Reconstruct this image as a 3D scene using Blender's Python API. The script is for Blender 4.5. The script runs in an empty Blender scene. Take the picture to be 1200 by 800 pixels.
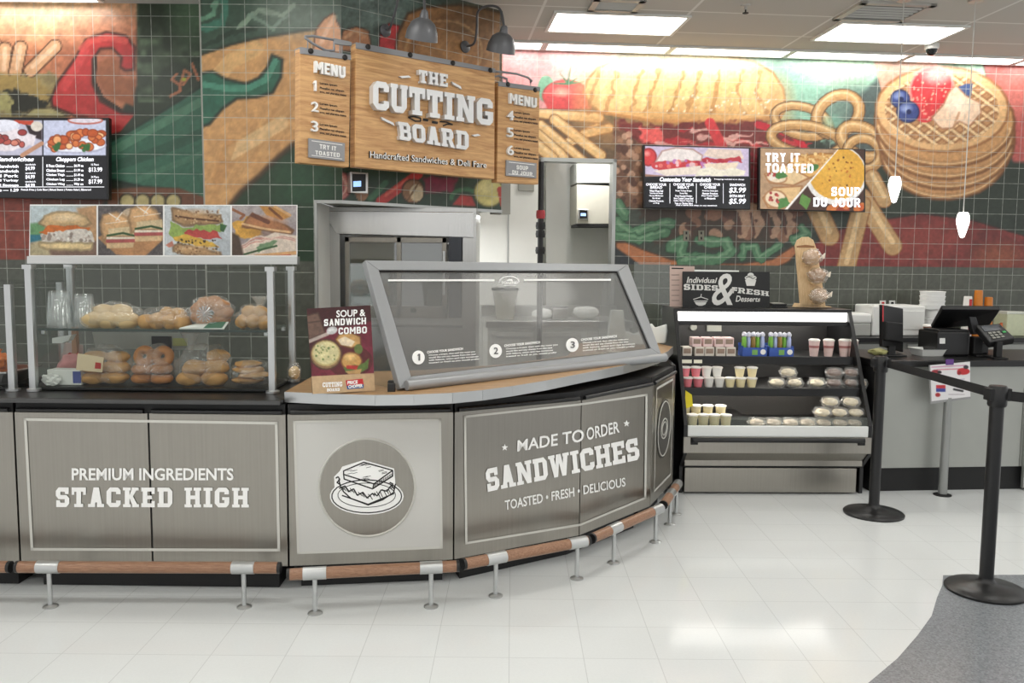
import bpy, bmesh, math, random
import numpy as np
from mathutils import Vector, Matrix, noise as mnoise

sc = bpy.context.scene
# ---------------------------------------------------------------- camera
CAM_H, FPX, PITCH, ROLL = 1.61, 1000.0, math.atan(.093), .009
Fv = np.array([0, math.cos(PITCH), -math.sin(PITCH)])
_R = np.array([1., 0, 0]); _U = np.cross(_R, Fv)
Rv = _R * math.cos(ROLL) + _U * math.sin(ROLL)
Uv = -_R * math.sin(ROLL) + _U * math.cos(ROLL)
CP = np.array([0, 0, CAM_H])
cam = bpy.data.cameras.new('camera'); cam.sensor_width = 36; cam.lens = FPX / 1200 * 36
cam.clip_start = .05; cam.clip_end = 100
camo = bpy.data.objects.new('camera', cam); sc.collection.objects.link(camo)
camo.matrix_world = Matrix(((Rv[0], Uv[0], -Fv[0], 0), (Rv[1], Uv[1], -Fv[1], 0), (Rv[2], Uv[2], -Fv[2], CAM_H), (0, 0, 0, 1)))
sc.camera = camo
# ---------------------------------------------------------------- world, exposure
sc.view_settings.view_transform = 'Standard'; sc.view_settings.look = 'None'
sc.view_settings.gamma = 1; sc.view_settings.use_curve_mapping = False
sc.view_settings.exposure = 0.30
sc.cycles.use_denoising = True
sc.cycles.max_bounces = 10; sc.cycles.transparent_max_bounces = 24
w = bpy.data.worlds.new('store'); sc.world = w; w.use_nodes = True
w.node_tree.nodes['Background'].inputs[0].default_value = (1, 1, 1, 1)
w.node_tree.nodes['Background'].inputs[1].default_value = .76
LAMP_E = 8.0            # emission of the ceiling fittings
SHELF_E = 34.0           # emission of the light tube in the chilled case

# ---------------------------------------------------------------- pixel <-> place
def ray(x, y): return Fv + (x - 600) / FPX * Rv - (y - 400) / FPX * Uv
def atz(x, y, z):
    d = ray(x, y); return CP + d * ((z - CAM_H) / d[2])
def aty(x, y, Y):
    d = ray(x, y); return CP + d * (Y / d[1])
def proj(P):
    q = np.asarray(P, float) - CP
    k = q @ Fv
    return 600 + FPX * (q @ Rv) / k, 400 - FPX * (q @ Uv) / k
class VP:
    """a vertical plane through (x,y), running at angle a in plan; n points to the viewer side; off pushes it out"""
    def __init__(s, p0, a, off=0, tilt=0):
        s.u = np.array([math.cos(a), math.sin(a), 0.]); h = np.array([math.sin(a), -math.cos(a), 0.])
        s.n = h * math.cos(tilt) + np.array([0, 0, 1.]) * math.sin(tilt)
        s.p0 = np.array([p0[0], p0[1], p0[2] if len(p0) > 2 else 0.]) + s.n * off; s.a = a; s.tilt = tilt
    def at(s, x, y):
        d = ray(x, y); t = ((s.p0 - CP) @ s.n) / (d @ s.n); return CP + d * t
    def out(s, k):
        return VP(s.p0 + s.n * k, s.a, 0, s.tilt)
def V(*a): return np.array(a, float)

# ---------------------------------------------------------------- colours and materials
def lin(c):
    c = np.asarray(c, float) / 255.0
    return np.where(c <= .04045, c / 12.92, ((c + .055) / 1.055) ** 2.4)
def rgba(c, k=1.0):
    l = lin(c) * k; return (float(l[0]), float(l[1]), float(l[2]), 1)
MATS = {}
def mat(name, col, rough=.5, metal=0, var=.06, vscale=12, bump=0, emit=0, stretch=(1, 1, 1), spec=.5, k=1.0, coat=0):
    if name in MATS: return MATS[name]
    m = bpy.data.materials.new(name); m.use_nodes = True; nt = m.node_tree; b = nt.nodes['Principled BSDF']
    c = rgba(col, k)
    tc = nt.nodes.new('ShaderNodeTexCoord'); mp = nt.nodes.new('ShaderNodeMapping'); mp.inputs['Scale'].default_value = stretch
    nt.links.new(tc.outputs['Object'], mp.inputs['Vector'])
    n = nt.nodes.new('ShaderNodeTexNoise'); n.inputs['Scale'].default_value = vscale; n.inputs['Detail'].default_value = 4
    nt.links.new(mp.outputs['Vector'], n.inputs['Vector'])
    r = nt.nodes.new('ShaderNodeMapRange'); r.inputs['To Min'].default_value = 1 - var; r.inputs['To Max'].default_value = 1 + var
    nt.links.new(n.outputs['Fac'], r.inputs['Value'])
    mx = nt.nodes.new('ShaderNodeMix'); mx.data_type = 'RGBA'; mx.blend_type = 'MULTIPLY'; mx.inputs['Factor'].default_value = 1
    mx.inputs['A'].default_value = c; nt.links.new(r.outputs['Result'], mx.inputs['B'])
    nt.links.new(mx.outputs['Result'], b.inputs['Base Color'])
    b.inputs['Roughness'].default_value = rough; b.inputs['Metallic'].default_value = metal
    b.inputs['Specular IOR Level'].default_value = spec; b.inputs['Coat Weight'].default_value = coat
    if bump:
        bp = nt.nodes.new('ShaderNodeBump'); bp.inputs['Strength'].default_value = bump; bp.inputs['Distance'].default_value = .01
        nt.links.new(n.outputs['Fac'], bp.inputs['Height']); nt.links.new(bp.outputs['Normal'], b.inputs['Normal'])
    if emit:
        nt.links.new(mx.outputs['Result'], b.inputs['Emission Color']); b.inputs['Emission Strength'].default_value = emit
    MATS[name] = m; return m
def clear(name, tint, veil, rough=.05, dens=.9, gloss=.12, wrinkle=0):
    """see-through film or sheet: mostly clear, a veil of diffuse and a gloss"""
    if name in MATS: return MATS[name]
    m = bpy.data.materials.new(name); m.use_nodes = True; nt = m.node_tree; nt.nodes.clear()
    o = nt.nodes.new('ShaderNodeOutputMaterial'); t = nt.nodes.new('ShaderNodeBsdfTransparent'); t.inputs[0].default_value = tuple(dens * (.6 + .4 * v) ** .35 for v in rgba(tint)[:3]) + (1,)
    d = nt.nodes.new('ShaderNodeBsdfDiffuse'); d.inputs[0].default_value = rgba(tint, .8)
    g = nt.nodes.new('ShaderNodeBsdfGlossy'); g.inputs['Roughness'].default_value = rough; g.inputs[0].default_value = (.95, .95, .95, 1)
    a = nt.nodes.new('ShaderNodeMixShader'); a.inputs[0].default_value = veil
    nt.links.new(t.outputs[0], a.inputs[1]); nt.links.new(d.outputs[0], a.inputs[2])
    f = nt.nodes.new('ShaderNodeLayerWeight'); f.inputs[0].default_value = .25      # more gloss at a glancing angle
    pw = nt.nodes.new('ShaderNodeMath'); pw.operation = 'MULTIPLY_ADD'; pw.inputs[1].default_value = .45; pw.inputs[2].default_value = gloss
    nt.links.new(f.outputs['Fresnel'], pw.inputs[0]); ge = nt.nodes.new('ShaderNodeNewGeometry')
    bf = nt.nodes.new('ShaderNodeMath'); bf.operation = 'SUBTRACT'; bf.inputs[0].default_value = 1; nt.links.new(ge.outputs['Backfacing'], bf.inputs[1])
    mm = nt.nodes.new('ShaderNodeMath'); mm.operation = 'MULTIPLY'; mm.use_clamp = True; nt.links.new(pw.outputs[0], mm.inputs[0]); nt.links.new(bf.outputs[0], mm.inputs[1])
    b = nt.nodes.new('ShaderNodeMixShader'); nt.links.new(mm.outputs[0], b.inputs[0]); nt.links.new(a.outputs[0], b.inputs[1]); nt.links.new(g.outputs[0], b.inputs[2])
    if wrinkle:
        tc = nt.nodes.new('ShaderNodeTexCoord'); n = nt.nodes.new('ShaderNodeTexNoise'); n.inputs['Scale'].default_value = 28; n.inputs['Distortion'].default_value = 1.5
        nt.links.new(tc.outputs['Object'], n.inputs['Vector'])
        bp = nt.nodes.new('ShaderNodeBump'); bp.inputs['Strength'].default_value = wrinkle; bp.inputs['Distance'].default_value = .02
        nt.links.new(n.outputs['Fac'], bp.inputs['Height'])
        for q in (d, g): nt.links.new(bp.outputs['Normal'], q.inputs['Normal'])
    nt.links.new(b.outputs[0], o.inputs[0]); MATS[name] = m; return m
def painted_mat(name, tile=0, rough=.45, emit=0, k=.9, grout=(190, 195, 185)):
    """colour comes from the painted mesh; tile > 0 lays grout joints over it"""
    m = bpy.data.materials.new(name); m.use_nodes = True; nt = m.node_tree; b = nt.nodes['Principled BSDF']
    a = nt.nodes.new('ShaderNodeVertexColor'); a.layer_name = 'Col'
    src = a.outputs['Color']
    if tile:
        uv = nt.nodes.new('ShaderNodeUVMap'); uv.uv_map = 'UV'
        sp = nt.nodes.new('ShaderNodeSeparateXYZ'); nt.links.new(uv.outputs[0], sp.inputs[0])
        ms = []
        for ax in ('X', 'Y'):
            q = nt.nodes.new('ShaderNodeMath'); q.operation = 'PINGPONG'; q.inputs[1].default_value = .5
            nt.links.new(sp.outputs[ax], q.inputs[0])
            l = nt.nodes.new('ShaderNodeMapRange'); l.inputs['From Min'].default_value = .012; l.inputs['From Max'].default_value = .024
            l.inputs['To Min'].default_value = 1; l.inputs['To Max'].default_value = 0
            nt.links.new(q.outputs[0], l.inputs['Value']); ms.append(l)
        mxm = nt.nodes.new('ShaderNodeMath'); mxm.operation = 'MAXIMUM'
        nt.links.new(ms[0].outputs[0], mxm.inputs[0]); nt.links.new(ms[1].outputs[0], mxm.inputs[1])
        nz = nt.nodes.new('ShaderNodeTexNoise'); nz.inputs['Scale'].default_value = 3.1; nt.links.new(uv.outputs[0], nz.inputs['Vector'])
        mu = nt.nodes.new('ShaderNodeMath'); mu.operation = 'MULTIPLY'; nt.links.new(mxm.outputs[0], mu.inputs[0]); nt.links.new(nz.outputs['Fac'], mu.inputs[1])
        mx = nt.nodes.new('ShaderNodeMix'); mx.data_type = 'RGBA'; nt.links.new(mu.outputs[0], mx.inputs['Factor'])
        nt.links.new(src, mx.inputs['A']); mx.inputs['B'].default_value = rgba(grout); src = mx.outputs['Result']
        bp = nt.nodes.new('ShaderNodeBump'); bp.invert = True; bp.inputs['Strength'].default_value = .3; bp.inputs['Distance'].default_value = .004
        nt.links.new(mxm.outputs[0], bp.inputs['Height']); nt.links.new(bp.outputs['Normal'], b.inputs['Normal'])
    g = nt.nodes.new('ShaderNodeMix'); g.data_type = 'RGBA'; g.blend_type = 'MULTIPLY'; g.inputs['Factor'].default_value = 1
    nt.links.new(src, g.inputs['A']); g.inputs['B'].default_value = (k, k, k, 1); src = g.outputs['Result']
    if emit:
        b.inputs['Base Color'].default_value = (.01, .01, .01, 1); nt.links.new(src, b.inputs['Emission Color']); b.inputs['Emission Strength'].default_value = emit
    else: nt.links.new(src, b.inputs['Base Color'])
    b.inputs['Roughness'].default_value = rough; MATS[name] = m; return m

# ---------------------------------------------------------------- objects
def link(o): sc.collection.objects.link(o); return o
def props(o, label=None, cat=None, group=None, kind=None):
    if label: o['label'] = label
    if cat: o['category'] = cat
    if group: o['group'] = group
    if kind: o['kind'] = kind
    return o
def thing(name, label, cat, loc=(0, 0, 0), rz=0, group=None):
    o = bpy.data.objects.new(name, None); link(o); o.empty_display_size = .05
    o.matrix_world = Matrix.Translation(Vector([float(v) for v in loc])) @ Matrix.Rotation(rz, 4, 'Z')
    return props(o, label, cat, group)
def copy_tree(o, loc, rz=0, label=None, group=None, parent=None):
    c = o.copy(); link(c)
    if parent is not None: c.parent = parent
    else:
        c.matrix_world = Matrix.Translation(Vector([float(v) for v in loc])) @ Matrix.Rotation(rz, 4, 'Z')
        if label: c['label'] = label
        if group: c['group'] = group
    for ch in [q for q in o.children]: copy_tree(ch, None, parent=c)
    return c
def wmat(o):
    m = o.matrix_basis.copy()
    while o.parent: o = o.parent; m = o.matrix_basis @ m
    return m
class MB:
    def __init__(s): s.v = []; s.f = []
    def add(s, vs, fs):
        b = len(s.v); s.v += [tuple(float(c) for c in p) for p in vs]; s.f += [tuple(b + i for i in f) for f in fs]; return s
    def box(s, x0, x1, y0, y1, z0, z1):
        return s.add([(x, y, z) for z in (z0, z1) for x, y in ((x0, y0), (x1, y0), (x1, y1), (x0, y1))],
                     [(3, 2, 1, 0), (4, 5, 6, 7), (0, 1, 5, 4), (1, 2, 6, 5), (2, 3, 7, 6), (3, 0, 4, 7)])
    def slab(s, pts, d):
        """closed prism: a face of 3-D points pushed along vector d"""
        n = len(pts); P = [np.asarray(p, float) for p in pts]
        return s.add(P + [p + d for p in P], [tuple(range(n))[::-1], tuple(range(n, 2 * n))] + [(i, (i + 1) % n, n + (i + 1) % n, n + i) for i in range(n)])
    def prism(s, xy, z0, z1): return s.slab([(x, y, z0) for x, y in xy], V(0, 0, z1 - z0))
    def tube(s, path, r, n=10, cap=True, closed=False):
        P = [np.asarray(p, float) for p in path]; m = len(P); rr = r if hasattr(r, '__len__') else [r] * m
        prev = None; rings = []
        for i in range(m):
            a = P[(i - 1) % m] if (closed or i > 0) else P[i]; b = P[(i + 1) % m] if (closed or i < m - 1) else P[i]
            t = b - a; t /= (np.linalg.norm(t) + 1e-12)
            if prev is None:
                h = V(0, 0, 1) if abs(t[2]) < .9 else V(1, 0, 0); e = np.cross(t, h)
            else: e = prev - t * (prev @ t)
            e /= np.linalg.norm(e) + 1e-12; prev = e; g = np.cross(t, e)
            rings.append([P[i] + rr[i] * (math.cos(2 * math.pi * k / n) * e + math.sin(2 * math.pi * k / n) * g) for k in range(n)])
        fs = []
        for i in range(m if closed else m - 1):
            j = (i + 1) % m
            fs += [(i * n + k, i * n + (k + 1) % n, j * n + (k + 1) % n, j * n + k) for k in range(n)]
        if cap and not closed: fs += [tuple(range(n))[::-1], tuple((m - 1) * n + k for k in range(n))]
        return s.add([q for rg in rings for q in rg], fs)
    def lathe(s, prof, c=(0, 0, 0), n=24, ax=None, sq=0):
        """profile of (radius, height); ax a direction for the axis; sq > 0 squares the section"""
        c = np.asarray(c, float); z = V(0, 0, 1) if ax is None else np.asarray(ax, float) / np.linalg.norm(ax)
        e = np.cross(z, V(0, 1, 0) if abs(z[1]) < .9 else V(1, 0, 0)); e /= np.linalg.norm(e); g = np.cross(z, e)
        vs = []; m = len(prof)
        for r, h in prof:
            for k in range(n):
                a = 2 * math.pi * k / n; q = 1.0
                if sq: q = 1 / max(abs(math.cos(a)), abs(math.sin(a))); q = 1 + (q - 1) * sq
                vs.append(c + z * h + r * q * (math.cos(a) * e + math.sin(a) * g))
        fs = [(i * n + k, i * n + (k + 1) % n, (i + 1) * n + (k + 1) % n, (i + 1) * n + k) for i in range(m - 1) for k in range(n)]
        fs += [tuple(range(n))[::-1], tuple((m - 1) * n + k for k in range(n))]
        return s.add(vs, fs)
    def blob(s, c, r, amp=.0, seed=0, sub=3, freq=2.0, flat=None, rz=0):
        bm = bmesh.new(); bmesh.ops.create_icosphere(bm, subdivisions=sub, radius=1)
        vs = []
        for v in bm.verts:
            p = v.co.copy(); k = 1 + amp * mnoise.noise(p * freq + Vector((seed * 7.3, seed * 3.1, seed)))
            q = [p[i] * r[i] * k for i in range(3)]
            if flat is not None: q[2] = max(q[2], flat)
            x, y = q[0], q[1]; q[0] = x * math.cos(rz) - y * math.sin(rz); q[1] = x * math.sin(rz) + y * math.cos(rz)
            vs.append([q[i] + c[i] for i in range(3)])
        fs = [tuple(v.index for v in f.verts) for f in bm.faces]; bm.free()
        return s.add(vs, fs)
    def build(s, name, m, parent=None, smooth=False, bevel=0, local=False, seg=2, ang=40, tagged=None):
        me = bpy.data.meshes.new(name); vs = s.v
        if parent is not None and not local:
            iv = wmat(parent).inverted(); vs = [iv @ Vector(p) for p in vs]
        me.from_pydata(vs, [], s.f); bm = bmesh.new(); bm.from_mesh(me); bmesh.ops.recalc_face_normals(bm, faces=bm.faces)
        bm.to_mesh(me); bm.free()
        if smooth:
            for p in me.polygons: p.use_smooth = True
            try: me.set_sharp_from_angle(angle=math.radians(ang))
            except Exception: pass
        o = bpy.data.objects.new(name, me); link(o); me.materials.append(m)
        if parent is not None: o.parent = parent
        if bevel:
            bv = o.modifiers.new('edge', 'BEVEL'); bv.width = bevel; bv.segments = seg; bv.limit_method = 'ANGLE'; bv.angle_limit = math.radians(35)
        if tagged: props(o, *tagged)
        return o
def struct(mb, name, m, **k):
    o = mb.build(name, m, **k); o['kind'] = 'structure'; return o

# ---------------------------------------------------------------- lettering
def text_mesh(body, bold=0, depth=0, align='LEFT'):
    cu = bpy.data.curves.new('t', 'FONT'); cu.body = body; cu.size = 1; cu.offset = bold; cu.extrude = depth; cu.resolution_u = 3; cu.align_x = align
    ob = bpy.data.objects.new('t', cu); link(ob)
    me = bpy.data.meshes.new_from_object(ob.evaluated_get(bpy.context.evaluated_depsgraph_get()))
    vs = [tuple(v.co) for v in me.vertices]; fs = [tuple(p.vertices) for p in me.polygons]
    bpy.data.objects.remove(ob); bpy.data.curves.remove(cu); bpy.data.meshes.remove(me)
    return vs, fs
def fit_text(mb, body, quad, surf, bold=.012, lift=.003, depth=0, shear=0, thick=0):
    """lay text over a surface; quad = picture corners TL, TR, BR, BL of the text's own box"""
    vs, fs = text_mesh(body, bold, .5 if thick else 0)
    if not vs: return
    if shear: vs = [(x + shear * y, y, z) for x, y, z in vs]
    x0 = min(v[0] for v in vs); x1 = max(v[0] for v in vs); y0 = min(v[1] for v in vs); y1 = max(v[1] for v in vs)
    TL, TR, BR, BL = [np.asarray(q, float) for q in quad]; out = []
    for x, y, z in vs:
        a = (x - x0) / (x1 - x0 + 1e-9); b = (y1 - y) / (y1 - y0 + 1e-9)
        q = (TL * (1 - a) + TR * a) * (1 - b) + (BL * (1 - a) + BR * a) * b
        s_ = surf(q[0]) if callable(surf) else surf
        out.append(s_.at(*q) + s_.n * (lift + (z + .5) * thick if thick else lift))
    mb.add(out, fs)
def rect_text(mb, body, x0, y0, x1, y1, surf, slope=0, **k):
    fit_text(mb, body, ((x0, y0), (x1, y0 + slope * (x1 - x0)), (x1, y1 + slope * (x1 - x0)), (x0, y1)), surf, **k)
r_ = lambda a, b, c, d: [(a, b), (c, b), (c, d), (a, d)]
_cap = [(0, 8), (2, 10), (6.6, 10), (8.6, 8), (5.9, 7.8), (2.7, 7.8)]
_ct = [(0, 8), (2, 10), (6.5, 10), (8, 8.6), (8, 6.6), (5.4, 6.6), (5.4, 7.8), (2.7, 7.8)]
_mir = lambda p: [(x, 10 - y) for x, y in p][::-1]
SLAB = {
 ' ': (4, []), 'T': (8, [r_(0, 7.8, 8, 10), r_(0, 6.2, 1.5, 8), r_(6.5, 6.2, 8, 8), r_(2.7, 0, 5.3, 8), r_(1.5, 0, 6.5, 1.6)]),
 'A': (9, [[(1, 0), (3.6, 0), (5.6, 10), (3, 10)], [(5.4, 0), (8, 0), (6, 10), (3.4, 10)], r_(2.6, 2.4, 6.4, 4.2), r_(0, 0, 4, 1.6), r_(5, 0, 9, 1.6)]),
 'C': (8, [r_(0, 2, 2.7, 8), _ct, _mir(_ct)]), 'U': (8.5, [r_(.4, 2, 3, 10), r_(5.5, 2, 8.1, 10), [(.4, 2), (2.2, 0), (6.3, 0), (8.1, 2), (5.5, 2.2), (3, 2.2)], r_(0, 8.6, 3.6, 10), r_(4.9, 8.6, 8.5, 10)]),
 'I': (5, [r_(1.2, 0, 3.8, 10), r_(0, 0, 5, 1.6), r_(0, 8.4, 5, 10)]),
 'N': (9.5, [r_(.8, 0, 3.2, 10), r_(6.3, 0, 8.7, 10), [(.8, 10), (3.4, 10), (8.7, 0), (6.1, 0)], r_(0, 0, 4, 1.5), r_(0, 8.5, 3, 10), r_(5.5, 8.5, 9.5, 10)]),
 'G': (8.5, [r_(0, 2, 2.7, 8), _ct, _mir(_ct), r_(5.4, 2, 8.2, 5), r_(4.2, 3.7, 8.2, 5.2)]),
 'S': (7.6, [[(0, 8.2), (1.6, 10), (7.2, 10), (7.2, 6.6), (5.2, 6.6), (5, 7.8), (2.6, 7.8)], r_(0, 5.6, 2.6, 8.2), [(0, 5.8), (1.5, 4), (6, 4), (7.6, 4.4), (6, 6.1), (2, 6.1)], r_(5, 1.8, 7.6, 4.6), [(7.6, 1.8), (6, 0), (.3, 0), (.3, 3.4), (2.4, 3.4), (2.6, 2.2), (5, 2.2)]]),
 'K': (9, [r_(1, 0, 3.6, 10), r_(0, 0, 4.4, 1.5), r_(0, 8.5, 4.4, 10), [(3, 4.6), (5.4, 10), (8.4, 10), (4.8, 4.2)], [(3.4, 5.2), (5.2, 6.2), (8.8, 0), (5.8, 0)], r_(5, 8.5, 8.8, 10), r_(5.2, 0, 9, 1.5)]),
 'E': (7.8, [r_(.8, 0, 3.4, 10), r_(0, 0, 7.4, 2), r_(0, 8, 7.4, 10), r_(3, 4.1, 6, 5.9), r_(5.8, 0, 7.6, 3.2), r_(5.8, 6.8, 7.6, 10)]),
 'D': (8.6, [r_(.8, 0, 3.4, 10), r_(0, 0, 6.4, 2), r_(0, 8, 6.4, 10), r_(5.8, 2, 8.4, 8), [(6, 0), (6.6, 0), (8.4, 2), (5.8, 2)], [(5.8, 8), (8.4, 8), (6.6, 10), (6, 10)]]),
 'H': (9.4, [r_(.8, 0, 3.4, 10), r_(6, 0, 8.6, 10), r_(3, 4.1, 6.4, 6), r_(0, 0, 4.2, 1.5), r_(5.2, 0, 9.4, 1.5), r_(0, 8.5, 4.2, 10), r_(5.2, 8.5, 9.4, 10)]),
 'W': (12.5, [[(.6, 10), (3.2, 10), (5, 0), (2.6, 0)], [(2.9, 0), (5, 0), (7, 10), (4.9, 10)], [(5.5, 10), (7.6, 10), (9.6, 0), (7.5, 0)], [(7.5, 0), (9.9, 0), (11.9, 10), (9.3, 10)], r_(0, 8.6, 4, 10), r_(8.6, 8.6, 12.5, 10)]),
 'B': (8.4, [r_(.8, 0, 3.4, 10), r_(0, 0, 6.4, 2), r_(0, 8, 6.4, 10), r_(3, 4.2, 6.6, 6), r_(5.6, 1.6, 8.2, 4.6), r_(5.4, 5.6, 7.9, 8.4), [(6, 0), (6.6, 0), (8.2, 1.6), (5.6, 2)], [(5.4, 8.2), (7.9, 8.2), (6.4, 10), (5.8, 10)], [(5.6, 4.4), (8.2, 4.4), (7.4, 5.1), (7.9, 5.8), (5.4, 5.8)]]),
 'O': (8.6, [r_(0, 2, 2.7, 8), r_(5.9, 2, 8.6, 8), _cap, _mir(_cap)]),
 'R': (9, [r_(.8, 0, 3.4, 10), r_(0, 0, 4.2, 1.5), r_(0, 8, 6.4, 10), r_(5.4, 5.4, 8, 8.4), [(5.4, 8.2), (8, 8.2), (6.4, 10), (5.8, 10)], r_(3, 3.8, 6.6, 5.6), [(5.4, 5.5), (8, 5.5), (6.6, 3.8), (5.8, 3.8)], [(4.2, 4.2), (6.8, 4.2), (9, 0), (6.2, 0)]]),
}
BLOCK = {
 ' ': (3, []), 'T': (7.4, [r_(0, 7.8, 7.4, 10), r_(2.4, 0, 5, 8)]), 'A': (8.4, [[(0, 0), (2.7, 0), (5.4, 10), (3, 10)], [(5.7, 0), (8.4, 0), (5.4, 10), (3, 10)], r_(2.2, 2, 6.2, 3.9)]),
 'C': SLAB['C'], 'U': (8, [r_(0, 2, 2.7, 10), r_(5.3, 2, 8, 10), [(0, 2), (2, 0), (6, 0), (8, 2), (5.3, 2.3), (2.7, 2.3)]]), 'I': (2.7, [r_(0, 0, 2.7, 10)]),
 'N': (8.4, [r_(0, 0, 2.6, 10), r_(5.8, 0, 8.4, 10), [(0, 10), (2.8, 10), (8.4, 0), (5.6, 0)]]), 'M': (10.4, [r_(0, 0, 2.5, 10), r_(7.9, 0, 10.4, 10), [(0, 10), (2.8, 10), (6.2, 3), (4.2, 3)], [(10.4, 10), (7.6, 10), (4.2, 3), (6.2, 3)]]),
 'S': SLAB['S'], 'E': (6.8, [r_(0, 0, 2.7, 10), r_(0, 0, 6.8, 2.1), r_(0, 7.9, 6.8, 10), r_(2, 4.1, 6.2, 6)]), 'D': (8, [r_(0, 0, 2.7, 10), r_(0, 0, 6, 2.1), r_(0, 7.9, 6, 10), r_(5.3, 2, 8, 8), [(5.3, 0), (6, 0), (8, 2), (5.3, 2.2)], [(5.3, 7.8), (8, 8), (6, 10), (5.3, 10)]]),
 'H': (8.2, [r_(0, 0, 2.7, 10), r_(5.5, 0, 8.2, 10), r_(2, 4, 6, 6)]), 'W': (12, [[(0, 10), (2.6, 10), (4.6, 0), (2.4, 0)], [(2.6, 0), (4.7, 0), (7, 10), (5, 10)], [(5, 10), (7, 10), (9.4, 0), (7.3, 0)], [(7.4, 0), (9.6, 0), (12, 10), (9.4, 10)]]),
 'B': (8, [r_(0, 0, 2.7, 10), r_(0, 0, 6, 2.1), r_(0, 7.9, 6, 10), r_(2, 4.2, 6, 6), r_(5.3, 1.8, 8, 4.4), r_(5, 5.8, 7.6, 8.2), [(5, 0), (6, 0), (8, 1.8), (5, 2.2)], [(5, 7.8), (7.6, 8.2), (6, 10), (5, 10)], [(5, 4.2), (8, 4.4), (7, 5.1), (7.6, 5.8), (5, 6)]]),
 'O': SLAB['O'], 'R': (8.2, [r_(0, 0, 2.7, 10), r_(0, 7.9, 6, 10), r_(5.2, 5.4, 7.9, 8.2), [(5.2, 7.8), (7.9, 8.2), (6, 10), (5, 10)], r_(2, 3.8, 6, 5.7), [(5.2, 5.7), (7.9, 5.4), (6, 3.8), (5, 3.8)], [(3.2, 4.4), (5.8, 4.4), (8.4, 0), (5.6, 0)]]),
 'P': (8, [r_(0, 0, 2.7, 10), r_(0, 7.9, 6, 10), r_(5.3, 5.2, 8, 8.2), [(5.3, 7.8), (8, 8.2), (6, 10), (5, 10)], r_(2, 3.2, 6, 5.2), [(5.3, 5.3), (8, 5.2), (6, 3.2), (5, 3.2)]]), 'J': (6.8, [r_(4.1, 2, 6.8, 10), [(0, 1.8), (1.8, 0), (5, 0), (6.8, 2), (4.1, 2.3), (2.4, 2.3), (2.3, 3.6), (0, 3.6)]]),
 'Y': (8, [[(0, 10), (2.8, 10), (5.3, 5), (4, 3.4), (2.7, 5)], [(8, 10), (5.2, 10), (2.7, 5), (4, 3.4), (5.3, 5)], r_(2.7, 0, 5.3, 5)]), '1': (5.2, [r_(2.4, 0, 5.2, 10), [(0, 7), (2.6, 10), (3, 10), (3, 7.4)]]),
}
def block_text(mb, body, quad, surf, **k): slab_text(mb, body, quad, surf, font=BLOCK, **k)
def box4(x0, y0, x1, y1, sl=0): return ((x0, y0), (x1, y0 + sl * (x1 - x0)), (x1, y1 + sl * (x1 - x0)), (x0, y1))
def slab_text(mb, body, quad, surf, lift=.003, thick=.0005, gap=.9, font=SLAB):
    TL, TR, BR, BL = [np.asarray(q, float) for q in quad]
    W = sum(font[c][0] for c in body) + gap * (len(body) - 1); x = 0
    for c in body:
        wd, ps = font[c]
        for pk, p in enumerate(ps):
            top = []; 
            for a, b in p:
                a = (x + a) / W; b = 1 - b / 10
                q = (TL * (1 - a) + TR * a) * (1 - b) + (BL * (1 - a) + BR * a) * b
                s_ = surf(q[0]) if callable(surf) else surf
                top.append((s_.at(*q), s_.n))
            mb.slab([t + n * lift for t, n in top], np.asarray(top[0][1]) * (thick + pk * .00025))
        x += wd + gap

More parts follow.
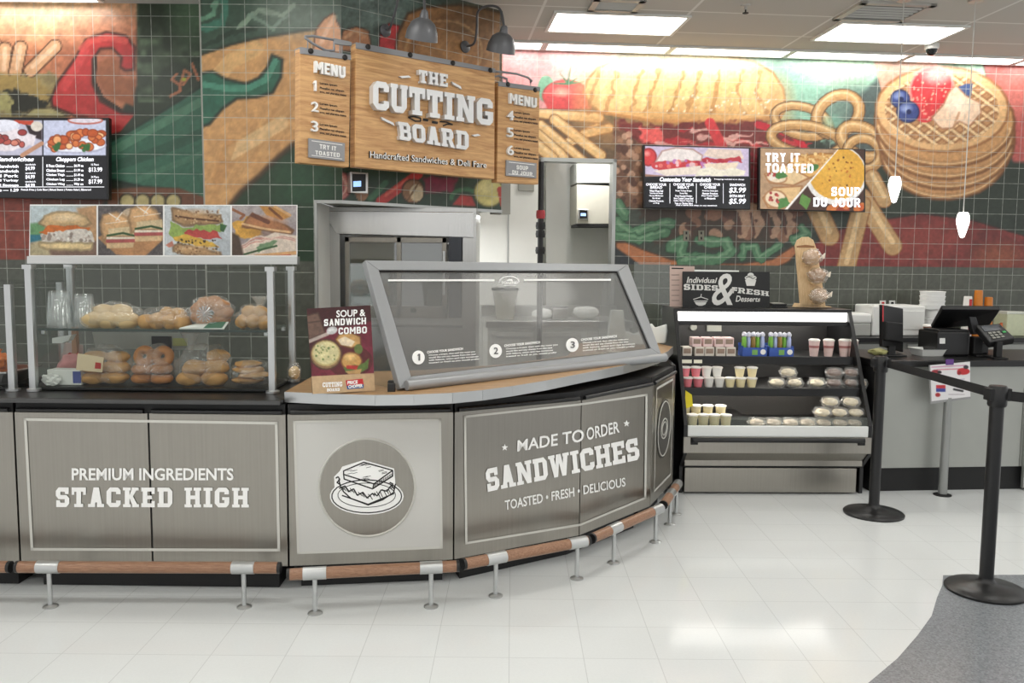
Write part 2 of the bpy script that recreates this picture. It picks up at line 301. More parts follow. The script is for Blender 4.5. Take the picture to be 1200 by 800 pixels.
# ---------------------------------------------------------------- painting of murals, posters and screens
def vnoise(x, y, s, seed=0):
    x = x / s; y = y / s; xi = np.floor(x).astype(np.int64); yi = np.floor(y).astype(np.int64); fx = x - xi; fy = y - yi
    h = lambda a, b: ((np.sin(a * 127.1 + b * 311.7 + seed * 74.7) * 43758.5453) % 1.0)
    fx = fx * fx * (3 - 2 * fx); fy = fy * fy * (3 - 2 * fy)
    return (h(xi, yi) * (1 - fx) + h(xi + 1, yi) * fx) * (1 - fy) + (h(xi, yi + 1) * (1 - fx) + h(xi + 1, yi + 1) * fx) * fy
class Paint:
    def __init__(s, x, y, base):
        s.x = x; s.y = y; s.c = np.tile(np.asarray(base, float), (len(x), 1))
    def _mix(s, i, col, a):
        s.c[i] = s.c[i] * (1 - a[:, None]) + np.asarray(col, float) * a[:, None]
    def _near(s, x0, y0, x1, y1): return np.nonzero((s.x >= x0) & (s.x <= x1) & (s.y >= y0) & (s.y <= y1))[0]
    def _dseg(s, X, Y, P, closed):
        d = np.full(X.shape, 1e9); tt = np.zeros(X.shape); n = len(P); m = n if closed else n - 1
        for i in range(m):
            ax, ay = P[i]; bx, by = P[(i + 1) % n]; L = (bx - ax) ** 2 + (by - ay) ** 2 + 1e-9
            t = np.clip(((X - ax) * (bx - ax) + (Y - ay) * (by - ay)) / L, 0, 1)
            q = np.hypot(X - ax - t * (bx - ax), Y - ay - t * (by - ay)); b = q < d
            d = np.where(b, q, d); tt = np.where(b, (i + t) / m, tt)
        return d, tt
    def poly(s, P, col, soft=1.0, a=1.0, edge=None, ew=1.2, wob=0):
        xs = [p[0] for p in P]; ys = [p[1] for p in P]; m = soft + ew + wob + 1
        i = s._near(min(xs) - m, min(ys) - m, max(xs) + m, max(ys) + m)
        if not len(i): return s
        X = s.x[i]; Y = s.y[i]
        if wob: X = X + wob * (vnoise(X, Y, 5, 3) - .5) * 2; Y = Y + wob * (vnoise(X, Y, 5, 8) - .5) * 2
        ins = np.zeros(X.shape, bool); n = len(P)
        for k in range(n):
            ax, ay = P[k]; bx, by = P[(k + 1) % n]
            if ay != by: ins ^= ((ay > Y) != (by > Y)) & (X < (bx - ax) * (Y - ay) / (by - ay) + ax)
        d, _ = s._dseg(X, Y, P, True); sd = np.where(ins, d, -d)
        s._mix(i, col, np.clip(.5 + sd / soft, 0, 1) * a)
        if edge is not None: s._mix(i, edge, np.clip(1.3 - d / ew, 0, 1) * .8)
        return s
    def ell(s, cx, cy, rx, ry, col, rot=0, soft=1.0, a=1.0, edge=None, ew=1.2):
        t = np.linspace(0, 2 * math.pi, 26)[:-1]; c, q = math.cos(rot), math.sin(rot)
        return s.poly([(cx + rx * math.cos(k) * c - ry * math.sin(k) * q, cy + rx * math.cos(k) * q + ry * math.sin(k) * c) for k in t], col, soft, a, edge, ew)
    def glow(s, cx, cy, rx, ry, col, a=.6):
        i = s._near(cx - rx, cy - ry, cx + rx, cy + ry)
        if len(i):
            q = 1 - ((s.x[i] - cx) / rx) ** 2 - ((s.y[i] - cy) / ry) ** 2; s._mix(i, col, np.clip(q, 0, 1) * a)
        return s
    def line(s, P, wd, col, a=1.0, w1=None, wob=0):
        w1 = wd if w1 is None else w1; m = max(wd, w1) + 1; xs = [p[0] for p in P]; ys = [p[1] for p in P]
        i = s._near(min(xs) - m, min(ys) - m, max(xs) + m, max(ys) + m)
        if not len(i): return s
        X = s.x[i]; Y = s.y[i]
        if wob: X = X + wob * (vnoise(X, Y, 6, 3) - .5) * 2; Y = Y + wob * (vnoise(X, Y, 6, 8) - .5) * 2
        d, t = s._dseg(X, Y, P, False); hw = (wd + (w1 - wd) * t) / 2
        s._mix(i, col, np.clip(hw - d + .5, 0, 1) * a); return s
    def ring(s, cx, cy, rx, ry, wd, col, rot=0, a=1.0, t0=0, t1=2 * math.pi):
        c, q = math.cos(rot), math.sin(rot)
        return s.line([(cx + rx * math.cos(k) * c - ry * math.sin(k) * q, cy + rx * math.cos(k) * q + ry * math.sin(k) * c) for k in np.linspace(t0, t1, 22)], wd, col, a)
    def rough(s, amp=.15, sc_=6, seed=0, box=None):
        i = np.arange(len(s.x)) if box is None else s._near(*box)
        n = .6 * vnoise(s.x[i], s.y[i], sc_, seed) + .4 * vnoise(s.x[i], s.y[i], sc_ * .35, seed + 5)
        s.c[i] *= (1 + amp * (n - .5) * 2)[:, None]; return s
    def dots(s, n, box, r, cols, seed=0, a=.9, asp=1):
        g = random.Random(seed)
        for _ in range(n):
            k = g.uniform(.6, 1.3); s.ell(g.uniform(box[0], box[2]), g.uniform(box[1], box[3]), r * k, r * k * asp, g.choice(cols), g.uniform(0, 3), a=a)
        return s
def put_colours(me, rgb):
    at = me.color_attributes.new('Col', 'FLOAT_COLOR', 'POINT')
    q = np.ones((len(rgb), 4), np.float32); q[:, :3] = lin(np.clip(rgb, 0, 255)); at.data.foreach_set('color', q.ravel())
def painted(name, corners, nu, nv, fn, m, parent=None, base=(0, 0, 0)):
    """a flat picture: corners TL, TR, BR, BL in the place; fn paints it"""
    TL, TR, BR, BL = [np.asarray(c, float) for c in corners]
    a = np.linspace(0, 1, nu)[None, :, None]; b = np.linspace(0, 1, nv)[:, None, None]
    P = ((TL * (1 - a) + TR * a) * (1 - b) + (BL * (1 - a) + BR * a) * b).reshape(-1, 3)
    x, y = proj(P); pt = Paint(x, y, base); fn(pt)
    i = (np.arange(nv - 1)[:, None] * nu + np.arange(nu - 1)[None, :]).ravel(); F = np.stack([i, i + nu, i + nu + 1, i + 1], 1)
    if parent is not None:
        iv = np.array(wmat(parent).inverted()); P = P @ iv[:3, :3].T + iv[:3, 3]
    me = bpy.data.meshes.new(name); me.from_pydata(P.tolist(), [], F.tolist()); put_colours(me, pt.c); me.materials.append(m)
    o = link(bpy.data.objects.new(name, me))
    if parent is not None: o.parent = parent
    return o
def painted_wall(name, p0, p1, us, zs, fn, m, base, hole=None, tile=.1524):
    """tiled wall from plan point p0 to p1: us = distances along it, zs = heights; the mural is painted on"""
    p0 = V(*p0, 0); d = V(*p1, 0) - p0; d /= np.linalg.norm(d)
    us = np.asarray(us); zs = np.asarray(zs); nu = len(us); nv = len(zs)
    P = (p0[None, None, :] + us[None, :, None] * d + zs[:, None, None] * V(0, 0, 1)).reshape(-1, 3)
    x, y = proj(P); pt = Paint(x, y, base); pt.P = P; fn(pt)
    J, I = np.meshgrid(np.arange(nv - 1), np.arange(nu - 1), indexing='ij'); J = J.ravel(); I = I.ravel()
    if hole is not None:
        cu = (us[I] + us[I + 1]) / 2; cz = (zs[J] + zs[J + 1]) / 2; k = ~((cu > hole[0]) & (cu < hole[1]) & (cz < hole[2])); I = I[k]; J = J[k]
    b = J * nu + I; F = np.stack([b, b + 1, b + nu + 1, b + nu], 1)
    me = bpy.data.meshes.new(name); me.from_pydata(P.tolist(), [], F.tolist()); put_colours(me, pt.c)
    uvl = me.uv_layers.new(name='UV'); uv = np.stack([np.tile(us, nv), np.repeat(zs, nu)], 1) / tile
    uvl.data.foreach_set('uv', uv[F.ravel()].astype(np.float32).ravel())
    me.materials.append(m); o = link(bpy.data.objects.new(name, me)); o['kind'] = 'structure'; return o
ORD = ['first', 'second', 'third', 'fourth', 'fifth', 'sixth', 'seventh', 'eighth', 'ninth', 'tenth', 'eleventh', 'twelfth', 'thirteenth', 'fourteenth']
# ================================================================ THE ROOM
A5 = math.atan(.0934)                                   # the right-hand wall runs a little away to the right
WR0 = (-1.0, 8.21 - .0934); CE = 3.6
WR = VP(WR0, A5)
def RW(u, d, z): return V(WR0[0] + u * math.cos(A5) + d * math.sin(A5), WR0[1] + u * math.sin(A5) - d * math.cos(A5), z)   # u along the wall, d out of it
LY = 6.9; AY = 6.04
CA = (-1.197, 6.04); CB = (-.098, 7.015); A41 = math.atan2(CB[1] - CA[1], CB[0] - CA[0])
WA = VP((-2.16, AY), 0); WB = VP(CA, A41); WL = VP((-4, LY), 0)

# floor
def floor_mat():
    m = bpy.data.materials.new('vinyl_tile'); m.use_nodes = True; nt = m.node_tree; b = nt.nodes['Principled BSDF']
    tc = nt.nodes.new('ShaderNodeTexCoord')
    br = nt.nodes.new('ShaderNodeTexBrick'); br.offset = 0; br.inputs['Scale'].default_value = 1; br.inputs['Mortar Size'].default_value = .0018
    br.inputs['Brick Width'].default_value = .305; br.inputs['Row Height'].default_value = .305
    br.inputs['Color1'].default_value = rgba((226, 229, 229)); br.inputs['Color2'].default_value = rgba((223, 226, 226)); br.inputs['Mortar'].default_value = rgba((203, 206, 206))
    nt.links.new(tc.outputs['Object'], br.inputs['Vector'])
    n = nt.nodes.new('ShaderNodeTexNoise'); n.inputs['Scale'].default_value = 2.2; n.inputs['Detail'].default_value = 5; nt.links.new(tc.outputs['Object'], n.inputs['Vector'])
    n2 = nt.nodes.new('ShaderNodeTexNoise'); n2.inputs['Scale'].default_value = 90; nt.links.new(tc.outputs['Object'], n2.inputs['Vector'])
    ad = nt.nodes.new('ShaderNodeMath'); ad.operation = 'ADD'; nt.links.new(n.outputs['Fac'], ad.inputs[0]); nt.links.new(n2.outputs['Fac'], ad.inputs[1])
    r = nt.nodes.new('ShaderNodeMapRange'); r.inputs['From Max'].default_value = 2; r.inputs['To Min'].default_value = .92; r.inputs['To Max'].default_value = 1.06; nt.links.new(ad.outputs[0], r.inputs['Value'])
    mx = nt.nodes.new('ShaderNodeMix'); mx.data_type = 'RGBA'; mx.blend_type = 'MULTIPLY'; mx.inputs['Factor'].default_value = 1
    nt.links.new(br.outputs['Color'], mx.inputs['A']); nt.links.new(r.outputs['Result'], mx.inputs['B']); nt.links.new(mx.outputs['Result'], b.inputs['Base Color'])
    r2 = nt.nodes.new('ShaderNodeMapRange'); r2.inputs['To Min'].default_value = .07; r2.inputs['To Max'].default_value = .14; nt.links.new(n.outputs['Fac'], r2.inputs['Value'])
    nt.links.new(r2.outputs['Result'], b.inputs['Roughness']); b.inputs['Specular IOR Level'].default_value = .45
    return m
struct(MB().box(-7, 8, -6, 10.5, -.1, 0), 'floor', floor_mat())
def terrazzo():
    m = bpy.data.materials.new('grey_terrazzo'); m.use_nodes = True; nt = m.node_tree; b = nt.nodes['Principled BSDF']
    tc = nt.nodes.new('ShaderNodeTexCoord'); v = nt.nodes.new('ShaderNodeTexVoronoi'); v.inputs['Scale'].default_value = 130; nt.links.new(tc.outputs['Object'], v.inputs['Vector'])
    cr = nt.nodes.new('ShaderNodeValToRGB'); cr.color_ramp.elements[0].color = rgba((112, 117, 122)); cr.color_ramp.elements[1].color = rgba((146, 150, 154))
    nt.links.new(v.outputs['Color'], cr.inputs[0]); nt.links.new(cr.outputs[0], b.inputs['Base Color']); b.inputs['Roughness'].default_value = .2
    return m
arc = [(.0, 2.35), (.55, 2.55), (1.0, 2.82), (1.393, 3.17), (1.6, 3.38), (1.782, 3.595), (1.95, 3.81), (2.084, 4.03), (2.19, 4.19), (2.265, 4.331), (4.0, 4.40), (7.5, 4.6), (7.5, .5), (0, .5)]
struct(MB().prism(arc, .0, .0012), 'floor_inlay', terrazzo())

# ceiling of mineral tiles in a T-bar grid
def ceil_mat():
    m = bpy.data.materials.new('ceiling_tile'); m.use_nodes = True; nt = m.node_tree; b = nt.nodes['Principled BSDF']
    tc = nt.nodes.new('ShaderNodeTexCoord'); mp = nt.nodes.new('ShaderNodeMapping'); mp.inputs['Rotation'].default_value = (0, 0, -A5); mp.inputs['Location'].default_value = (.32, -.11, 0)
    nt.links.new(tc.outputs['Object'], mp.inputs['Vector'])
    br = nt.nodes.new('ShaderNodeTexBrick'); br.offset = 0; br.inputs['Scale'].default_value = 1; br.inputs['Mortar Size'].default_value = .012; br.inputs['Brick Width'].default_value = 1.18; br.inputs['Row Height'].default_value = .61
    br.inputs['Color1'].default_value = rgba((196, 192, 184)); br.inputs['Color2'].default_value = rgba((190, 186, 178)); br.inputs['Mortar'].default_value = rgba((222, 220, 214))
    nt.links.new(mp.outputs['Vector'], br.inputs['Vector'])
    n = nt.nodes.new('ShaderNodeTexNoise'); n.inputs['Scale'].default_value = 120; nt.links.new(tc.outputs['Object'], n.inputs['Vector'])
    bp = nt.nodes.new('ShaderNodeBump'); bp.inputs['Strength'].default_value = .15; nt.links.new(n.outputs['Fac'], bp.inputs['Height']); nt.links.new(bp.outputs['Normal'], b.inputs['Normal'])
    nt.links.new(br.outputs['Color'], b.inputs['Base Color']); b.inputs['Roughness'].default_value = .9
    return m
struct(MB().box(-7, 8, -6, 10.5, CE, CE + .1), 'ceiling', ceil_mat())

# ---- murals, painted on 6-inch tile
Z1 = lambda *p: [(x * .3, y * .3) for x, y in p]
Z3 = lambda *p: [(620 + x * .48333, y * .48333) for x, y in p]
DK = (52, 60, 50)
def mural_left(t):
    t.poly([(-300, -40), (160, -40), (160, 100), (130, 150), (-300, 150)], (188, 122, 88), 4)
    t.glow(60, -10, 150, 70, (250, 225, 180), .75); t.glow(120, 60, 70, 60, (170, 95, 75), .5)  # cream glow at the top: ceiling light wash put into the mural colour
    t.poly([(-300, 80), (60, 85), (85, 115), (75, 150), (-300, 150)], (150, 135, 95), 4, wob=4)
    t.poly([(-300, 140), (-300, 330), (60, 330), (130, 225), (120, 150)], (105, 62, 48), 6)
    t.poly([(-300, 225), (-300, 360), (36, 360), (36, 225)], (138, 66, 52), 4); t.rough(.18, 7, 2)
    t.poly(Z1((10, 350), (80, 330), (150, 330), (200, 380), (180, 430), (60, 445), (20, 400)), (48, 48, 40), 3, wob=4)
    t.poly(Z1((-400, 390), (40, 370), (50, 440), (-400, 460)), (172, 165, 110), 3, wob=5)
    t.poly(Z1((90, 455), (130, 425), (200, 420), (270, 455)), (180, 170, 120), 2, edge=(70, 60, 40))
    for i, (a, b, c, d) in enumerate(((-330, 230, -260, 190), (-250, 260, -180, 180), (-160, 250, -90, 170), (-80, 270, -20, 175), (10, 285, 20, 190), (60, 280, 80, 185), (120, 275, 215, 180))):
        t.line(Z1((a, b), (c, d)), 17, (70, 45, 35)); t.line(Z1((a, b), (c, d)), 14, (214, 165, 125)); t.line(Z1((a + 6, b - 14), (c, d)), 5, (240, 205, 170), .8)
    t.poly(Z1((-300, 290), (60, 290), (160, 320), (210, 360), (180, 395), (60, 350), (-300, 350)), (165, 140, 85), 3, wob=4)
    # red pepper
    P = Z1((200, 385), (225, 320), (295, 225), (335, 155), (415, 125), (490, 138), (527, 185), (522, 272), (490, 275), (470, 262), (475, 225), (440, 188), (392, 190), (362, 232), (362, 330), (392, 395), (470, 440), (605, 452), (520, 505), (425, 530), (420, 455), (300, 455), (265, 440), (205, 415))
    t.poly(P, (190, 58, 58), 1.5, edge=(60, 35, 30), ew=2)
    t.line(Z1((320, 190), (350, 160), (420, 145), (490, 160)), 8, (225, 95, 85), .7); t.line(Z1((250, 340), (300, 260), (330, 200)), 10, (215, 80, 78), .7); t.line(Z1((300, 420), (420, 470), (500, 480)), 9, (210, 75, 72), .6)
    t.line(Z1((372, 230), (368, 320), (400, 385), (470, 430)), 5, (55, 40, 32)); t.poly(Z1((385, 240), (440, 225), (465, 245), (470, 300), (530, 310), (522, 415), (430, 380), (380, 320)), (160, 98, 66), 3)
    # dark bay with the green leaf
    t.poly([(161, -40), (260, -40), (260, 330), (225, 330), (128, 170), (161, 130)], (50, 62, 48), 2)
    i = t._near(161, -40, 240, 120); n = vnoise(t.x[i], t.y[i], 7, 4) * vnoise(t.x[i], t.y[i], 22, 9); t._mix(i, (120, 145, 112), np.clip(n * 1.3 - .25, 0, .6))
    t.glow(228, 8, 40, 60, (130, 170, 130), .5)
    t.poly(Z1((425, 555), (500, 515), (610, 450), (790, 335), (850, 330), (850, 810), (700, 740), (560, 730), (425, 700)), (62, 110, 88), 3, edge=(35, 50, 40), ew=2)
    t.line(Z1((440, 590), (600, 500), (780, 400)), 10, (105, 155, 125), .6); t.line(Z1((440, 650), (620, 590), (790, 520)), 12, (50, 88, 70), .7); t.line(Z1((540, 700), (690, 640), (790, 600)), 7, (84, 130, 104), .6)
    t.poly(Z1((420, 740), (560, 730), (700, 735), (800, 770), (800, 830), (420, 830)), (120, 78, 55), 3)
    for k in range(4): t.ell(149 + k * 18, 236, 9, 9, (195, 180, 125), edge=(50, 45, 35), ew=1.5)
    for p in (((690, 290), (670, 310), (700, 330), (705, 355), (665, 375)), ((705, 330), (720, 275), (745, 290), (715, 330)), ((750, 250), (775, 310))): t.line(Z1(*p), 3.2, (190, 120, 85))
    k = np.nonzero(t.P[:, 2] < 1.6)[0]; t.c[k] = (84, 87, 78); t.ell(*Z1((718, 310))[0], 2.5, 2, (180, 190, 70)); t.rough(.1, 4, 6)
def mural_mid(t):
    t.c[:] = (206, 158, 104)
    for k in range(8): t.line(Z1((830 + 40 * k, 800 - k * 40), (1000 + 40 * k, 500 - k * 30)), 12, (224, 178, 120) if k % 2 else (190, 142, 92), .35)
    t.poly(Z1((780, -900), (1400, -900), (1400, 100), (1200, 118), (1000, 150), (900, 175), (780, 215)), (62, 84, 70), 3, edge=(40, 45, 38), ew=2)
    for c_, w_, q in ((Z1((800, 110), (870, 90), (880, 20), (850, -20)), 9, (70, 130, 110)), (Z1((790, 70), (830, 60), (840, 10)), 6, (120, 170, 140)), (Z1((930, 110), (1010, 40), (1100, 60), (1150, 20)), 6, (150, 175, 150)), (Z1((980, 60), (1060, 110), (1130, 60)), 4, (130, 160, 140)), (Z1((800, 180), (900, 130), (1000, 110)), 6, (45, 60, 50))): t.line(c_, w_, q, .8, wob=2)
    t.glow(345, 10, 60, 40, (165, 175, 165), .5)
    t.line(Z1((850, 300), (900, 240), (1000, 190)), 18, (228, 188, 130), .6); t.line(Z1((900, 600), (1000, 540), (1100, 480)), 16, (232, 200, 150), .7); t.line(Z1((850, 700), (900, 560)), 14, (190, 140, 88), .6)
    P = Z1((770, 290), (830, 278), (880, 308), (960, 326), (1010, 305), (1045, 262), (1062, 214), (1103, 232), (1098, 300), (1065, 362), (1000, 380), (925, 385), (868, 425), (818, 485), (770, 500))
    t.poly(P, (48, 100, 80), 1.3, edge=(38, 40, 34), ew=2.2); t.line(Z1((800, 330), (880, 345), (970, 345), (1040, 310), (1075, 240)), 7, (90, 160, 135), .7)
    t.poly(Z1((880, 830), (940, 750), (1010, 690), (1090, 610), (1170, 545), (1500, 480), (1500, 900), (880, 900)), (44, 66, 46), 4, edge=(70, 52, 36), ew=4)
    t.glow(360, 215, 50, 40, (46, 90, 60), .6);  t.poly([(345, 238), (420, 238), (420, 480), (345, 480)], (38, 62, 42), 2); t.poly([(340, 308), (420, 310), (420, 480), (340, 480)], (66, 72, 58), 2)
    k = np.nonzero(t.P[:, 2] < 1.6)[0]; t.c[k] = (84, 87, 78)
    # a pale figure of peppers above the left menu board
    t.poly([(367, 60), (370, 35), (380, 22), (391, 15), (394, 24), (400, 34), (402, 62)], (218, 160, 118), 2, edge=(90, 60, 45)); t.line([(376, 50), (386, 30), (392, 20)], 5, (240, 196, 160), .7); t.rough(.12, 5, 3)
def mural_angle(t):
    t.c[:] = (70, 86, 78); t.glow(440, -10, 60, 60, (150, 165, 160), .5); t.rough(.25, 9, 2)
    t.poly([(395, 60), (402, 36), (418, 31), (432, 36), (436, 60)], (170, 118, 82), 2, edge=(60, 45, 35)); t.line([(405, 44), (416, 36), (428, 42)], 4, (205, 160, 120), .7)
    t.poly([(443, 60), (446, 38), (456, 27), (468, 30), (470, 60)], (190, 52, 56), 1.5, edge=(80, 30, 30))
    t.poly([(462, 75), (466, 40), (478, 16), (500, 8), (540, 6), (575, 12), (620, 25), (620, 130), (470, 120)], (158, 112, 70), 2, edge=(70, 50, 35), ew=2)
    t.glow(555, 25, 55, 35, (90, 70, 50), .6); t.glow(520, 70, 45, 40, (182, 136, 86), .6); t.ring(540, 80, 62, 62, 7, (118, 82, 52), a=.6); t.ring(520, 60, 45, 36, 3, (205, 165, 115), a=.5); t.rough(.16, 5, 5)
    t.glow(590, 70, 24, 60, (200, 160, 110), .5)
    # strip below the sign
    t.poly([(380, 194), (700, 205), (700, 260), (380, 250)], (44, 66, 50), 2)
    t.ell(396, 218, 16, 17, (192, 120, 112), edge=(110, 50, 55)); t.ring(396, 218, 10, 11, 2.5, (225, 180, 165)); t.ring(398, 220, 5, 6, 2, (150, 80, 85)); t.ell(424, 224, 8, 12, (150, 110, 80))
    t.line([(434, 233), (452, 214)], 7, (70, 120, 85), .8); t.line([(446, 236), (468, 220), (490, 204)], 11, (192, 60, 55)); t.line([(452, 229), (478, 210)], 3, (225, 115, 95), .8)
    t.ell(484, 224, 13, 14, (150, 110, 78), edge=(60, 45, 35)); t.ell(488, 226, 8, 10, (214, 196, 160)); t.line([(478, 234), (490, 215)], 2, (120, 90, 60))
    t.poly([(498, 206), (535, 208), (530, 226), (500, 224)], (128, 44, 66), 4, wob=3); t.ring(545, 232, 16, 10, 5, (64, 112, 76), t0=3.1, t1=6.2); t.poly([(530, 240), (540, 228), (553, 230), (558, 242)], (176, 58, 52), 2)
    t.ell(573, 225, 17, 17, (212, 202, 128), edge=(120, 110, 60)); t.glow(570, 220, 12, 10, (238, 230, 165), .7); t.line([(586, 222), (590, 240)], 7, (184, 66, 54)); t.rough(.12, 4, 1)
    # the plain grey-green end of the box
def mural_right(t):
    t.c[:] = (62, 68, 60); t.rough(.2, 16, 1)
    t.poly([(520, 40), (740, 40), (720, 70), (700, 120), (640, 135), (520, 132)], (226, 158, 158), 5); t.glow(690, 90, 50, 30, (244, 196, 176), .7); t.line([(672, 80), (668, 92), (680, 96)], 1.6, (245, 225, 190), .7)
    t.poly([(815, 40), (1035, 40), (1030, 95), (1020, 150), (985, 170), (915, 150), (900, 110), (860, 80)], (138, 182, 160), 5, wob=5); t.glow(985, 82, 55, 26, (196, 224, 188), .8)
    t.glow(1000, 135, 50, 50, (92, 106, 100), .8); t.poly([(1000, 120), (1030, 90), (1035, 170), (1020, 200), (985, 175)], (80, 92, 90), 6)
    t.poly([(1022, 64), (1108, 66), (1104, 96), (1050, 130), (1034, 110)], (214, 158, 136), 3); t.poly([(1098, 64), (1150, 68), (1158, 100), (1120, 110), (1100, 95)], (150, 190, 162), 2)
    t.line([(1118, 70), (1124, 100)], 4, (96, 140, 116), .7); t.line([(1140, 70), (1142, 92)], 4, (180, 210, 180), .7)
    t.poly([(1150, 66), (1260, 66), (1260, 190), (1190, 200), (1176, 150), (1160, 105)], (192, 98, 92), 3); t.glow(1185, 110, 30, 40, (226, 140, 126), .6)
    t.poly([(985, 192), (1040, 185), (1200, 190), (1260, 180), (1260, 300), (985, 300)], (48, 57, 47), 5)
    # tomato and chips
    t.ell(640, 104, 10, 16, (120, 170, 140)); t.ell(663, 112, 27, 18, (222, 84, 82), soft=2, edge=(180, 60, 55)); t.poly([(636, 112), (690, 112), (694, 128), (642, 129)], (208, 72, 72), 2); t.glow(658, 108, 12, 7, (250, 185, 160), .8)
    for q in ((648, 98), (656, 86), (668, 80), (676, 92), (684, 96)): t.line([(666, 98), q], 3, (70, 120, 86), w1=1)
    fry = lambda P, w_, c=(232, 190, 130): (t.line(P, w_ + 2.5, (150, 100, 60)), t.line(P, w_, c), t.line([(P[0][0], P[0][1] - w_ * .22), (P[1][0], P[1][1] - w_ * .22)], w_ * .3, (246, 216, 166), .7))
    t.poly([(620, 128), (700, 128), (720, 150), (724, 190), (620, 190)], (104, 84, 64), 3)
    for P, w_ in ((((634, 133), (702, 138)), 10), (((640, 180), (700, 150)), 10), (((630, 150), (660, 186)), 13), (((684, 157), (714, 150)), 9), (((650, 140), (704, 182)), 11), (((630, 170), (648, 186)), 12), (((634, 146), (690, 194)), 9)): fry(P, w_)
    # the long bun
    B = [(684, 108), (688, 94), (700, 80), (722, 70), (760, 64), (800, 62), (850, 65), (884, 72), (906, 85), (918, 104), (921, 128), (914, 138), (880, 142), (820, 144), (770, 143), (734, 136), (704, 132), (692, 122)]
    t.poly(B, (236, 196, 134), 2, edge=(150, 98, 58), ew=1.8); t.glow(800, 150, 150, 34, (206, 150, 92), .75); t.glow(690, 118, 26, 40, (214, 164, 104), .6); t.glow(910, 120, 26, 40, (206, 154, 96), .6); t.glow(790, 70, 110, 32, (255, 244, 205), .9); t.glow(770, 100, 70, 30, (246, 214, 150), .6)
    for k, (a, b) in enumerate(((700, 690), (722, 712), (750, 738), (770, 756), (800, 786), (818, 804), (842, 834), (868, 872), (890, 898))):
        t.line([(a + 2, 84), (a - 4, 104), (b, 132)], 4.5, (176, 122, 74), .6, wob=3); t.line([(a + 9, 90), (a + 4, 128)], 6, (248, 218, 160), .4, wob=2)
    t.dots(34, (780, 108, 915, 134), 1.4, [(250, 240, 214)], 3, asp=.7); t.line([(700, 131), (760, 141), (850, 143), (915, 137)], 4, (196, 138, 84), .7)
    # meat
    t.poly([(722, 142), (760, 146), (900, 142), (926, 152), (944, 168), (944, 250), (890, 250), (760, 190), (730, 170)], (118, 52, 50), 3, wob=4)
    t.poly([(750, 148), (775, 150), (776, 170), (752, 168)], (224, 96, 92), 2, wob=3)
    for k in range(26):
        g = random.Random(k); x = g.uniform(752, 935); y = g.uniform(150, 172); t.line([(x, y), (x + g.uniform(10, 34), y + g.uniform(-4, 8))], g.uniform(3, 8), g.choice([(206, 70, 72), (228, 130, 122), (240, 190, 178), (186, 46, 54)]), .8, w1=1.5, wob=3)
    t.line([(832, 144), (846, 172)], 12, (208, 64, 68)); t.line([(888, 146), (930, 158), (942, 172)], 8, (196, 44, 58))
    for k in range(8): t.line([(880 + k, 180 + 8 * k), (892, 186 + 8 * k)], 4, (150, 50, 60), .8)
    t.poly([(720, 150), (752, 168), (752, 244), (722, 244)], (130, 96, 76), 4, wob=5); t.rough(.22, 5, 3, (720, 150, 752, 244)); t.dots(40, (722, 152, 752, 240), 4, [(168, 124, 96), (110, 76, 60), (196, 156, 130), (90, 60, 50)], 5)
    # onion rings
    for cx, cy, rx, ry, wd, rt in ((940, 142, 33, 17, 9, .25), (982, 134, 27, 21, 12, -.6), (945, 164, 42, 17, 11, .15), (1010, 166, 26, 16, 13, .5), (1012, 180, 20, 18, 10, .3)):
        t.ring(cx, cy, rx, ry, wd + 2.5, (92, 66, 44), rt); t.ring(cx, cy, rx, ry, wd, (182, 138, 88), rt); t.ring(cx - .5, cy - 1.5, rx, ry, wd * .55, (208, 166, 112), rt, a=.8); t.ring(cx - 1, cy - 2.5, rx, ry, wd * .2, (238, 208, 160), rt, a=.7)
    t.glow(975, 142, 14, 10, (120, 170, 150), .7)
    # mushrooms, lettuce, lower bun
    t.poly([(745, 238), (950, 240), (944, 280), (850, 290), (760, 284)], (72, 58, 48), 5, wob=6); t.dots(36, (800, 244, 940, 276), 7, [(148, 106, 84), (112, 74, 60), (184, 146, 120), (84, 56, 46)], 9, asp=1.3)
    for x in (868, 884, 903, 921): t.line([(x, 246), (x + 8, 262), (x + 2, 276)], 8, (186, 150, 124), .9, wob=3); t.line([(x - 4, 250), (x, 274)], 3, (96, 62, 52))
    BN = [(722, 284), (734, 284), (752, 292), (786, 304), (820, 309), (870, 309), (905, 304), (930, 288), (934, 296), (925, 306), (900, 318), (760, 318), (735, 300), (722, 292)]
    t.poly(BN, (182, 118, 80), 2, edge=(90, 60, 45)); t.poly([(722, 290), (760, 318), (700, 330), (715, 290)], (58, 62, 66), 3)
    lf = (86, 128, 96)
    for P, w_ in ((((724, 262), (740, 276), (756, 268), (784, 262)), 13), (((724, 276), (750, 280), (780, 272)), 10), (((724, 240), (732, 252)), 12), (((786, 290), (800, 282), (798, 300), (830, 304)), 12), (((820, 282), (850, 284), (856, 294), (840, 304), (800, 306)), 11), (((870, 300), (872, 290), (884, 290), (890, 304), (905, 294), (912, 288)), 9), (((930, 280), (946, 276), (940, 268)), 10)):
        t.line(P, w_ + 2, (44, 80, 58), wob=2); t.line(P, w_, lf, wob=2); t.line([(a, b - 2) for a, b in P], w_ * .3, (140, 178, 142), .6, wob=2)
    # lower tomato and chips
    t.poly([(930, 330), (945, 290), (985, 268), (1030, 258), (1080, 250), (1140, 258), (1200, 276), (1260, 290), (1260, 330)], (124, 54, 50), 3, edge=(60, 40, 36)); t.rough(.2, 9, 7, (940, 250, 1260, 320)); t.glow(1170, 300, 40, 20, (168, 108, 66), .5); t.glow(1080, 285, 60, 25, (160, 76, 64), .5)
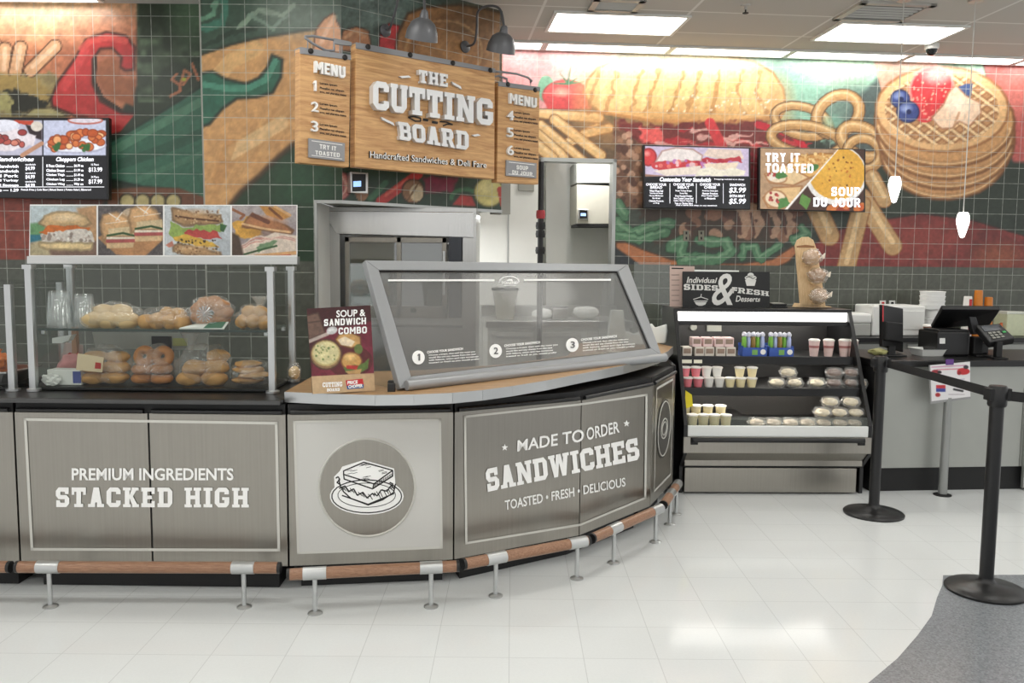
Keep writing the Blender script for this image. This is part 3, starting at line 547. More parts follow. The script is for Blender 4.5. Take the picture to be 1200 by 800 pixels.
    for P, w_ in ((((955, 240), (972, 276)), 22), (((1010, 232), (1046, 288)), 21), (((1010, 240), (992, 312)), 20), (((1022, 208), (1036, 234)), 17)): fry(P, w_, (196, 158, 110))
    # waffles
    W = [(1107, 176, 76, 58), (1110, 166, 79, 56), (1108, 156, 81, 54), (1107, 143, 82, 53)]
    for k, (a, b, c, d) in enumerate(W): t.ell(a, b, c, d, (206, 156, 104), edge=(120, 78, 48), ew=2.2); t.ring(a, b - 2, c - 4, d - 3, 3.5, (240, 208, 160), t0=.2, t1=3.0, a=.8); t.ring(a, b + 1, c - 6, d - 7, 3, (160, 108, 66), t0=.2, t1=3.0, a=.6)
    t.ell(1104, 128, 78, 50, (226, 182, 130), edge=(150, 100, 62), ew=2); t.ell(1104, 129, 66, 40, (190, 142, 98), soft=3)
    i = np.nonzero(((t.x - 1104) / 67) ** 2 + ((t.y - 128) / 41) ** 2 < 1)[0]; X = t.x[i] - 1104; Y = (t.y[i] - 128) * 1.35
    for q in ((X + Y) / 21, (X - Y) / 21):
        d = np.abs(q - np.round(q)) * 21; t._mix(i, (238, 206, 158), np.clip(2.6 - d * .9, 0, 1)); t._mix(i, (140, 96, 64), np.clip(1.2 - np.abs(d - 5) * .6, 0, .5))
    t.ell(1092, 104, 25, 27, (206, 56, 62), rot=.5, edge=(240, 150, 140), ew=2); t.ell(1086, 120, 17, 24, (214, 66, 70), rot=.2); t.glow(1098, 88, 22, 14, (245, 190, 180), .8); t.dots(60, (1070, 84, 1112, 140), 1.1, [(250, 205, 170), (240, 170, 150)], 2)
    for a, b, r in ((1055, 116, 11), (1064, 131, 13)): t.ell(a, b, r, r * .95, (62, 76, 132), edge=(34, 40, 76)); t.glow(a - 2, b - 4, r * .7, r * .5, (160, 175, 215), .8); t.ell(a + 1, b, 3, 3, (36, 44, 84))
    t.poly([(1118, 104), (1132, 98), (1140, 98), (1138, 112), (1128, 116)], (66, 84, 130), 1.5)
    t.poly([(1092, 138), (1098, 146), (1104, 151), (1116, 150), (1124, 142), (1136, 148), (1150, 132), (1148, 120), (1132, 112), (1120, 100), (1112, 108), (1106, 122)], (240, 208, 178), 2, edge=(170, 120, 90)); t.glow(1122, 124, 16, 14, (252, 232, 210), .8); t.line([(1118, 148), (1124, 132)], 3, (190, 140, 104), .7)
    t.glow(760, 50, 170, 40, (255, 240, 225), .35); t.glow(1000, 60, 220, 30, (235, 245, 225), .3)  # pale wash of the wall-side lights, painted into the mural's top edge
    zz = t.P[:, 2]; k = np.nonzero(zz < 1.6)[0]; t.c[k] = (88, 91, 82); t.rough(.12, 3, 9)
tile_m = painted_mat('mural_tile', tile=1, rough=.34)
zs = lambda z0, z1, s: np.concatenate([[0, .5], np.arange(z0, z1 + 1e-6, s), [CE]])
zr = np.unique(np.concatenate([[0, .6, 1.2], np.arange(1.30, 3.59, .0105), [2.585, CE]]))
ur = np.unique(np.concatenate([np.arange(0, 6.4, .0105), [1.2695, 1.9745]]))
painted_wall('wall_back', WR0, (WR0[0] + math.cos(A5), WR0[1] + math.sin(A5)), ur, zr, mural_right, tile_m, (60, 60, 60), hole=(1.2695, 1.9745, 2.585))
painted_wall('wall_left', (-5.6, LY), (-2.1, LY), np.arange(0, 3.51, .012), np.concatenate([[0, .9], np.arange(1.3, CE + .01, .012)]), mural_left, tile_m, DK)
za = np.concatenate([[0, .5], np.arange(.9, CE + .01, .012)])
def wall_mid():
    us = np.unique(np.concatenate([np.arange(0, .96, .011), [.782, CA[0] + 2.16]]))
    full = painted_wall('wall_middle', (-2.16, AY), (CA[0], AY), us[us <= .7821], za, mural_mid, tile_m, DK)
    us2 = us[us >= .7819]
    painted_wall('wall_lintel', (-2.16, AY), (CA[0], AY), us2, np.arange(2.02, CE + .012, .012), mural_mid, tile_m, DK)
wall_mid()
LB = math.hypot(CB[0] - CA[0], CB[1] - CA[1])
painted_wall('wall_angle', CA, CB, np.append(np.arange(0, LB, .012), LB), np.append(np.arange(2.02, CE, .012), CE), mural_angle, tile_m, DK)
WHITE = mat('white_paint', (222, 222, 216), .5, var=.03); GREYM = mat('grey_paint', (150, 150, 142), .5, var=.04)
# the box the mural turns on: underside, end cap, left return
uA = V(1, 0, 0); nB = V(-math.sin(A41), math.cos(A41), 0); uB = V(math.cos(A41), math.sin(A41), 0); CA3 = V(*CA, 0); CB3 = V(*CB, 0)
b0 = V(-1.378, AY + .012, 2.02)
struct(MB().slab([b0, V(CA[0] + .01, AY + .012, 2.02), V(*CB, 2.02) + nB * .012, V(*CB, 2.02) + nB * .9, V(-1.378, 7.6, 2.02)], V(0, 0, .03)), 'wall_soffit', GREYM)
struct(MB().slab([CB3 + V(0, 0, 2.0), CB3 + uB * .1 + V(0, 0, 2.0), CB3 + uB * .1 + V(0, 0, 2.3), CB3 + V(0, 0, 2.3)], nB * .14).slab([CB3 + V(0, 0, 2.3) - uB * .03, CB3 - uB * .004 + V(0, 0, 2.3), CB3 - uB * .004 + V(0, 0, CE), CB3 + V(0, 0, CE) - uB * .03], nB * 1.2), 'wall_end', GREYM)
struct(MB().box(-2.17, -2.15, AY + .002, LY, 0, CE), 'wall_return', GREYM)
trim_m = mat('steel_trim', (176, 178, 176), .35, .9)
struct(MB().box(-1.392, -1.374, AY - .012, AY + .01, .9, 2.03).slab([b0 + V(0, -.024, -.012), V(CA[0], AY - .012, 2.008), V(*CB, 2.008) - nB * .012, V(*CB, 2.008) + nB * .01, b0 + V(.19, .01, -.012), b0 + V(0, .01, -.012)], V(0, 0, .022)), 'trim_1', trim_m)
# kitchen behind: white boards beside the doorway
kw = MB(); kw.slab([RW(-.6, .03, 0), RW(1.255, .03, 0), RW(1.255, .03, 2.44), RW(-.6, .03, 2.44)], -WR.n * .025)
struct(kw, 'wall_kitchen', WHITE)
struct(MB().box(-1.40, -1.385, AY + .012, 8.2, 0, 2.02), 'wall_kitchen_left', WHITE)
seam = MB()
for u in (.62, .95): seam.slab([RW(u, .034, .95), RW(u + .012, .034, .95), RW(u + .012, .034, 2.44), RW(u, .034, 2.44)], WR.n * .004)
struct(seam, 'trim_2', trim_m)
# doorway and the room beyond it
f = MB()
for u0, u1, z0, z1 in ((1.262, 1.2855, 0, 2.6), (1.9585, 1.992, 0, 2.6), (1.262, 1.992, 2.565, 2.6)):
    f.slab([RW(u0, .02, z0), RW(u1, .02, z0), RW(u1, .02, z1), RW(u0, .02, z1)], -WR.n * .16)
struct(f, 'door_1', trim_m)
rm = MB()
rm.slab([RW(.6, -1.6, 0), RW(3, -1.6, 0), RW(3, -1.6, 2.9), RW(.6, -1.6, 2.9)], -WR.n * .05)
struct(rm, 'wall_back_room', WHITE)
rm = MB(); rm.slab([RW(1.19, -.16, 0), RW(1.19, -1.6, 0), RW(1.19, -1.6, 2.9), RW(1.19, -.16, 2.9)], V(-.04, 0, 0)); struct(rm, 'wall_back_room_left', WHITE)
rm = MB(); rm.slab([RW(2.5, -.16, 0), RW(2.5, -1.6, 0), RW(2.5, -1.6, 2.9), RW(2.5, -.16, 2.9)], V(.04, 0, 0)); struct(rm, 'wall_back_room_right', WHITE)
rm = MB(); rm.slab([RW(1.1, -.1, 2.9), RW(2.6, -.1, 2.9), RW(2.6, -1.7, 2.9), RW(1.1, -1.7, 2.9)], V(0, 0, .05)); struct(rm, 'ceiling_back_room', WHITE)
bd = VP(RW(0, -.62, 0), A5)
q = [bd.at(640, 180), bd.at(664, 180), bd.at(664, 420), bd.at(640, 420)]
pn = MB(); pn.slab(q, -bd.n * .5); struct(pn, 'wall_back_room_panel', WHITE)
l = bpy.data.lights.new('back_room_light', 'AREA'); l.energy = 11; l.size = .5; lo = link(bpy.data.objects.new('back_room_light', l)); lo.location = RW(1.9, -.75, 2.8)
# kitchen strip light behind the lintel
l = bpy.data.lights.new('kitchen_light', 'AREA'); l.shape = 'RECTANGLE'; l.energy = 13; l.size = .9; l.size_y = .2; lo = link(bpy.data.objects.new('kitchen_light', l)); lo.location = (-.55, 7.35, 1.99)

# ---- ceiling fittings
fr_m = mat('lamp_frame', (225, 225, 220), .5); lamp_m = mat('lamp_diffuser', (255, 253, 248), .6, var=0, emit=LAMP_E)
def ceiling_light(c, sx, sy, label, group, cat='ceiling light', rz=A5):
    t = thing('ceiling_light', label, cat, (c[0], c[1], CE), rz, group)
    m = MB(); h = .03
    for x0, x1, y0, y1 in ((-sx / 2 - h, sx / 2 + h, -sy / 2 - h, -sy / 2), (-sx / 2 - h, sx / 2 + h, sy / 2, sy / 2 + h), (-sx / 2 - h, -sx / 2, -sy / 2, sy / 2), (sx / 2, sx / 2 + h, -sy / 2, sy / 2)): m.box(x0, x1, y0, y1, -.018, -.001)
    m.build('frame', fr_m, t, local=True)
    MB().box(-sx / 2, sx / 2, -sy / 2, sy / 2, -.012, -.002).build('diffuser', lamp_m, t, local=True); return t
ceiling_light((.84, 7.32), 1.06, .53, 'lit rectangular ceiling panel above the long bun of the mural', 'troffers in the ceiling')
ceiling_light((3.20, 7.54), 1.06, .53, 'lit rectangular ceiling panel above the waffle mural, below the dark vent', 'troffers in the ceiling')
for j, (x, y) in enumerate([(-3.9, 4.9), (-1.5, 4.7), (.84, 4.9), (3.2, 5.1), (5.6, 5.3), (-3.9, 2.4), (-1.5, 2.4), (.84, 2.45), (3.2, 2.6), (5.6, 2.8), (-3.9, 0), (-1.5, 0), (.84, 0), (3.2, 0.1), (-1.5, -2.6), (.84, -2.6), (3.2, -2.6), (5.6, .2), (-3.9, -2.6)]):
    ceiling_light((x, y), 1.06, .53, 'lit rectangular ceiling panel out over the shop floor', 'troffers over the shop floor')
ww = ['above the fries and tomato of the mural', 'above the white-hot top of the painted bun', 'above the painted onion rings', 'above the painted strawberry, behind the dome camera', 'beyond the red end of the mural']
for j, (x0, x1) in enumerate(((-.15, .23), (.29, 1.41), (1.47, 2.55), (2.61, 3.70), (3.77, 4.85), (4.92, 5.3))):
    c = RW((x0 + x1) / 2 / math.cos(A5) + 1.0, .17, 0)
    ceiling_light(c, (x1 - x0), .22, ['short lit strip of the wall-side row, nearest the sign', 'lit wall-side strip light above the painted tomato', 'lit wall-side strip light above the right half of the painted bun', 'lit wall-side strip light above the teal paint, left of the dome camera', 'lit wall-side strip light right of the dome camera', 'lit wall-side strip light past the last panel'][j], 'strip lights along the back wall')
for x in (-4.9, -3.75): ceiling_light((x, 6.7), 1.06, .22, 'lit wall-side strip light above the red pepper mural', 'strip lights along the left wall', rz=0)
dark_m = mat('dark_recess', (34, 34, 33), .8); vent_m = mat('vent_metal', (190, 188, 182), .5, .3)
def vent(c, sx, sy, label):
    t = thing('ceiling_vent', label, 'vent', (c[0], c[1], CE), A5, 'vents in the ceiling')
    m = MB(); h = .05
    for x0, x1, y0, y1 in ((-sx, sx, -sy, -sy + h), (-sx, sx, sy - h, sy), (-sx, -sx + h, -sy, sy), (sx - h, sx, -sy, sy)): m.box(x0, x1, y0, y1, -.02, -.001)
    m.build('frame', vent_m, t, local=True); MB().box(-sx + h, sx - h, -sy + h, sy - h, -.006, -.001).build('opening', dark_m, t, local=True)
    m = MB()
    for k in range(1, 6):
        y = -sy + h + (2 * sy - 2 * h) * k / 6; m.slab([V(-sx + h, y - .004, -.006), V(sx - h, y - .004, -.006), V(sx - h, y + .006, -.02), V(-sx + h, y + .006, -.02)], V(0, .003, .003))
    m.build('louvres', vent_m, t, local=True)
p = atz(1035, 13, CE); vent(p, .3, .24, 'square dark ceiling vent above the waffle mural, behind its lit panel')
p = atz(722, 5, CE); vent(p, .2, .16, 'grey ceiling vent above the lit panel over the bun mural')
p = atz(874, 6, CE); t = thing('sprinkler', 'small dark sprinkler head between the two lit ceiling panels', 'sprinkler', p)
MB().lathe([(.04, 0), (.038, -.008), (.012, -.012), (.012, -.035)], n=16).build('escutcheon', vent_m, t, local=True); MB().lathe([(.006, -.035), (.006, -.055), (.024, -.058), (.024, -.062)], n=12).build('deflector', dark_m, t, local=True)
p = atz(1092, 52, CE); t = thing('dome_camera', 'small white dome security camera with a black eye on the ceiling', 'camera', p)
MB().lathe([(.062, 0), (.062, -.03), (.055, -.045)], n=24).build('housing', mat('white_plastic', (228, 226, 220), .4), t, local=True, smooth=True)
MB().lathe([(.05, -.045), (.045, -.07), (.03, -.09), (.012, -.098)], n=24).build('dome', mat('smoked_dome', (22, 22, 24), .08), t, local=True, smooth=True)
# ================================================================ THE COUNTER
def steel(name, col, rough, sx=(60, 60, 1.2)):
    m = mat(name, col, rough, 1.0, var=.09, vscale=1.6, stretch=sx)
    return m
STEEL = steel('brushed_steel', (160, 156, 148), .32); STEEL2 = steel('bright_steel', (205, 205, 202), .28, (2, 2, 60))
BLACK = mat('black_plastic', (24, 24, 25), .35); BLKM = mat('black_matt', (20, 20, 21), .6); ALU = mat('satin_aluminium', (196, 198, 198), .32, .85, var=.03)
DECAL = mat('white_vinyl', (252, 252, 250), .5, var=.02); DECALF = mat('thin_border_vinyl', (206, 205, 198), .5, var=.02); FROST = clear('frosted_vinyl', (244, 243, 238), .82, .3, gloss=.02)
INK = mat('black_ink', (26, 24, 22), .5, var=.02)
def wood(name, c1, c2, stretch, rough=.4, scale=6.0):
    m = bpy.data.materials.new(name); m.use_nodes = True; nt = m.node_tree; b = nt.nodes['Principled BSDF']
    tc = nt.nodes.new('ShaderNodeTexCoord'); mp = nt.nodes.new('ShaderNodeMapping'); mp.inputs['Scale'].default_value = stretch; nt.links.new(tc.outputs['Object'], mp.inputs['Vector'])
    n = nt.nodes.new('ShaderNodeTexNoise'); n.inputs['Scale'].default_value = scale; n.inputs['Detail'].default_value = 8; n.inputs['Roughness'].default_value = .65; n.inputs['Distortion'].default_value = .6; nt.links.new(mp.outputs['Vector'], n.inputs['Vector'])
    cr = nt.nodes.new('ShaderNodeValToRGB'); cr.color_ramp.elements[0].position = .3; cr.color_ramp.elements[1].position = .7; cr.color_ramp.elements[0].color = rgba(c1); cr.color_ramp.elements[1].color = rgba(c2)
    nt.links.new(n.outputs['Fac'], cr.inputs[0]); nt.links.new(cr.outputs[0], b.inputs['Base Color']); b.inputs['Roughness'].default_value = rough; return m
OAK = wood('oak_top', (150, 114, 78), (192, 156, 112), (1.2, 14, 14)); RAILW = wood('rail_wood', (126, 90, 68), (172, 132, 104), (3, 30, 30), .35)
K = [(-3.4, 4.02), (-2.375, 4.02), (-1.071, 4.012), (-.28, 4.125), (.376, 4.52), (.853, 5.095), (1.097, 5.678)]
KI = [(-3.4, 4.72), (-2.375, 4.72), (-1.071, 4.72), (-.5, 4.78), (-.02, 5.0), (.34, 5.42), (.52, 5.8)]
def face(i, p=None):
    a = math.atan2(K[i + 1][1] - K[i][1], K[i + 1][0] - K[i][0]); return VP(K[i], a)
def border(mb, pts, surf, wpx, lift=.0035):
    n = len(pts)
    for i in range(n - 1):
        a = np.asarray(pts[i], float); b = np.asarray(pts[i + 1], float); d = b - a; d /= np.linalg.norm(d); nn = np.array([-d[1], d[0]]) * wpx / 2; a = a - d * wpx * .45; b = b + d * wpx * .45
        cs = [a - nn, b - nn, b + nn, a + nn]; mid = (a + b) / 2; s_ = surf(mid[0]) if callable(surf) else surf
        mb.slab([s_.at(*c) + s_.n * lift for c in cs], s_.n * .0006)
def counter_unit(i0, i1, splits, label, zt=.895):
    """splits: list of lists of plan points; each neighbouring pair is one steel panel"""
    t = thing('counter_unit', label, 'counter', (*K[i0], 0)); 
    plan = [K[i] for i in range(i0, i1 + 1)]; ins = [KI[i] for i in range(i0, i1 + 1)]
    def sh(p, k):  # pull towards the inner side
        c = np.mean(ins, axis=0); d = c - np.asarray(p); return tuple(np.asarray(p) + d / np.linalg.norm(d) * k)
    MB().prism([sh(p, .012) for p in plan] + ins[::-1], .13, .925).build('cabinet_body', BLKM, t)
    MB().prism([sh(p, .10) for p in plan] + [sh(p, .06) for p in ins[::-1]], .001, .129).build('kick_plate', BLKM, t)
    for a, b in zip(splits[:-1], splits[1:]):
        A = V(*a, 0); B = V(*b, 0); d = (B - A) / np.linalg.norm(B - A); n = V(d[1], -d[0], 0); g = .004
        MB().slab([A + d * g + V(0, 0, .135), B - d * g + V(0, 0, .135), B - d * g + V(0, 0, zt - .018), A + d * g + V(0, 0, zt - .018)], -n * .012).build('panel', STEEL, t, bevel=.002)
        MB().tube([A + d * .02 + n * .006 + V(0, 0, zt - .006), B - d * .02 + n * .006 + V(0, 0, zt - .006)], .011, 10).build('bumper', BLACK, t, smooth=True)
    return t
S0, S1, S2, S3, S4, S5 = [face(i) for i in range(6)]
SC = lambda x: S3 if x < 679.3 else S4
counter_unit(0, 1, [K[0], K[1]], 'steel counter unit cut by the left edge, beside the STACKED HIGH panels')
u1 = counter_unit(1, 2, [K[1], (-1.731, 4.016), K[2]], 'steel counter unit with two panels lettered PREMIUM INGREDIENTS STACKED HIGH')
mb = MB(); border(mb, [(30, 491), (324, 495.5), (327, 644), (38, 643), (30, 491)], S1, 3.2); mb.build('border', DECALF, u1)
mb = MB(); rect_text(mb, 'PREMIUM INGREDIENTS', 84.5, 548, 274, 562.5, S1, bold=.024, lift=.004); mb.build('lettering', DECAL, u1)
mb = MB(); slab_text(mb, 'STACKED HIGH', ((66, 570.5), (292, 571), (292, 594), (66, 593.5)), S1, lift=.004, gap=1.3); mb.build('lettering', DECAL, u1)
u2 = counter_unit(2, 3, [K[2], K[3]], 'steel counter unit with a sandwich drawing in a circle')
mb = MB(); border(mb, [(345, 494), (515.5, 491.5), (517.5, 641), (349.5, 647.5), (345, 494)], S2, 2.6)
circ = [S2.at(430 + 56.5 * math.cos(k), 571 + 57 * math.sin(k)) for k in np.linspace(0, 2 * math.pi, 49)[:-1]]
mb.tube([c + S2.n * .003 for c in circ], .006, 4, closed=True); mb.build('border', DECALF, u2)
sq = []
for k in range(48):
    a = 2 * math.pi * k / 48; c, s_ = math.cos(a), math.sin(a); m_ = max(abs(c), abs(s_)); a_, b_ = (c / m_ + 1) / 2, (s_ / m_ + 1) / 2
    q = (np.array([345, 494]) * (1 - a_) + np.array([515.5, 491.5]) * a_) * (1 - b_) + (np.array([349.5, 647.5]) * (1 - a_) + np.array([517.5, 641]) * a_) * b_; sq.append(S2.at(*q) + S2.n * .0015)
mb = MB(); mb.add([c + S2.n * .0015 for c in circ] + sq, [(k, (k + 1) % 48, 48 + (k + 1) % 48, 48 + k) for k in range(48)]); mb.build('frosted_sheet', FROST, u2)
# the sandwich drawing: white shape, then ink lines
Zs = lambda *p: [(320 + x * .33766, 450 + y * .3375) for x, y in p]
def flat(mb, P, s_, lift): mb.slab([s_.at(*q) + s_.n * lift for q in P], s_.n * .0004)
def inkline(mb, P, s_, wpx=1.0, lift=.006):
    for a, b in zip(P[:-1], P[1:]):
        a = np.asarray(a, float); b = np.asarray(b, float); d = b - a; L = np.linalg.norm(d)
        if L < 1e-6: continue
        d /= L; nn = np.array([-d[1], d[0]]) * wpx / 2; flat(mb, [a - nn - d * .2, b - nn + d * .2, b + nn + d * .2, a + nn - d * .2], s_, lift)
EL = lambda cx, cy, rx, ry, n=30, t0=0, t1=2 * math.pi: [(cx + rx * math.cos(k), cy + ry * math.sin(k)) for k in np.linspace(t0, t1, n)]
mb = MB(); flat(mb, Zs(*EL(325, 388, 128, 64)[:-1]), S2, .0045)
flat(mb, Zs((232, 300), (240, 285), (315, 262), (420, 292), (425, 350), (430, 370), (350, 430), (215, 390), (212, 320)), S2, .005); mb.build('sandwich_drawing', DECAL, u2)
mb = MB(); inkline(mb, Zs(*EL(325, 388, 121, 57)), S2, 1.3); inkline(mb, Zs(*EL(325, 384, 100, 42)), S2, .8)
for P in (((245, 300), (315, 270), (415, 298), (350, 345), (245, 312), (245, 300)), ((245, 312), (247, 328), (345, 362), (415, 318), (415, 298)), ((350, 345), (346, 362)), ((228, 330), (235, 355), (245, 372), (270, 395), (330, 418), (380, 400), (418, 375), (425, 345)),
          ((230, 360), (250, 352), (262, 372), (280, 362), (292, 384), (312, 374), (326, 394), (345, 378), (362, 386), (375, 366), (395, 370), (410, 350), (422, 352)), ((240, 385), (330, 416), (420, 378)), ((218, 325), (226, 320), (232, 330), (222, 340), (234, 348)), ((405, 340), (416, 345), (412, 356), (424, 360))): inkline(mb, Zs(*P), S2, 1.5)
g = random.Random(4)
for cx, cy in ((320, 283), (275, 303), (320, 325), (375, 303)):
    for k in range(5): x = cx + g.uniform(-14, 14); y = cy + g.uniform(-7, 7); inkline(mb, Zs((x - 8, y + 2), (x + 8, y - 2)), S2, .5)
for k in range(13): x = 352 + k * 5; inkline(mb, Zs((x, 360 - k * 3.4), (x + 2, 345 - k * 3.2)), S2, .8)
for k in range(26): x = 240 + k * 7; y = 400 - 30 * abs((k - 13) / 13) + g.uniform(-6, 6); inkline(mb, Zs((x, y - 14), (x + 7, y + g.uniform(-8, 2))), S2, .9)
mb.build('sandwich_ink', INK, u2)
u3 = counter_unit(3, 5, [K[3], K[4], K[5]], 'curved steel counter unit lettered MADE TO ORDER SANDWICHES')
mb = MB(); border(mb, [(544.5, 488), (679, 473.5)], S3, 2.6); border(mb, [(679.5, 473.5), (757, 462.5), (755.5, 583)], S4, 2.4); border(mb, [(755.5, 583), (679.5, 614.5)], S4, 2.4); border(mb, [(679, 614.5), (546, 636), (544.5, 488)], S3, 2.6); mb.build('border', DECALF, u3)
mb = MB(); fit_text(mb, 'MADE TO', ((606, 515.5), (683.5, 502), (683.5, 517), (605.5, 529)), SC, bold=.018, lift=.004); fit_text(mb, 'ORDER', ((686.5, 501), (724.5, 493), (725.5, 506.5), (687, 516)), SC, bold=.018, lift=.004); mb.build('lettering', DECAL, u3)
mb = MB(); slab_text(mb, 'SANDWICHES', ((568, 549.5), (746.5, 512.5), (749, 538), (570.5, 576)), SC, lift=.004, gap=.8); mb.build('lettering', DECAL, u3)
mb = MB(); fit_text(mb, 'TOASTED • FRESH • DELICIOUS', ((591, 586), (732, 559), (732.5, 569.5), (591.5, 597.5)), SC, bold=.018, lift=.004); mb.build('lettering', DECAL, u3); mb = MB()
for cx, cy in ((591, 524), (733.5, 496)):
    s_ = SC(cx); flat(mb, [(cx + (4 if k % 2 == 0 else 1.7) * math.sin(k * math.pi / 5), cy - (4.2 if k % 2 == 0 else 1.8) * math.cos(k * math.pi / 5)) for k in range(10)], s_, .004)
mb.build('stars', DECAL, u3)
u4 = counter_unit(5, 6, [K[5], K[6]], 'narrow end counter unit with a dark round badge, nearest the chilled case')
mid = (V(*K[5], 0) + V(*K[6], 0)) / 2; d5 = S5.u; cc = mid + V(0, 0, .56) + S5.n * .003
mb = MB(); a_, b_ = -.25, .25; 
for u0, u1_, z0, z1 in ((-.24, .24, .84, .855), (-.24, .24, .2, .215), (-.24, -.228, .2, .855), (.228, .24, .2, .855)): mb.slab([mid + d5 * u0 + V(0, 0, z0) + S5.n * .003, mid + d5 * u1_ + V(0, 0, z0) + S5.n * .003, mid + d5 * u1_ + V(0, 0, z1) + S5.n * .003, mid + d5 * u0 + V(0, 0, z1) + S5.n * .003], S5.n * .0006)
mb.build('border', DECALF, u4)
mb = MB().slab([cc + d5 * .19 * math.cos(k) + V(0, 0, .19 * math.sin(k)) for k in np.linspace(0, 2 * math.pi, 37)[:-1]], S5.n * .001); mb.build('badge', mat('badge_dark', (70, 68, 64), .5), u4)
mb = MB()
for r0 in (.175, .09, .06): mb.tube([cc + S5.n * .002 + d5 * r0 * math.cos(k) + V(0, 0, r0 * (1 if r0 > .1 else .7) * math.sin(k)) for k in np.linspace(0, 2 * math.pi, 25)[:-1]], .004, 4, closed=True)
mb.build('badge_rings', DECALF, u4)
# black end board of the counter
t = thing('end_board', 'black end board closing the counter beside the chilled case', 'counter end', (1.1, 5.7, 0))
MB().slab([V(1.102, 5.69, .02), V(1.15, 6.5, .02), V(1.15, 6.5, .93), V(1.102, 5.69, .93)], V(-.03, 0, 0)).build('board', BLKM, t, bevel=.003)
MB().box(1.08, 1.12, 5.75, 6.45, 0, .0195).build('foot', BLACK, t)

# worktops
t = thing('worktop', 'long black worktop under the glass display cases on the left', 'worktop', (-2.2, 4.3, .926))
MB().prism([(-3.4, 3.99), (-1.09, 3.985), (-1.09, 4.74), (-3.4, 4.74)], .926, .95).build('slab', BLACK, t, bevel=.006); MB().box(-3.4, -1.09, 3.974, 3.984, .93, .948).build('edge_strip', mat('dark_steel', (84, 84, 84), .4, .6), t)
edge = [(334, 471, .932), (385, 473.5, .935), (440, 475, .94), (485, 474.5, .944), (530, 472.5, .95), (565, 469, .954), (600, 464, .957), (640, 457, .961), (680, 448.5, .964), (705, 443.5, .966), (730, 438, .968), (752, 432, .969), (770, 426, .97), (782, 420, .97), (788, 414, .97)]
EP = [atz(*e) for e in edge]; thk = .05
inner = [V(.95, 6.75, .97), V(.5, 6.3, .965), V(.36, 5.5, .96), (V(-.02, 5.06, .955)), V(-.5, 4.82, .945), V(-1.085, 4.74, .932)]
t = thing('worktop', 'curved wooden worktop with a steel edge under the big slanted glass guard', 'worktop', (-.2, 4.6, .95))
MB().slab(EP + inner, V(0, 0, thk)).build('slab', OAK, t)
mb = MB(); n = len(EP)
for i in range(n - 1):
    a, b = EP[i], EP[i + 1]; d = (b - a) / np.linalg.norm(b - a); o_ = V(d[1], -d[0], 0) * .004; mb.slab([a + o_ * .1, b + o_ * .1, b + o_ * .1 + V(0, 0, thk), a + o_ * .1 + V(0, 0, thk)], o_)
mb.build('edge_strip', ALU, t)

# foot rails
ZR = .19
def foot_rail(ends, feet, label):
    A = atz(*ends[0], ZR); B = atz(*ends[1], ZR); t = thing('foot_rail', label, 'foot rail', (*((A + B) / 2)[:2], 0), 0, 'foot rails along the counter')
    d = (B - A) / np.linalg.norm(B - A); L = np.linalg.norm(B - A)
    MB().tube([A + d * .012, B - d * .012], .027, 16).build('rail', RAILW, t, smooth=True); 
    for a, b in ((A, A + d * .014), (B - d * .014, B)): MB().tube([a, b], .0275, 14).build('end_cap', BLACK, t, smooth=True)
    for fx, fy in feet:
        q = atz(fx, fy, 0); k = min(max((q - A) @ d, .06), L - .06); c = A + d * k; 
        MB().tube([c - d * .052, c + d * .052], .0295, 16).build('clamp', ALU, t, smooth=True)
        MB().lathe([(.011, .004), (.011, .17)], (c[0], c[1], 0), 12).build('post', ALU, t, smooth=True)
        MB().lathe([(.034, 0), (.034, .004), (.026, .009), (.012, .012)], (c[0], c[1], .0005), 18).build('flange', ALU, t, smooth=True)
foot_rail(((-120, 662), (13, 664)), [(-60, 704)], 'short piece of wooden foot rail cut by the left edge')
foot_rail(((19, 664), (329, 665)), [(68, 704), (288, 709)], 'wooden foot rail below the STACKED HIGH panels')
foot_rail(((336, 673), (538, 663)), [(371, 708), (503, 699)], 'wooden foot rail below the sandwich drawing')
foot_rail(((542, 661), (690, 633)), [(569, 690), (662, 670)], 'wooden foot rail below SAND of the SANDWICHES lettering')
foot_rail(((693, 631), (775, 595)), [(706, 656), (758, 632)], 'wooden foot rail below ORDER and DELICIOUS, right half of the curve')
foot_rail(((777, 592), (795, 566)), [(780, 614), (790, 594)], 'shortest wooden foot rail, below the narrow end unit')

# ---- the slanted glass guard
BL = atz(472, 454, 1.01); BR = atz(778, 419, 1.03); dx, dy = (BR - BL)[:2]
kL = ray(428, 305); kR = ray(735, 310); kL = kL[0] / kL[1]; kR = kR[0] / kR[1]; YL = (dx - kR * dy) / (kR - kL)
TLg = aty(428, 305, YL); aG = math.atan2(dy, dx); hG = np.array([math.sin(aG), -math.cos(aG), 0]); wv = TLg - BL
SG = VP(BL, aG, 0, math.atan2(-(hG @ wv), wv[2]))
GREYF = mat('guard_grey', (158, 160, 162), .38, .35, var=.03)
t = thing('glass_guard', 'big slanted glass guard in a grey frame on the wooden worktop', 'food guard', ((BL + BR) / 2) * V(1, 1, 0) + V(0, 0, 1.0))
o4 = [(428, 304.5), (736, 309.5), (776, 417), (469, 455)]; i4 = [(444, 316), (724.5, 317.5), (763, 408), (482, 441)]
sides = ['top_bar', 'side_bar', 'bottom_bar', 'side_bar']
for k in range(4):
    j = (k + 1) % 4; MB().slab([SG.at(*o4[k]), SG.at(*o4[j]), SG.at(*i4[j]), SG.at(*i4[k])], -SG.n * .04).build(sides[k], GREYF, t, bevel=.004)
guard_glass = clear('guard_glass', (172, 172, 170), .36, .08, .97, gloss=.0)
MB().slab([SG.at(*q) - SG.n * .02 for q in ((442, 314.5), (726, 316), (765, 410), (480, 443))], -SG.n * .005).build('pane', guard_glass, t)
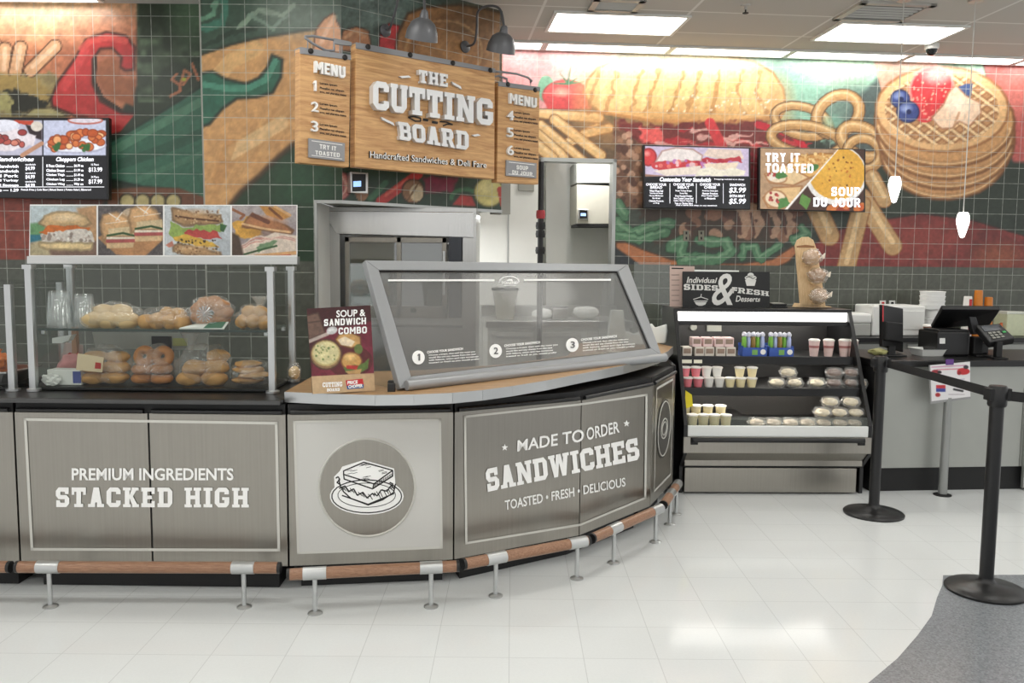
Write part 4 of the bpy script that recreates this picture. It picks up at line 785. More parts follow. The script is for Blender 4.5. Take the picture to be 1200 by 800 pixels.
mb = MB()
for k in range(4):
    a, b = SG.at(*i4[k]), SG.at(*i4[(k + 1) % 4]); mb.tube([a - SG.n * .014, b - SG.n * .014], .006, 6)
mb.build('gasket', BLACK, t)
ta = SG.at(474, 453) + SG.n * .018; tb = SG.at(777, 420) + SG.n * .018; MB().tube([ta, tb], .026, 18).build('rail_tube', GREYF, t, smooth=True, bevel=.003)
mb = MB(); inkline(mb, [(456.5, 327), (581, 327)], SG, 2.2, -.014); inkline(mb, [(616, 326.8), (717.5, 326.6)], SG, 2.2, -.014)
P = EL(598.5, 329, 11.5, 6.5, 14, math.pi, 2 * math.pi); inkline(mb, P, SG, 1.1, -.014); flat(mb, EL(599, 328, 3.6, 2.6, 12, math.pi, 2 * math.pi), SG, -.014)
rect_text(mb, 'TOASTED', 589, 328.5, 609, 331.5, SG, lift=-.0135, bold=.03); inkline(mb, [(592, 333), (606, 333)], SG, .7, -.014)
for k, (cx, cy) in enumerate(((492, 417.5), (582.5, 410), (672.5, 403))):
    flat(mb, EL(cx, cy, 7.4, 8.2, 22)[:-1], SG, -.014)
    g = random.Random(k); x0, y0 = cx + 10, cy - 7.5
    rect_text(mb, 'CHOOSE YOUR SANDWICH', x0, y0, x0 + 42, y0 + 3, SG, -.1, lift=-.013, bold=.03)
    for r in range(4):
        rect_text(mb, ['Choose a bread, then add the meat you', 'would like and any cheese from the case', 'with lettuce, onion and ripe tomatoes', 'toasted or fresh as you would prefer'][r], x0 + 2, y0 + 4 + r * 3, x0 + 64 - g.uniform(0, 9), y0 + 6.4 + r * 3, SG, -.08, lift=-.013, bold=.02)
mb.build('lettering', DECAL, t)
mb = MB()
for k, (cx, cy) in enumerate(((492, 417.5), (582.5, 410), (672.5, 403))): (block_text(mb, '1', box4(cx - 2.2, cy - 4, cx + 1.6, cy + 4), SG, lift=-.010) if k == 0 else rect_text(mb, str(k + 1), cx - 2.6, cy - 4, cx + 2.6, cy + 4, SG, lift=-.010, bold=.02))
mb.build('numerals', mat('grey_ink', (96, 96, 96), .5), t)
# glass ends and clamps
sheet = clear('clear_glass', (214, 226, 220), .05, .02, .96, gloss=.05)
TLp = SG.at(430, 306) - SG.n * .045; BLp = SG.at(472, 453) - SG.n * .045; back = -np.array([hG[0], hG[1], 0])
MB().slab([BLp, BLp + back * .50, TLp + back * .14, TLp], SG.u * .006).build('end_glass', sheet, t)
TRp = SG.at(733, 311) - SG.n * .045; BRp = SG.at(773, 417) - SG.n * .045
MB().slab([BRp, BRp + back * .50, TRp + back * .14, TRp], -SG.u * .006).build('end_glass', sheet, t)
for q in (BLp + back * .06 + SG.u * .0, BLp - back * .02 - SG.u * .05, BRp + back * .06):
    z = q[2]; MB().box(q[0] - .018, q[0] + .018, q[1] - .012, q[1] + .012, .985, z + .04).build('clamp', BLACK, t, bevel=.005)
# clear end screen and white wrap at the right end of the worktop
e0 = aty(741, 396, 6.35); e1 = aty(783, 396, 6.75)
t = thing('glass_screen', 'upright clear glass screen at the right end of the wooden worktop', 'glass screen', (*((e0 + e1) / 2)[:2], 1.02))
MB().slab([V(*e0[:2], 1.02), V(*e1[:2], 1.02), V(*e1[:2], 1.62), V(*e0[:2], 1.62)], V(.004, -.004, 0)).build('pane', sheet, t)
for q in (e0, e1): MB().box(q[0] - .012, q[0] + .012, q[1] - .012, q[1] + .012, 1.018, 1.09).build('clamp', BLACK, t, bevel=.003)
wrap = VP(aty(758, 410, 6.1) * V(1, 1, 0), .5); PAP = mat('white_paper', (232, 235, 230), .7, var=.03)
t = thing('paper_wrap', 'crumpled white deli wrap sheets at the right end of the worktop', 'paper', aty(758, 416, 6.1)); t.location.z = 1.018
W0 = [(727, 403), (729, 398), (733, 388), (741, 392), (752, 386), (762, 379), (766, 384), (780, 380), (781, 388), (779, 402)]
MB().slab([wrap.at(*q) for q in W0], V(.02, .05, 0)).build('sheets', PAP, t, bevel=.006); MB().slab([wrap.at(*q) + wrap.n * .05 for q in ((728, 403), (732, 391), (744, 390), (749, 403))], V(.01, .03, 0)).build('front_sheet', PAP, t, bevel=.006)
# soup and sandwich card
cz = .992; c0 = atz(367, 462, cz); c1 = atz(438, 458, cz); aC = math.atan2(c1[1] - c0[1], c1[0] - c0[0]); SCd = VP(c0, aC, 0, .12)
def paint_card(t):
    t.c[:] = (66, 24, 26); t.poly([(366, 425), (375, 388), (437, 376), (440, 446), (364, 446)], (112, 34, 50), 3); t.ell(412, 425, 34, 26, (122, 40, 58)); t.ell(410, 423, 27, 19, (92, 34, 38))
    t.poly([(358, 370), (373, 366), (381, 390), (362, 398)], (112, 86, 74), 1.2, edge=(70, 48, 42)); t.line([(361, 378), (376, 376)], 1.5, (80, 60, 52)); t.line([(362, 400), (384, 391)], 4, (190, 175, 165)); t.ell(389, 387, 6.5, 4.6, (205, 205, 205), -.3); t.glow(388, 386, 5, 3, (240, 240, 240), .8)
    t.ell(382, 415, 18.5, 17.5, (150, 118, 82), edge=(80, 55, 40)); t.ell(382, 414, 16.5, 15, (196, 176, 118)); t.ell(382, 413.5, 15, 13.4, (222, 212, 160)); t.dots(26, (370, 404, 393, 424), 1, [(110, 130, 70), (90, 120, 60), (238, 232, 190)], 4)
    t.poly([(393, 398), (398, 391), (412, 390), (422, 394), (423, 403), (412, 408), (398, 404)], (206, 160, 98), 1, edge=(110, 70, 40)); t.poly([(396, 398), (404, 394), (416, 400), (412, 406), (400, 404)], (238, 220, 190), 1); t.ell(420, 409, 5, 6, (104, 120, 60))
    t.ell(412, 436 - 13, 12, 10, (208, 160, 92), edge=(130, 84, 44)); t.glow(410, 418, 9, 6, (240, 206, 140), .8); t.poly([(402, 430), (426, 426), (432, 420), (430, 432), (418, 438), (404, 436)], (96, 122, 56), 1, wob=1.5); t.poly([(406, 428), (420, 428), (418, 433), (406, 432)], (186, 54, 48)); t.poly([(405, 435), (424, 432), (422, 438), (408, 438)], (196, 156, 100), 1); t.rough(.14, 3, 2)
    t.poly([(360, 441), (442, 437), (442, 470), (360, 470)], (206, 174, 134), .6); t.rough(.06, 3, 8, (355, 438, 445, 470))
P_ = painted_mat('print', rough=.35)
qd = [(359.5, 361.5), (434, 357.5), (439.5, 457.5), (366.5, 461.5)]
t = thing('counter_card', 'soup and sandwich combo card standing on the wooden worktop', 'advert card', c0 * V(1, 1, 0) + V(0, 0, cz))
MB().slab([SCd.at(*q) - SCd.n * .001 for q in qd], -SCd.n * .008).build('board', mat('card_edge', (60, 30, 28), .5), t)
painted('picture', [SCd.at(*q) for q in qd], 100, 130, paint_card, P_, t)
for s_, x0, y0, x1, y1 in (('SOUP &', 394, 363.5, 428, 371.8), ('SANDWICH', 379.5, 374, 428.8, 382), ('COMBO', 396.5, 383.8, 429.8, 391.8)): mb = MB(); (rect_text(mb, s_, x0, y0, x1, y1, SCd, -.045, bold=.022, lift=.002) if '&' in s_ else block_text(mb, s_, box4(x0, y0, x1, y1, -.045), SCd, lift=.002, gap=1.7)); mb.build('lettering', DECAL, t)
mb = MB(); slab_text(mb, 'CUTTING', box4(378, 448, 401, 453.5, -.04), SCd, lift=.002); slab_text(mb, 'BOARD', box4(383, 455, 398, 458.5, -.04), SCd, lift=.002); mb.build('lettering', DECAL, t)
mb = MB(); flat(mb, [(405, 445.5), (425, 443.5), (426, 450), (406, 452)], SCd, .001); mb.build('logo_red', mat('logo_red', (200, 40, 50), .4), t)
mb = MB(); flat(mb, [(406, 452), (426, 450), (426, 454.5), (407, 456)], SCd, .001); mb.build('logo_blue', mat('logo_blue', (34, 84, 150), .4), t)
mb = MB(); rect_text(mb, 'PRICE', 407, 446.3, 419, 450.4, SCd, -.09, bold=.05, lift=.003); rect_text(mb, 'CHOPPER', 408, 451, 425, 455, SCd, -.09, bold=.05, lift=.003); mb.build('logo_lettering', DECAL, t)
MB().slab([SCd.at(392, 400) - SCd.n * .012, SCd.at(410, 400) - SCd.n * .012, V(*(SCd.at(412, 458) - SCd.n * .012)[:2], cz) + V(0, .12, 0), V(*(SCd.at(392, 459) - SCd.n * .012)[:2], cz) + V(0, .12, 0)], -SCd.n * .002).build('strut', mat('card_back', (190, 185, 178), .7), t)
# ================================================================ GLASS DISPLAY CASE AND ITS FOOD
CX0, CX1, CYF, CYB, CZT = -2.395, -1.165, 4.2, 4.60, 1.585; DZ = .951
case_glass = clear('case_glass', (196, 206, 200), .006, .02, .985, gloss=.012)
t = thing('display_case', 'large glass display case of bagged rolls under the sandwich photos', 'display case', ((CX0 + CX1) / 2, 4.4, DZ))
MB().box(CX0, CX1, CYF - .012, CYF - .006, DZ + .012, CZT - .02).build('front_glass', case_glass, t)
for x in (CX0 + .03, CX1 - .036): MB().box(x, x + .006, CYF, CYB, DZ + .012, CZT - .02).build('side_glass', case_glass, t)
MB().box(CX0, CX1, CYF - .02, CYB, CZT - .008, CZT).build('top_glass', case_glass, t)
SHZ = 1.262
MB().box(CX0 + .05, CX1 - .05, CYF + .01, CYB - .02, SHZ - .008, SHZ).build('shelf', clear('shelf_glass', (170, 190, 180), .12, .03, .9, gloss=.08), t)
MB().box(CX0 + .05, CX1 - .05, CYF + .006, CYF + .010, SHZ - .010, SHZ + .002).build('shelf_edge', mat('dark_glass_edge', (44, 58, 52), .2), t)
MB().box(CX0 + .04, CX1 - .04, CYF + .02, CYB - .02, DZ + .002, DZ + .018).build('deck', BLACK, t, bevel=.003)
for x, y in ((CX0 + .022, CYF), (CX1 - .022, CYF), (CX0 + .022, CYB - .01), (CX1 - .022, CYB - .01)):
    p = MB().lathe([(.018, DZ + .012), (.018, CZT - .012)], (x, y, 0), 16, sq=.5).build('post', ALU, t, smooth=True)
    MB().lathe([(.034, DZ + .001), (.034, DZ + .012), (.022, DZ + .016)], (x, y, 0), 16).build('post_foot', ALU, p)
    MB().lathe([(.026, CZT - .03), (.026, CZT - .009)], (x, y, 0), 16, sq=.6).build('post_cap', ALU, p)
for x in (CX0 + .05, CX1 - .07):
    for y in (CYF + .03, CYB - .05): MB().box(x, x + .02, y, y + .02, SHZ - .03, SHZ - .008).build('shelf_clip', ALU, t, bevel=.003)
# hot case to the left
HX1 = -2.455; HZ = 1.49
h = thing('display_case', 'lower glass case of fried chicken cut by the left edge', 'display case', (-2.9, 4.4, DZ))
MB().box(-3.35, HX1, CYF - .012, CYF - .006, DZ + .012, HZ - .02).build('front_glass', case_glass, h); MB().box(HX1 - .03, HX1 - .024, CYF, CYB + .1, DZ + .012, HZ - .02).build('side_glass', case_glass, h); MB().box(-3.35, HX1, CYF - .02, CYB + .1, HZ - .01, HZ).build('top_glass', case_glass, h)
for y in (CYF, CYB + .08):
    p = MB().lathe([(.018, DZ + .01), (.018, HZ - .012)], (HX1 - .022, y, 0), 16, sq=.5).build('post', ALU, h, smooth=True); MB().lathe([(.034, DZ + .001), (.034, DZ + .012)], (HX1 - .022, y, 0), 16).build('post_foot', ALU, p)
MB().box(-3.35, HX1 - .05, CYF + .02, CYB, DZ + .002, DZ + .016).build('deck', BLACK, h)
# photo board above the case
SB = VP((-2.6, 4.60), 0)
t = thing('photo_board', 'row of four sandwich photos on a steel ledge above the display case', 'photo board', SB.at(190, 305))
b_ = [SB.at(35, 239.5), SB.at(348, 240), SB.at(348, 300.5), SB.at(34, 300)]; MB().slab([q + SB.n * .0 for q in b_], -SB.n * .012).build('board', DECAL, t)
l_ = [SB.at(33, 300), SB.at(349, 300.5), SB.at(349, 309.5), SB.at(33, 309)]; MB().slab([q + SB.n * .012 for q in l_], -SB.n * .05).build('ledge', STEEL2, t)
def bread(t, P, c, e=None):
    e = tuple(v * .72 for v in c); xs = [p[0] for p in P]; ys = [p[1] for p in P]; w_ = max(xs) - min(xs); h_ = max(ys) - min(ys); cx = sum(xs) / len(xs); cy = sum(ys) / len(ys)
    t.poly(P, c, 2, edge=e, ew=1.6, wob=.8); t.glow(cx, cy - h_ * .18, w_ * .45, h_ * .4, tuple(min(255, v * 1.16) for v in c), .7); t.glow(cx, max(ys), w_ * .45, h_ * .3, e, .35)
def photo1(t):
    t.c[:] = (190, 198, 200); t.poly([(36, 240), (70, 240), (64, 262), (36, 262)], (200, 214, 218), 4); t.poly([(35, 262), (52, 260), (56, 276), (35, 282)], (110, 160, 110), 3); t.poly([(35, 275), (50, 275), (54, 282), (35, 284)], (50, 120, 140), 2); t.poly([(90, 244), (114, 240), (114, 300), (100, 300)], (190, 150, 110), 4)
    t.poly([(30, 285), (116, 282), (116, 304), (30, 304)], (128, 102, 88), 4); t.poly([(34, 286), (52, 280), (60, 300), (34, 300)], (190, 176, 140), 4)
    bread(t, [(46, 262), (52, 253), (66, 248), (88, 249), (102, 255), (107, 262), (98, 265), (54, 266)], (206, 174, 128)); t.glow(78, 255, 22, 6, (236, 214, 176), .8); t.poly([(46, 273), (56, 264), (90, 264), (107, 267), (98, 275), (60, 275)], (206, 112, 48), 1, wob=1.5)
    t.poly([(47, 275), (60, 272), (100, 268), (109, 272), (110, 284), (96, 286), (50, 285)], (214, 206, 196), 1, wob=2); t.dots(50, (50, 272, 108, 285), 2, [(240, 236, 228), (176, 160, 148), (224, 214, 204), (150, 134, 124)], 2); bread(t, [(46, 284), (108, 285), (108, 291), (100, 293), (54, 292), (46, 289)], (224, 198, 148))
def photo2(t):
    t.c[:] = (92, 86, 86); t.rough(.3, 5, 3); t.poly([(114, 278), (136, 298), (168, 302), (192, 280), (192, 262), (150, 262)], (190, 140, 96), 2); t.ell(152, 258, 12, 14, (196, 176, 150))
    for ox, oy in ((0, 0), (33, -8)):
        bread(t, [(118 + ox, 262 + oy), (121 + ox, 252 + oy), (136 + ox, 249 + oy), (150 + ox, 255 + oy), (157 + ox, 268 + oy), (157 + ox, 275 + oy), (127 + ox, 276 + oy), (121 + ox, 282 + oy)], (206, 164, 118)); t.poly([(127 + ox, 268 + oy), (157 + ox, 265 + oy), (157 + ox, 276 + oy), (127 + ox, 276 + oy)], (218, 196, 156), 1)
        t.line([(126 + ox, 276 + oy), (144 + ox, 273 + oy), (157 + ox, 276 + oy)], 2.4, (48, 82, 44)); t.line([(126 + ox, 279 + oy), (157 + ox, 279 + oy)], 3, (232, 222, 204)); t.line([(126 + ox, 282.5 + oy), (157 + ox, 282 + oy)], 4, (180, 90, 88)); t.poly([(125 + ox, 285 + oy), (157 + ox, 284 + oy), (156 + ox, 290 + oy), (125 + ox, 291 + oy)], (222, 190, 146), 1)
        t.line([(128 + ox, 250 + oy), (140 + ox, 258 + oy)], 1.2, (240, 232, 220)); t.line([(143 + ox, 249 + oy), (136 + ox, 258 + oy)], 1.2, (240, 232, 220)); t.line([(124 + ox, 262 + oy), (155 + ox, 258 + oy)], 1, (236, 220, 196))
def photo3(t):
    t.c[:] = (206, 212, 216); t.glow(260, 290, 40, 40, (176, 184, 192), .6)
    bread(t, [(202, 244), (212, 246), (232, 252), (258, 252), (260, 260), (250, 262), (216, 264), (203, 258)], (176, 140, 100)); t.line([(206, 253), (225, 256), (256, 259)], 2, (90, 56, 38)); t.dots(40, (204, 246, 258, 262), 1, [(210, 180, 140), (120, 84, 56)], 6)
    t.poly([(197, 274), (202, 260), (216, 266), (260, 262), (264, 264), (258, 272), (220, 276), (202, 278)], (150, 176, 92), 1, wob=2); t.poly([(215, 272), (222, 268), (256, 272), (259, 280), (240, 280), (218, 277)], (190, 76, 70), 1, wob=2); t.poly([(203, 277), (216, 275), (248, 283), (256, 290), (232, 289), (206, 282)], (220, 178, 74), 1, wob=1.5)
    t.dots(36, (208, 280, 256, 294), 1.4, [(58, 44, 30), (40, 34, 26), (196, 160, 90)], 4, asp=.7); t.poly([(258, 262), (266, 264), (262, 272), (258, 270)], (60, 100, 60), 1)
    bread(t, [(203, 288), (212, 286), (236, 292), (258, 296), (260, 300), (224, 300), (203, 294)], (180, 144, 104)); t.dots(40, (205, 288, 256, 300), 1, [(214, 184, 144), (124, 90, 60)], 7); t.poly([(194, 287), (202, 282), (204, 288), (198, 290)], (196, 130, 112))
def photo4(t):
    t.c[:] = (160, 148, 150); t.poly([(271, 241), (350, 241), (350, 262), (300, 256), (271, 256)], (176, 166, 166), 4); t.line([(272, 245), (286, 252), (282, 256)], 3, (150, 96, 66)); t.poly([(304, 241), (326, 243), (340, 254), (330, 258), (312, 252)], (196, 140, 72), 2); t.line([(316, 244), (330, 256)], 3, (120, 74, 44)); t.line([(322, 242), (340, 252)], 3, (214, 170, 120))
    t.poly([(272, 262), (284, 258), (290, 252), (312, 262), (306, 276), (288, 280), (276, 276)], (222, 168, 74), 2, wob=2); bread(t, [(288, 258), (296, 250), (312, 258), (330, 262), (344, 270), (340, 274), (322, 272), (300, 268), (284, 266)], (168, 114, 76)); t.line([(296, 252), (314, 260)], 5, (112, 70, 52)); t.line([(284, 262), (310, 268), (340, 272)], 2.5, (224, 184, 136))
    t.poly([(282, 290), (300, 282), (322, 272), (348, 276), (348, 302), (284, 302)], (226, 210, 194), 1.5); 
    for k in range(5): t.line([(282, 292 - k), (300, 285 - 2 * k), (330, 276 + k), (346, 280 + k)], 1.6, (206, 140, 128) if k % 2 else (236, 216, 200), .8, wob=1.5)
    t.poly([(298, 292), (312, 283), (324, 281), (320, 290), (304, 295)], (120, 150, 112), 1, wob=2); t.line([(286, 298), (304, 293), (324, 288)], 2.2, (54, 88, 50)); t.line([(300, 300), (346, 296)], 4, (220, 170, 116)); t.line([(306, 301), (340, 299)], 2, (176, 58, 50)); t.poly([(271, 272), (280, 276), (286, 300), (271, 302)], (84, 66, 54), 3)
for k, (x0, x1, fn, lb) in enumerate(((35.5, 113.2, photo1, 'round roll with pulled meat photo'), (115.2, 191, photo2, 'two tied baguette halves photo'), (193, 270, photo3, 'tall seeded club sandwich photo'), (272, 347.4, photo4, 'grilled layered sandwich photo'))):
    q = [SB.at(x0, 241), SB.at(x1, 241), SB.at(x1, 299), SB.at(x0, 299)]; o = painted('photo', [c + SB.n * .002 for c in q], 150, 112, lambda p, fn=fn: (fn(p), p.rough(.1, 6, 3), p.rough(.09, 1.6, 8)), P_, t); o['label'] = lb

# ---- bagged bread
FILM = clear('bag_film', (244, 244, 240), .10, .14, 1, gloss=.17, wrinkle=1.0)
CRUST = mat('crust', (206, 158, 96), .55, var=.25, vscale=18, bump=.3); CRUST2 = mat('dark_crust', (184, 122, 66), .5, var=.3, vscale=15, bump=.3); PALE = mat('pale_roll', (224, 192, 138), .6, var=.18, vscale=16, bump=.2)
def bag(name, label, cat, x0, x1, y0, Y, base, kind, n, m, group=None, dep=.11, neck=None):
    """bag of rolls filling picture columns x0..x1 and reaching up to row y0, at distance Y on height base"""
    a = aty(x0, 400, Y)[0]; b = aty(x1, 400, Y)[0]; top = aty((x0 + x1) / 2, y0, Y)[2]; h_ = top - base; w_ = b - a; c = ((a + b) / 2, Y, base)
    t = thing(name, label, cat, c, 0, group); g = random.Random(label)
    MB().blob((0, 0, h_ * .48), (w_ * .5, dep, h_ * .54), .22, g.random() * 9, 4, 2.2, flat=-h_ * .47).build('film', FILM, t, smooth=True, local=True, ang=180)
    if neck:
        q = MB().lathe([(.012, h_ * .8), (.016, h_ * .95), (.03, h_ * 1.12), (.05, h_ * 1.3), (.046, h_ * 1.32), (.01, h_ * .98)], (neck * w_, 0, 0), 14); q.build('neck', FILM, t, smooth=True, local=True)
    return t, w_, h_, dep, g
def rolls(t, w_, h_, spots, r, m, name='roll'):
    for i, (u, d, z, k, rz) in enumerate(spots):
        MB().blob((u * w_, d, z * h_), (r[0] * k * 1.1, r[1] * k * 1.1, r[2] * k * 1.14), .16, i + len(t.name), 3, 1.6, rz=rz).build(name, m, t, smooth=True, local=True, ang=180)
B2 = DZ + .019; YB = 4.36
t, w_, h_, d, g = bag('bag_of_croissants', 'plump clear bag of pale croissants on the upper shelf, next to the clear tubs', 'bag of rolls', 103, 169, 354, YB, SHZ, 0, 0, PALE); rolls(t, w_, h_, [(-.32, -.03, .3, 1, .4), (-.05, -.04, .3, 1, -.3), (.24, -.03, .28, 1, .5), (-.18, 0, .62, .9, .2), (.1, 0, .62, .95, -.4)], (.062, .05, .038), PALE)
t, w_, h_, d, g = bag('bag_of_rolls', 'clear bag of small rolls between the croissants and the round loaf, upper shelf', 'bag of rolls', 168, 226, 359, YB, SHZ, 0, 0, PALE); rolls(t, w_, h_, [(-.36, -.04, .3, 1, 0), (-.14, -.04, .32, 1.1, .3), (.12, -.04, .3, 1, .2), (.34, -.03, .25, 1.1, .1), (0, 0, .62, 1, 0), (.22, 0, .58, 1, .3)], (.038, .04, .034), CRUST)
t, w_, h_, d, g = bag('bagged_loaf', 'round golden loaf in a clear bag gathered to a star, upper shelf', 'bagged loaf', 222, 276, 346.5, YB, SHZ, 0, 0, CRUST)
lf = MB()
for k in range(9):
    a = 2 * math.pi * k / 9; lf.blob((.062 * math.cos(a), 0, h_ * .47 + .05 * math.sin(a)), (.044, .075, .038), .1, k, 3)
lf.build('loaf', CRUST2, t, smooth=True, local=True, ang=180)
st = MB()
for k in range(14): a = 2 * math.pi * k / 14; st.slab([V(0, -.115, h_ * .47), V(.04 * math.cos(a - .1), -.105, h_ * .47 + .04 * math.sin(a - .1)), V(.04 * math.cos(a + .1), -.105, h_ * .47 + .04 * math.sin(a + .1))], V(0, .004, 0))
st.build('gathered_film', clear('film_white', (245, 245, 245), .55, .1, 1, gloss=.2), t, local=True)
t, w_, h_, d, g = bag('bag_of_rolls', 'tied clear bag of round rolls by the right post, upper shelf', 'bag of rolls', 279, 318, 356, YB, SHZ, 0, 0, CRUST, neck=.2); rolls(t, w_, h_, [(-.28, -.03, .28, 1, 0), (.05, -.04, .3, 1, .3), (.32, -.03, .28, 1, 0), (-.12, -.01, .66, 1, .2), (.2, -.01, .66, 1, 0)], (.036, .04, .032), CRUST)
t, w_, h_, d, g = bag('bag_of_rolls', 'bag of long golden rolls with a white and red label, lower deck', 'bag of rolls', 96, 153, 404, YB, B2, 0, 0, CRUST); rolls(t, w_, h_, [(-.2, -.03, .16, 1, .1), (.2, -.03, .18, 1, -.1), (-.2, -.02, .42, 1, .2), (.22, -.02, .44, 1, -.2), (.24, -.01, .7, .9, -.3), (-.2, -.01, .7, .9, .3)], (.066, .05, .03), CRUST)
lab = MB(); lab.slab([V(-.1, -.118, h_ * .42), V(.03, -.118, h_ * .36), V(.04, -.116, h_ * .74), V(-.09, -.116, h_ * .84)], V(0, .002, 0)); lo = lab.build('label', mat('label_cream', (222, 204, 168), .5), t, local=True)
lab = MB(); lab.slab([V(-.005, -.121, h_ * .46), V(.025, -.121, h_ * .45), V(.028, -.121, h_ * .6), V(0, -.121, h_ * .62)], V(0, .001, 0)); lab.build('label_patch', mat('label_red', (180, 44, 40), .5), lo, local=True)
t, w_, h_, d, g = bag('bag_of_bagels', 'clear bag of browned bagels in the middle of the lower deck', 'bag of bagels', 154, 207, 405, YB, B2, 0, 0, CRUST2)
for i, (u, z, tl) in enumerate(((-.22, .16, 0), (.2, .16, 0), (-.2, .4, 0), (.2, .42, 0), (-.16, .74, 1), (.24, .74, 1))):
    c = V(u * w_, -.03, z * h_); ax = [V(1, 0, 0), V(0, 1, 0)] if not tl else [V(1, 0, 0), V(0, .3, .95)]
    MB().tube([c + .034 * (math.cos(k) * ax[0] + math.sin(k) * ax[1]) for k in np.linspace(0, 2 * math.pi, 19)[:-1]], .023, 10, closed=True).build('bagel', CRUST2, t, smooth=True, local=True, ang=180)
t, w_, h_, d, g = bag('bag_of_rolls', 'open clear bag of pale sandwich rolls right of the bagels, lower deck', 'bag of rolls', 208, 270, 404, YB, B2, 0, 0, PALE, neck=-.25); rolls(t, w_, h_, [(-.25, -.03, .17, 1, .1), (.22, -.03, .17, 1, -.1), (-.12, -.03, .44, 1, .5), (.24, -.02, .46, 1, -.3), (.26, 0, .72, .9, 0)], (.06, .05, .036), CRUST)
t, w_, h_, d, g = bag('bag_of_flatbreads', 'clear bag of flat rolls beside the right post, lower deck', 'bag of rolls', 272, 319, 421, YB, B2, 0, 0, CRUST); rolls(t, w_, h_, [(-.1, -.02, .2, 1, 0), (.1, -.03, .42, 1, .1), (-.08, -.02, .62, 1, .1), (-.1, -.01, .84, .9, 0)], (.07, .06, .017), CRUST)
t, w_, h_, d, g = bag('bag_of_rolls', 'faint clear bag at the back right corner of the upper shelf', 'bag of rolls', 296, 322, 368, 4.5, SHZ, 0, 0, PALE, dep=.06); rolls(t, w_, h_, [(-.1, 0, .4, 1, 0), (.2, 0, .4, 1, 0)], (.035, .03, .03), PALE)
# clear tubs
TUB = clear('clear_tub', (236, 240, 240), .13, .06, 1, gloss=.09)
def tub(x0, x1, y0, Y, label, n=7):
    a = aty(x0, 400, Y)[0]; b = aty(x1, 400, Y)[0]; top = aty(x0, y0, Y)[2]; r = (b - a) / 2; H = top - SHZ
    t = thing('clear_tubs', label, 'plastic tubs', ((a + b) / 2, Y, SHZ), 0, 'nested clear tubs on the upper shelf')
    for k in range(n):
        z0 = H * k / n * .35; MB().lathe([(r, z0 + .001), (r * .99, z0 + .006), (r * .94, z0 + .01), (r * .8, z0 + H * .62), (r * .7, z0 + H * .65)], n=22).build('tub', TUB, t, smooth=True, local=True)
tub(57, 86, 337.5, 4.29, 'tallest stack of upturned clear tubs, left of the croissants', 6); tub(87, 113, 341, 4.33, 'shorter stack of clear tubs right of the tallest one', 5)
# cartons, paper, packet
t = thing('carton', 'small white carton with a blue edge on the lower deck, left', 'carton', (*aty(80, 446, 4.32)[:2], B2), .0)
MB().box(-.085, .085, -.04, .04, .0, .078).build('box', PAP, t, bevel=.003, local=True); MB().box(.045, .0855, -.0408, -.039, .01, .07).build('blue_patch', mat('carton_blue', (70, 84, 150), .5), t, local=True)
t = thing('paper_bag', 'crumpled clear and white packet at the foot of the left post, lower deck', 'packet', (*aty(60, 449, 4.26)[:2], B2)); MB().blob((0, 0, .03), (.045, .022, .032), .4, 5, 3, 3).build('packet', PAP, t, local=True)
t = thing('paper_sheet', 'pinkish sheet of paper leaning up behind the small white carton', 'paper', (*aty(84, 440, 4.38)[:2], B2)); s_ = VP(aty(84, 440, 4.38) * V(1, 1, 0), 0, 0, .1); MB().slab([s_.at(*q) for q in ((69, 430), (76, 401), (97, 404), (98, 436), (88, 452), (72, 452))], V(0, .004, 0)).build('sheet', mat('pink_paper', (208, 190, 184), .7), t)
t = thing('net_bag', 'red and white net bag on the lower deck behind the left post', 'net bag', (*aty(86, 440, 4.46)[:2], B2)); MB().blob((0, 0, .07), (.075, .06, .07), .25, 3, 3).build('bag', mat('red_white_net', (214, 150, 150), .6, var=.4, vscale=20), t, smooth=True, local=True)
mbx = MB()
for k in range(6): a = k * .5; mbx.tube([V(.078 * math.sin(q) * math.cos(a), .063 * math.sin(q) * math.sin(a), .07 + .073 * math.cos(q)) for q in np.linspace(.3, 2.8, 9)], .006, 6)
mbx.build('red_bands', mat('label_red2', (190, 40, 44), .5), t, local=True)
t = thing('packet', 'flat white and green packet under the round loaf, upper shelf', 'packet', (*aty(240, 384, 4.26)[:2], SHZ), .05); MB().slab([V(-.12, -.02, .001), V(.1, -.02, .001), V(.11, .03, .03), V(-.05, .04, .02)], V(0, 0, .006)).build('packet', PAP, t, local=True); MB().slab([V(.0, -.021, .006), V(.09, -.021, .008), V(.1, .02, .034), V(.02, .02, .03)], V(0, 0, .003)).build('green_patch', mat('packet_green', (60, 110, 84), .5), t, local=True)
# price rail behind: pale tray of the lower deck
t = thing('plastic_tray', 'long pale plastic tray standing behind the lower deck bags', 'tray', (*aty(185, 400, 4.53)[:2], B2)); s_ = VP((0, 4.53), 0); MB().slab([s_.at(*q) for q in ((108, 389), (245, 390), (240, 410), (112, 408))], V(0, .006, 0)).build('tray', mat('pale_lid', (186, 190, 182), .4), t); MB().box(s_.at(190, 400)[0] - .05, s_.at(190, 400)[0] + .05, 4.515, 4.56, B2, 1.2).build('stand', BLKM, t)
tags = MB(); 
for a, b in ((191, 200), (203, 220)): tags.slab([s_.at(a, 396) - V(0, .008, 0), s_.at(b, 396) - V(0, .008, 0), s_.at(b, 405) - V(0, .008, 0), s_.at(a, 405) - V(0, .008, 0)], V(0, .004, 0))
tags.build('price_tags', mat('yellow_tag', (200, 206, 130), .5), t)
t = thing('plastic_tray', 'small white tray hung under the upper shelf, just right of the left post', 'tray', (*aty(60, 395, 4.45)[:2], SHZ - .06)); 
